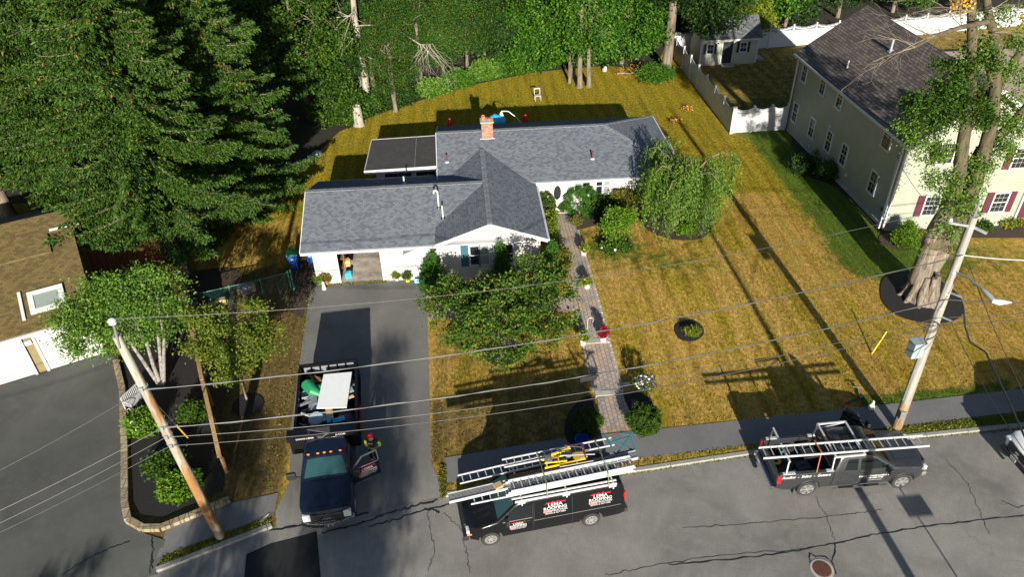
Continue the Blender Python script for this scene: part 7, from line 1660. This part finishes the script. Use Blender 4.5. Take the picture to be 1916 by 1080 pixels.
bo_ = tree('birch_tree', 'white-stemmed birch beside the left garage doors', G(302, 722), 6.6, [(-.6, .2, 3.9, 1.9, 1.5, 1.2), (-2.1, 0, 3.3, 1.4, 1.1, 1.0), (.9, .4, 4.0, 1.2, 1.1, 1.2), (-1.2, 1.2, 4.5, 1.5, 1.1, 1.0), (-2.8, .7, 3.9, 1.1, 1.0, .9), (1.1, 1.1, 4.7, 1.0, .9, .8), (-.1, 1.7, 5.0, .9, .8, .6)], 'birch', 'bark_white', .10, .8, 235, 85, .28, .12, None, 91, .5, nlimb=14, topxy=(-.6, 1.0))
q = MB(); rn = random.Random(12)
for k, (dx, dy) in enumerate(((-.9, .3), (-.35, .9), (.5, .7), (.95, .2))): q.tube([(dx * .1, dy * .1, -.05), (dx * .5, dy * .5, 1.4), (dx * .9, dy * .9, 2.8), (dx * 1.2, dy * 1.4, 5.0)], [.1, .085, .07, .03], 9)
q.build('stem', M['bark_white'], bo_, smooth=True, recalc=False)
tree('young_tree', 'young tree with yellow-green leaves in the black ring beside the driveway truck', G(462, 748), 4.6, [(-.2, .5, 3.0, 1.3, 1.2, 1.0), (-1.3, .7, 2.7, 1.0, 1.0, .9), (1.0, .7, 3.0, 1.1, 1.0, .9), (-.9, 1.5, 3.6, .9, .9, .8), (.6, 1.5, 3.6, .9, .9, .8), (0, -.3, 2.1, .9, .8, .7), (-1.6, 1.3, 4.0, .5, .5, .5)], leaf_mat('young_leaves', (.045, .09, .012), (.10, .15, .018), (.19, .20, .03)), 'bark', .07, .6, 150, 76, .20, .12, None, 92, .45, nlimb=12)
# ---- the big old tree on the right
bt = thing('old_tree', 'massive furrowed old tree clothed in green shoots beside the pale utility pole', 'tree', (24.0, 30.9, 0)); O_ = Vector(bt.location)
def pp_(px, py, y): return PY(px, py, y) - O_
q = MB()
tb = [Vector((.05, -.1, -.1)), Vector((0, -.05, .25)), Vector((.0, 0, .8)), pp_(1720, 520, 31.0), pp_(1740, 470, 31.1), pp_(1752, 430, 31.15), pp_(1775, 385, 31.2)]
q.tube(tb, [.98, .76, .61, .54, .49, .44, .34], 26); q.tube([pp_(1740, 500, 31.1), pp_(1775, 445, 31.3), pp_(1806, 388, 31.45)], [.5, .48, .36], 18)
for k in range(9):
    a = k * .7; q.tube([Vector((math.cos(a) * 1.3, math.sin(a) * 1.2 - .1, -.12)), Vector((math.cos(a) * .85, math.sin(a) * .82, .12)), Vector((math.cos(a) * .62, math.sin(a) * .62, .7)), Vector((math.cos(a) * .5, math.sin(a) * .5, 1.6))], [.06, .16, .2, .14], 10)
q.build('trunk', M['bark_big'], bt, smooth=True, recalc=False)
st = [([(1743, 460), (1775, 385), (1795, 325), (1802, 265), (1815, 195), (1819, 100), (1818, 10), (1822, -60)], 31.1, [.62, .46, .38, .34, .3, .26, .22, .16]), ([(1762, 465), (1806, 388), (1838, 300), (1855, 230), (1862, 160), (1866, 85), (1850, 30), (1840, -50)], 31.2, [.6, .48, .40, .34, .3, .26, .22, .16]),
      ([(1800, 350), (1836, 280), (1886, 240), (1925, 195)], 31.9, [.42, .32, .28, .24]), ([(1850, 200), (1880, 140), (1907, 100), (1930, 40)], 32.2, [.28, .24, .2, .15]), ([(1856, 150), (1848, 110), (1838, 70), (1815, 66)], 31.7, [.2, .17, .14, .1]), ([(1850, 40), (1800, 50), (1750, 66), (1712, 88)], 31.0, [.15, .12, .09, .05])]
for i_, (pxs, y, rs) in enumerate(st):
    q = MB(); q.tube([pp_(*p, y + .12 * i) for i, p in enumerate(pxs)], [r * .82 for r in rs], 14); q.build('limb', M['bark_limb'], bt, smooth=True, recalc=False)
q = MB(); rn = random.Random(8)
for px, py, dx, n in ((1712, 88, -1, 3), (1750, 66, -1, 3), (1800, 50, -.6, 3), (1820, 20, -.8, 3), (1850, 20, .4, 3), (1862, 60, .9, 2)):
    for k in range(n): twigs(q, pp_(px, py, 31.2), (dx + rn.uniform(-.4, .4), rn.uniform(-.6, .6), rn.uniform(-.35, .6)), 1.7, .02, 3, rn, -.02, 3, 4)
q.build('bare_twigs', M['bark_twig'], bt, recalc=False)
rg = np.random.default_rng(95)
def bb(lst): return [(*pp_(a, b, y), r, r * .9, r * .75) for a, b, y, r in lst]
C, D, _ = crown_pts(rg, bb([(1752, 205, 31.5, 1.3), (1800, 190, 31.9, 1.35), (1840, 205, 32.0, 1.1), (1778, 140, 31.8, .9), (1830, 115, 31.8, .9), (1725, 195, 31.2, .75)]), 260, 55, .22, .45, .5, .25, .6); leaf_obj('foliage', 'oak', bt, C, D, .15, .5, 95)
C, D, _ = crown_pts(rg, bb([(1718, 268, 31, .65), (1752, 290, 31, .8), (1772, 340, 31, .75), (1782, 385, 30.8, .75), (1775, 430, 30.7, .7), (1805, 385, 31, .7), (1815, 330, 31.2, .7), (1828, 360, 31.2, .55), (1752, 330, 31, .5), (1840, 300, 31.3, .7), (1870, 270, 31.5, .8), (1900, 230, 31.8, .8), (1905, 140, 32, .7), (1900, 185, 32, .6), (1830, 90, 31.7, .6), (1900, 75, 32, .6), (1872, 120, 31.9, .55), (1880, 30, 32, .5), (1835, 40, 31.7, .45), (1780, 460, 30.9, .35), (1716, 470, 30.6, .25), (1700, 235, 31, .5)]), 330, 34, .2, .3, .5, .2, .9); leaf_obj('shoots', 'weep', bt, C, D, .14, .55, 96)
C, D, _ = crown_pts(rg, bb([(1790, 5, 32, .5), (1850, 12, 32, .5), (1912, 40, 32, .45)]), 8, 30, .16, .4, .5, .2, .9); leaf_obj('dead_leaves', leaf_mat('golden_leaves', (.40, .22, .03), (.55, .33, .05), (.65, .42, .09), .2), bt, C, D, .15, .7, 97)
# trees on the far side of the street (outside the picture; their shade falls on the left of the street)

again(tO, (-15.0, -3.5, 0), 3.2, .52, 'leafy street tree on the far side opposite the rusty pole', 'street trees on the far side')
again(tLo, (-9.6, -.5, 0), 2.2, .66, 'feathery street tree on the far side opposite the dump truck', 'street trees on the far side')
again(tLo, (-4.1, -7.5, 0), 4.2, .92, 'tall feathery street tree on the far side opposite the driveway', 'street trees on the far side')
c = again(sB, (-4.3, -14.5, 0), 1.0, .62, 'narrow spruce on the far side of the street opposite the driveway', 'street trees on the far side')
c.scale = (.34, .34, .62)
# ---- grass tufts over the lawns: straw in front, olive behind, green by the sage house
rg = np.random.default_rng(400); n = 200000; X = rg.uniform(-12, 31, n); Y = 22 + 46 * rg.random(n) ** 1.25
SB = np.interp(X, [-13, -9.97, -2.16, 3.76, 8.0, 16.9, 25.2, 60], [19.35, 20.5, 21.96, 22.67, 22.8, 23.2, 23.66, 25.3]); BK = np.interp(X, [-12, -9.5, -7.2, -5.3, -2.7, 1, 6.9, 13.3, 18, 20.2, 31], [51, 56, 58.6, 60.2, 62, 64.5, 67, 67.8, 66.5, 70, 70])
ok = (Y > SB) & (Y < BK)
def outb(x0, x1, y0, y1): return ~((X > x0) & (X < x1) & (Y > y0) & (Y < y1))
ok &= outb(-8.9, -2.1, 20, 35.6) & outb(5.3, 6.85, 22, 41.5) & outb(-8.6, -1.3, 35, 43) & outb(-1.6, 4, 34.9, 42) & outb(-1.3, 13.1, 41.2, 48.7) & outb(25, 33.3, 37.3, 52.6) & outb(-5.7, -1.3, 44, 48.3) & outb(22, 27.5, 66.5, 70.2) & outb(-2.5, 5.5, 31.1, 34.3) & outb(33.2, 45, 37, 56) & outb(-12.5, -8.8, 37.6, 60)
ok &= (X > np.interp(Y, [20, 22, 26, 30, 36], [-10.6, -10.5, -11.9, -11.0, -10.5]))
for cx_, cy_, rx, ry in ((11, 29.25, .85, .85), (1.2, 28.1, 1.3, .8), (24.1, 30.9, 2.2, 2.4), (12.7, 38.9, 2.2, 2.0), (8.2, 39.6, 2.0, 1.6), (8.8, 36.6, 1.0, .8), (4.6, 24, 1.2, 1.6), (7.6, 24, 1.1, 1.6), (-10.6, 26.4, .8, .6), (28.5, 36.2, 4.2, 1.2)): ok &= ((X - cx_) / rx) ** 2 + ((Y - cy_) / ry) ** 2 > 1
X, Y = X[ok], Y[ok]; Zn = np.array([zones(x, y) for x, y in zip(X, Y)]); r_ = rg.random(len(X))
kind_ = np.where(r_ < Zn[:, 0] * .8, 2, np.where(rg.random(len(X)) < Zn[:, 2] * .9, 1, 0)); kind_ = np.where((kind_ == 0) & (rg.random(len(X)) < Zn[:, 1]), 3, kind_)
mats_ = [leaf_mat('straw_grass', (.12, .072, .014), (.22, .13, .026), (.33, .215, .055), .1), leaf_mat('olive_grass', (.05, .042, .002), (.12, .10, .006), (.24, .19, .014), .1), leaf_mat('green_grass', (.01, .03, .003), (.022, .06, .005), (.045, .10, .01), .1), leaf_mat('brown_grass', (.03, .022, .009), (.08, .055, .022), (.16, .11, .05), .1)]
for k_, nm_ in enumerate(('dry straw grass of the front lawn', 'olive grass of the back lawn', 'green grass by the sage house', 'brown grass left of the driveway')):
    s_ = kind_ == k_; m_ = int(s_.sum()); C = np.stack([X[s_], Y[s_], np.array([H(a, b) for a, b in zip(X[s_], Y[s_])])], 1); D = unit(rg, m_) * .9 + np.array([0, 0, .75]); o = leaf_obj('grass_tufts', mats_[k_], None, C, D, .055 * (.5 + rg.random(m_)), .5, 410 + k_); tag(o, nm_, 'grass', kind='stuff')
# ================================================ person and small things
def skinfig(name, mat, par, V, E_, R_, sub=2):
    me = bpy.data.meshes.new(name); me.from_pydata([tuple(v) for v in V], E_, []); o = bpy.data.objects.new(name, me); link(o, par)
    m = o.modifiers.new('Skin', 'SKIN'); m.use_smooth_shade = True
    for i, r in enumerate(R_):
        sv = me.skin_vertices[0].data[i]; sv.radius = (r, r) if not isinstance(r, tuple) else r; sv.use_root = (i == 0)
    s = o.modifiers.new('Subdivision', 'SUBSURF'); s.levels = sub; s.render_levels = sub; me.materials.append(M[mat]); return o
pt = G(702, 866, .02); ps = thing('person', 'person in black shirt, red cap and lime sleeves, hands on hips beside the truck', 'person', pt, math.radians(-18))
# faces -y
bodyV = [(0, .02, .95), (0, .03, 1.12), (0, .02, 1.30), (0, .02, 1.43), (0, 0, 1.53), (0, -.03, 1.63), (0, -.03, 1.70),
         (.17, .02, 1.42), (.30, .07, 1.22), (.34, .09, 1.12), (.22, -.06, 1.02), (.17, -.09, 1.00),
         (-.17, .02, 1.42), (-.30, .07, 1.22), (-.34, .09, 1.12), (-.22, -.06, 1.02), (-.17, -.09, 1.00),
         (.10, .02, .88), (.13, -.02, .5), (.15, .04, .10), (.16, -.10, .04), (-.10, .02, .88), (-.13, -.01, .5), (-.14, .05, .10), (-.17, -.09, .04)]
bodyE = [(0, 1), (1, 2), (2, 3), (3, 4), (4, 5), (5, 6), (3, 7), (7, 8), (8, 9), (9, 10), (10, 11), (3, 12), (12, 13), (13, 14), (14, 15), (15, 16), (0, 17), (17, 18), (18, 19), (19, 20), (0, 21), (21, 22), (22, 23), (23, 24)]
bodyR = [.12, .12, .13, .09, .055, .095, .085, .06, .048, .045, .032, .025, .06, .048, .045, .032, .025, .085, .06, .045, .035, .085, .06, .045, .035]
skinfig('body', 'skin', ps, bodyV, bodyE, bodyR)
skinfig('shirt', 'tee', ps, [(0, .02, .93), (0, .03, 1.10), (0, .02, 1.28), (0, .02, 1.42), (.17, .02, 1.42), (.25, .05, 1.29), (-.17, .02, 1.42), (-.25, .05, 1.29)], [(0, 1), (1, 2), (2, 3), (3, 4), (4, 5), (3, 6), (6, 7)], [(.165, .13), (.16, .13), (.175, .14), (.12, .11), .085, .07, .085, .07])
for s in (1, -1):
    skinfig('sleeve', 'hivis', ps, [(s * .25, .05, 1.30), (s * .31, .075, 1.2), (s * .345, .09, 1.11), (s * .27, 0, 1.055)], [(0, 1), (1, 2), (2, 3)], [.066, .06, .058, .045])
    for k in range(4):                       # fingers spread on the hip
        q = MB(); b0 = Vector((s * .19, -.08, 1.005 - k * .014)); q.tube([b0, b0 + Vector((-s * .03, -.025, -.005)), b0 + Vector((-s * (.06 - .004 * k), -.03, -.012))], [.011, .010, .008], 6); q.build('finger', M['skin'], ps, smooth=True)
    q = MB(); b0 = Vector((s * .22, -.04, 1.03)); q.tube([b0, b0 + Vector((-s * .02, .03, .02)), b0 + Vector((-s * .035, .05, .025))], [.013, .011, .009], 6); q.build('thumb', M['skin'], ps, smooth=True)
    skinfig('boot', 'boots', ps, [(s * .148, .05, .24), (s * .152, .05, .08), (s * .165, -.08, .05), (s * .17, -.15, .045)], [(0, 1), (1, 2), (2, 3)], [.062, .062, .055, .045])
skinfig('trousers', 'jeans', ps, [(0, .02, .97), (0, .02, .9), (.10, .02, .82), (.13, -.02, .48), (.148, .04, .17), (-.10, .02, .82), (-.13, -.01, .48), (-.145, .045, .17)], [(0, 1), (1, 2), (2, 3), (3, 4), (1, 5), (5, 6), (6, 7)], [(.16, .13), (.15, .13), .105, .08, .068, .105, .08, .068])
q = MB(); q.lathe([(.172, .93), (.178, .95), (.172, .97)], (0, .02, 0), 20, Matrix.Diagonal((1, .8, 1))); q.build('hem_band', M['hivis'], ps)
q = MB(); pr_ = [(math.sin(a) * .118, 1.655 + (1 - math.cos(a)) * 0) for a in ()]
q.lathe([(.108, 1.665), (.112, 1.70), (.102, 1.745), (.07, 1.78), (.001, 1.79)], (0, -.03, 0), 18); q.prism([(math.cos(a) * .1, -.10 + math.sin(a) * .10) for a in [PI + PI * k / 10 for k in range(11)]], 1.672, 1.686); q.build('cap', M['red'], ps, smooth=False)
q = MB()
for s in (1, -1): q.ball((s * .032, -.118, 1.655), .012, 8); q.ball((s * .10, -.03, 1.635), .022, 8, (.5, 1, 1.4))
q.build('eyes', M['black'], ps); q = MB(); q.ball((0, -.128, 1.63), .017, 8, (.8, 1, 1.4)); q.build('nose', M['skin'], ps, smooth=True); q = MB(); q.ball((0, -.115, 1.595), .022, 8, (1.2, .4, .3)); q.build('mouth', M['terracotta'], ps)
text(ps, 'LEMA', (0, -.135, 1.30), (1, 0, 0), (0, -.1, 1), .1, 'white', bold=.004)
# ---- potted plants
def pot(label, px, r=.2, h=.36, pm='white', fm='yellowgreen', fl=None, seed=1, leafh=.35, group=None, fr_=None):
    p = T(*px); o = thing('flower_pot', label, 'flower pot', p, 0, group); q = MB(); q.lathe([(r * .68, 0), (r, h), (r * 1.12, h), (r * 1.12, h + .04), (r * .95, h + .04), (r * .9, h - .03), (.001, h - .03)], n=18); q.build('pot', M[pm], o, smooth=False)
    rg = np.random.default_rng(seed); f_ = fr_ or r * 1.3; C, D, c = crown_pts(rg, [(0, 0, h + leafh * .45, f_, f_, leafh * .55)], 34, 26, .06, .5, .7, -.2, .8); leaf_obj('foliage', fm, o, C, D, .10, .5, seed)
    if fl:
        q = MB()
        for k in range(9): q.ball(c[k] + np.array([0, 0, .05]), .05, 7, (1, 1, .7))
        q.build('flowers', M[fl], o, smooth=True)
    return o
pot('white pot of yellow flowers at the lawn side of the walkway near the flower ring', (1092, 478), fl='fl_yellow', seed=1); pot('white pot of yellow flowers halfway along the walkway', (1098, 540), fl='fl_yellow', seed=2)
pot('white pot of yellow flowers left of the walkway step', (1091, 645), fl='fl_yellow', seed=3); pot('white pot with a dark red spiky plant right of the walkway step', (1128, 640), fm=leaf_mat('red_spikes', (.12, .006, .02), (.25, .01, .03), (.4, .03, .05)), seed=4, leafh=.6, fr_=.16)
pot('dark pot with red and yellow flowers beside the front door', (1052, 398), .16, .3, 'black', 'yew', 'fl_red', 5); pot('lime green pot by the white wall right of the garage opening', (763, 527), .16, .26, 'lime', 'yew', None, 6); pot('small white pot by the wall right of the garage opening', (743, 525), .14, .2, 'white', 'yellowgreen', None, 7)
pot('terracotta pot with drooping red blooms left of the garage opening', (612, 533), .17, .3, 'terracotta', 'redbush', 'fl_red', 8, .5); pot('green glazed pot at the left corner of the garage', (598, 531), .17, .22, 'green_pl', 'yellowgreen', None, 9); pot('tall pot with orange dried flowers against the garage wall', (604, 528), .13, .5, 'terracotta', 'dry', 'fl_orange', 10, .5)
fg = thing('garden_figure', 'small white garden figure in front of the garage corner', 'figurine', G(607, 542)); q = MB(); q.lathe([(.12, 0), (.14, .1), (.09, .26), (.1, .33), (.06, .4)], n=14); q.build('body', M['white'], fg, smooth=True); q = MB(); q.ball((0, 0, .46), .09, 12); q.build('head', M['white'], fg, smooth=True)
hb = thing('flower_basket', 'round basket of white and purple petunias on a hook beside the clipped shrub', 'flower basket', T(1203, 738)); q = MB(); q.tube([(0, .1, 0), (0, .1, 1.1), (0, 0, 1.25)], .015, 6); q.build('hook', M['black'], hb)
rg = np.random.default_rng(3); C, D, c = crown_pts(rg, [(0, 0, .75, .45, .45, .33)], 60, 20, .07, .85); leaf_obj('foliage', 'yew', hb, C, D, .08, .6, 3)
for p in c[:30]: q = MB(); q.ball(p, .065, 7, (1, 1, .6)); q.build('white_flower', M['fl_white'], hb, smooth=True)
for p in c[30:50]: q = MB(); q.ball(p, .06, 7, (1, 1, .6)); q.build('purple_flower', M['fl_purple'], hb, smooth=True)
hk = thing('shepherd_hook', 'white curved plant hook beside the walkway steps', 'plant hook', T(1098, 632)); q = MB(); q.tube([(0, 0, 0), (0, 0, 1.1)] + [(.14 - .14 * math.cos(a), 0, 1.1 + .16 * math.sin(a)) for a in [PI * k / 8 for k in range(1, 11)]], .016, 6); q.build('rod', M['alum_white'], hk, smooth=True)
hk = thing('garden_light', 'small white garden light at the left edge of the walkway', 'garden light', T(1070, 604)); q = MB(); q.tube([(0, 0, 0), (0, 0, .45)], .012, 6); q.build('stake', M['black'], hk); q = MB(); q.lathe([(.04, .43), (.08, .47), (.02, .53)], n=10); q.build('lamp_head', M['white'], hk)
# ---- bins, bench, tools
def bin_(label, p, body, lid, rz=0):
    o = thing('recycling_bin', label, 'bin', p, rz); q = MB(); n = len(q.v)
    q.box((0, 0, .5), (.58, .66, .95)); 
    for i, v in enumerate(q.v):
        if v[2] < .1: q.v[i] = (v[0] * .78, v[1] * .78, v[2])
    q.build('body', M[body], o, bevel=.03); l = MB(); l.box((0, -.02, 1.01), (.64, .74, .08), M=Matrix.Rotation(-.06, 3, 'X')); l.box((0, .34, 1.0), (.5, .06, .07)); l.build('lid', M[lid], o, bevel=.025)
    for s in (-1, 1):
        w_ = MB(); w_.lathe([(.1, -.025), (.1, .025), (.001, .025)], (s * .24, .26, .1), 12, Matrix.Rotation(PI / 2, 3, 'Y')); w_.build('wheel', M['black'], o)
    q = MB(); q.box((0, -.335, .72), (.14, .01, .1)); q.box((0, -.325, .52), (.18, .01, .05)); q.build('sticker', M['white'], o); return o
bin_('blue wheeled bin with a green lid by the garage corner', G(552, 500), 'blue_pl', 'green_pl', .12); bin_('blue bin squeezed against the garage side wall', G(583, 497, 0) + Vector((-.05, .5, 0)), 'blue_pl', 'blue_pl', .05)
be = thing('garden_bench', 'white slatted metal bench in the black bed beneath the birch', 'bench', G(262, 758), math.radians(66))
q = MB()
for k in range(7): q.box((0, -.18 + k * .06, .43), (1.15, .04, .025))
q.build('seat', M['alum_white'], be); q = MB()
for k in range(12): q.box((-.52 + k * .095, .26, .66), (.03, .025, .42))
q.beam((-.57, .26, .88), (.57, .26, .88), .04, .05); q.beam((-.57, .25, .46), (.57, .25, .46), .04, .04); q.build('backrest', M['alum_white'], be)
for s in (-1, 1):
    q = MB(); q.tube([(s * .57, -.2, 0), (s * .57, -.2, .62), (s * .57, .1, .64), (s * .57, .26, .66)], .025, 6); q.tube([(s * .57, .26, 0), (s * .57, .26, .9)], .025, 6); q.tube([(s * .57, -.2, .1), (s * .57, .03, .3), (s * .57, .26, .1)], .018, 6); q.build('side_frame', M['alum_white'], be)
sp = thing('snow_pusher', 'snow pusher with bright blue blade leaning by the white wall', 'snow pusher', G(786, 528), .15); q = MB(); q.box((0, -.05, .14), (.6, .04, .24), M=Matrix.Rotation(-.5, 3, 'X')); q.build('blade', M['skyblue'], sp, bevel=.01); q = MB(); q.tube([(0, .0, .2), (0, .45, 1.45)], .016, 8); q.build('handle', M['steel'], sp)
sp = thing('long_dustpan', 'dark lobby dustpan and broom beside the snow pusher', 'dustpan', G(790, 521), -.1); q = MB(); q.box((0, 0, .12), (.42, .3, .2)); q.build('pan', M['steel'], sp, bevel=.02); q = MB(); q.tube([(0, .1, .2), (-.05, .3, 1.35)], .014, 8); q.build('handle', M['alum'], sp)
q = thing('covered_block', 'cut log block draped with silver sheet in the side yard', 'block', G(463, 548), .2); k = MB(); k.lathe([(.28, -.48), (.3, 0), (.28, .48), (.001, .48)], (0, 0, .27), 16, Matrix.Rotation(PI / 2, 3, 'Y')); k.build('log', M['tan'], q, smooth=True); k = MB(); k.lathe([(.31, -.32), (.318, 0), (.31, .3)], (0, 0, .28), 16, Matrix.Rotation(PI / 2, 3, 'Y')); k.build('sheet', M['tarp'], q, smooth=True)
q = thing('log_pile', 'weathered wood heap at the end of the chain-link fence', 'log pile', G(408, 570), .3); 
for j in range(5): k = MB(); k.lathe([(.1, -.45), (.11, .45), (.001, .45)], (0, -.22 + (j % 3) * .22, .11 + .19 * (j // 3)), 10, Matrix.Rotation(PI / 2, 3, 'Y')); k.build('log', M['tan' if j % 2 else 'bark'], q)
# ---- back garden
ch = thing('garden_chair', 'white garden chair standing alone on the back lawn', 'chair', G(1006, 187), .1); q = MB(); q.box((0, 0, .42), (.5, .46, .04)); q.build('seat', M['alum_white'], ch); q = MB()
for s in (-1, 1): q.beam((s * .24, .22, .42), (s * .24, .3, .92), .035, .035)
q.beam((-.26, .3, .9), (.26, .3, .9), .04, .08); q.build('backrest', M['alum_white'], ch)
for x in (-.23, .23):
    for y in (-.21, .21): q = MB(); q.beam((x, y, 0), (x, y, .42), .035, .035); q.build('leg', M['alum_white'], ch)
gr = thing('barbecue_grill', 'kettle barbecue with light shelf on the side lawn behind the garage', 'barbecue', G(597, 308), .4); q = MB(); q.ball((0, 0, .85), .32, 16, (1.2, 1, .8)); q.build('bowl', M['steel'], gr, smooth=True)
q = MB(); q.box((-.5, -.05, .82), (.36, .4, .03)); q.build('shelf', M['alum_white'], gr)
for x in (-.25, .25):
    for y in (-.18, .18): q = MB(); q.beam((x * 1.3, y, 0), (x, y, .7), .03, .03); q.build('leg', M['black'], gr)
q = thing('inflatable_slide', 'inflatable water slide with red posts, white cone and blue chute behind the ranch house', 'water slide', (2.5, 52.5, 0)); 
for px, py in ((841, 222), (983, 215)):
    c = PY(px, py, 52.2); k = MB(); k.lathe([(.22, 0), (.21, 1.2), (.2, c.z - .35), (.17, c.z - .12), (.08, c.z + .03), (.001, c.z + .05)], (c.x, 52.2, 0), 16); k.build('post', M['red'], q, smooth=True, w=True)
c = PY(938, 209, 52.4); k = MB(); k.lathe([(.4, 0), (.28, 1.0), (.22, 2.0), (.18, c.z - .3), (.08, c.z), (.001, c.z + .03)], (c.x, 52.4, 0), 16); k.build('cone', M['white'], q, smooth=True, w=True)
c2 = PY(925, 227, 51.9); k = MB(); k.tube([(1.2, 51.9, 1.0), (1.9, 51.9, 1.7), (2.6, 51.95, 2.1), (3.1, 52.1, 1.9)], [.3, .5, .55, .4], 14); k.build('chute', M['skyblue'], q, smooth=True, w=True)
k = MB(); k.tube([(c.x, 52.3, c.z + .1), (c.x + .5, 52.2, c.z + .1), (c.x + 1.1, 52.0, c.z - .35), (c.x + 1.5, 51.9, 1.7)], .035, 8); k.build('hose', M['alum_white'], q, smooth=True, w=True)
k = MB(); k.lathe([(1.7, 0), (1.75, .3), (1.6, .35), (1.5, .1), (.001, .1)], (2.6, 52.6, 0), 24); k.build('pool', M['skyblue'], q, smooth=True, w=True)
for i, (px, lab) in enumerate((((1285, 205), 'heap of orange dead leaves on the grass near the fence corner'), ((1266, 229), 'heap of orange dead leaves nearest the roof corner'))):
    shrub(lab, T(*px), [(0, 0, .05, .35, .3, .12)], 'dry', 100 + i, 12, 14, .12, .16, name='leaf_heap', cat='leaf heap', stem=False)
q = MB(); q.tube([(0, 0, .06), (1.2, -.25, .1), (2.4, -.3, .08), (3.2, 0, .1)], [.05, .07, .06, .03], 7); a = G(1155, 138); o = q.build('fallen_log', M['bark_pale'], smooth=True); o.location = a; tag(o, 'pale fallen branch on the back lawn right of the trunks', 'branch')
q = MB(); q.box((0, 0, .2), (.3, .22, .3), rz=.5); q.ball((.05, -.05, .4), .14, 10); o = q.build('garden_bag', M['white']); o.location = G(1131, 134); tag(o, 'small white bag standing on the back lawn under the maple', 'bag')
q = MB(); q.box((0, 0, .02), (.35, .22, .02), rz=.1); o = q.build('paper_sheet', M['white']); o.location = T(1172, 720); tag(o, 'small white paper lying on the grass by the walkway', 'paper')
q = MB(); q.lathe([(.26, 0), (.3, .28), (.32, .3), (.27, .3), (.24, .05), (.001, .05)], n=18); q.tube([(.3 * math.cos(a), .3 * math.sin(a), .32) for a in [2 * PI * k / 14 for k in range(15)]], .02, 5, False); o = q.build('blue_tub', M['blue_pl'], smooth=True); o.location = T(1088, 831, .03); tag(o, 'blue bucket on the pavement at the corner of the left mulch bed', 'bucket')
q = MB(); q.box((0, 0, .01), (.45, .06, .02), rz=.9); o = q.build('paint_mark', M['white']); o.location = G(495, 970, .03); tag(o, kind='structure')
sc = thing('kick_scooter', 'dark scooter with a red wheel lying on the grass behind the grey pickup', 'scooter', T(1597, 752), .3)
q = MB(); q.beam((-.4, 0, .08), (.4, 0, .08), .12, .03); q.build('deck', M['black'], sc); q = MB(); q.beam((.4, 0, .08), (.62, .5, .2), .04, .04); q.beam((.45, .62, .22), (.8, .42, .22), .03, .03); q.build('handlebar', M['alum'], sc)
for x, m_ in ((-.42, 'red'), (.45, 'black')): q = MB(); q.lathe([(.1, -.02), (.11, 0), (.1, .02), (.001, .02)], (x, 0, .1), 12, Matrix.Rotation(PI / 2, 3, 'X')); q.build('wheel', M[m_], sc)
q = MB(); q.ball((0, 0, .2), .16, 10, (1, .8, 1.3)); q.tube([(0, 0, .3), (.05, .02, .5), (.0, .0, .6)], [.08, .05, .02], 8); o = q.build('white_sack', M['white'], smooth=True); o.location = T(1628, 768); tag(o, 'small white sack standing at the pavement edge behind the pickup', 'sack')
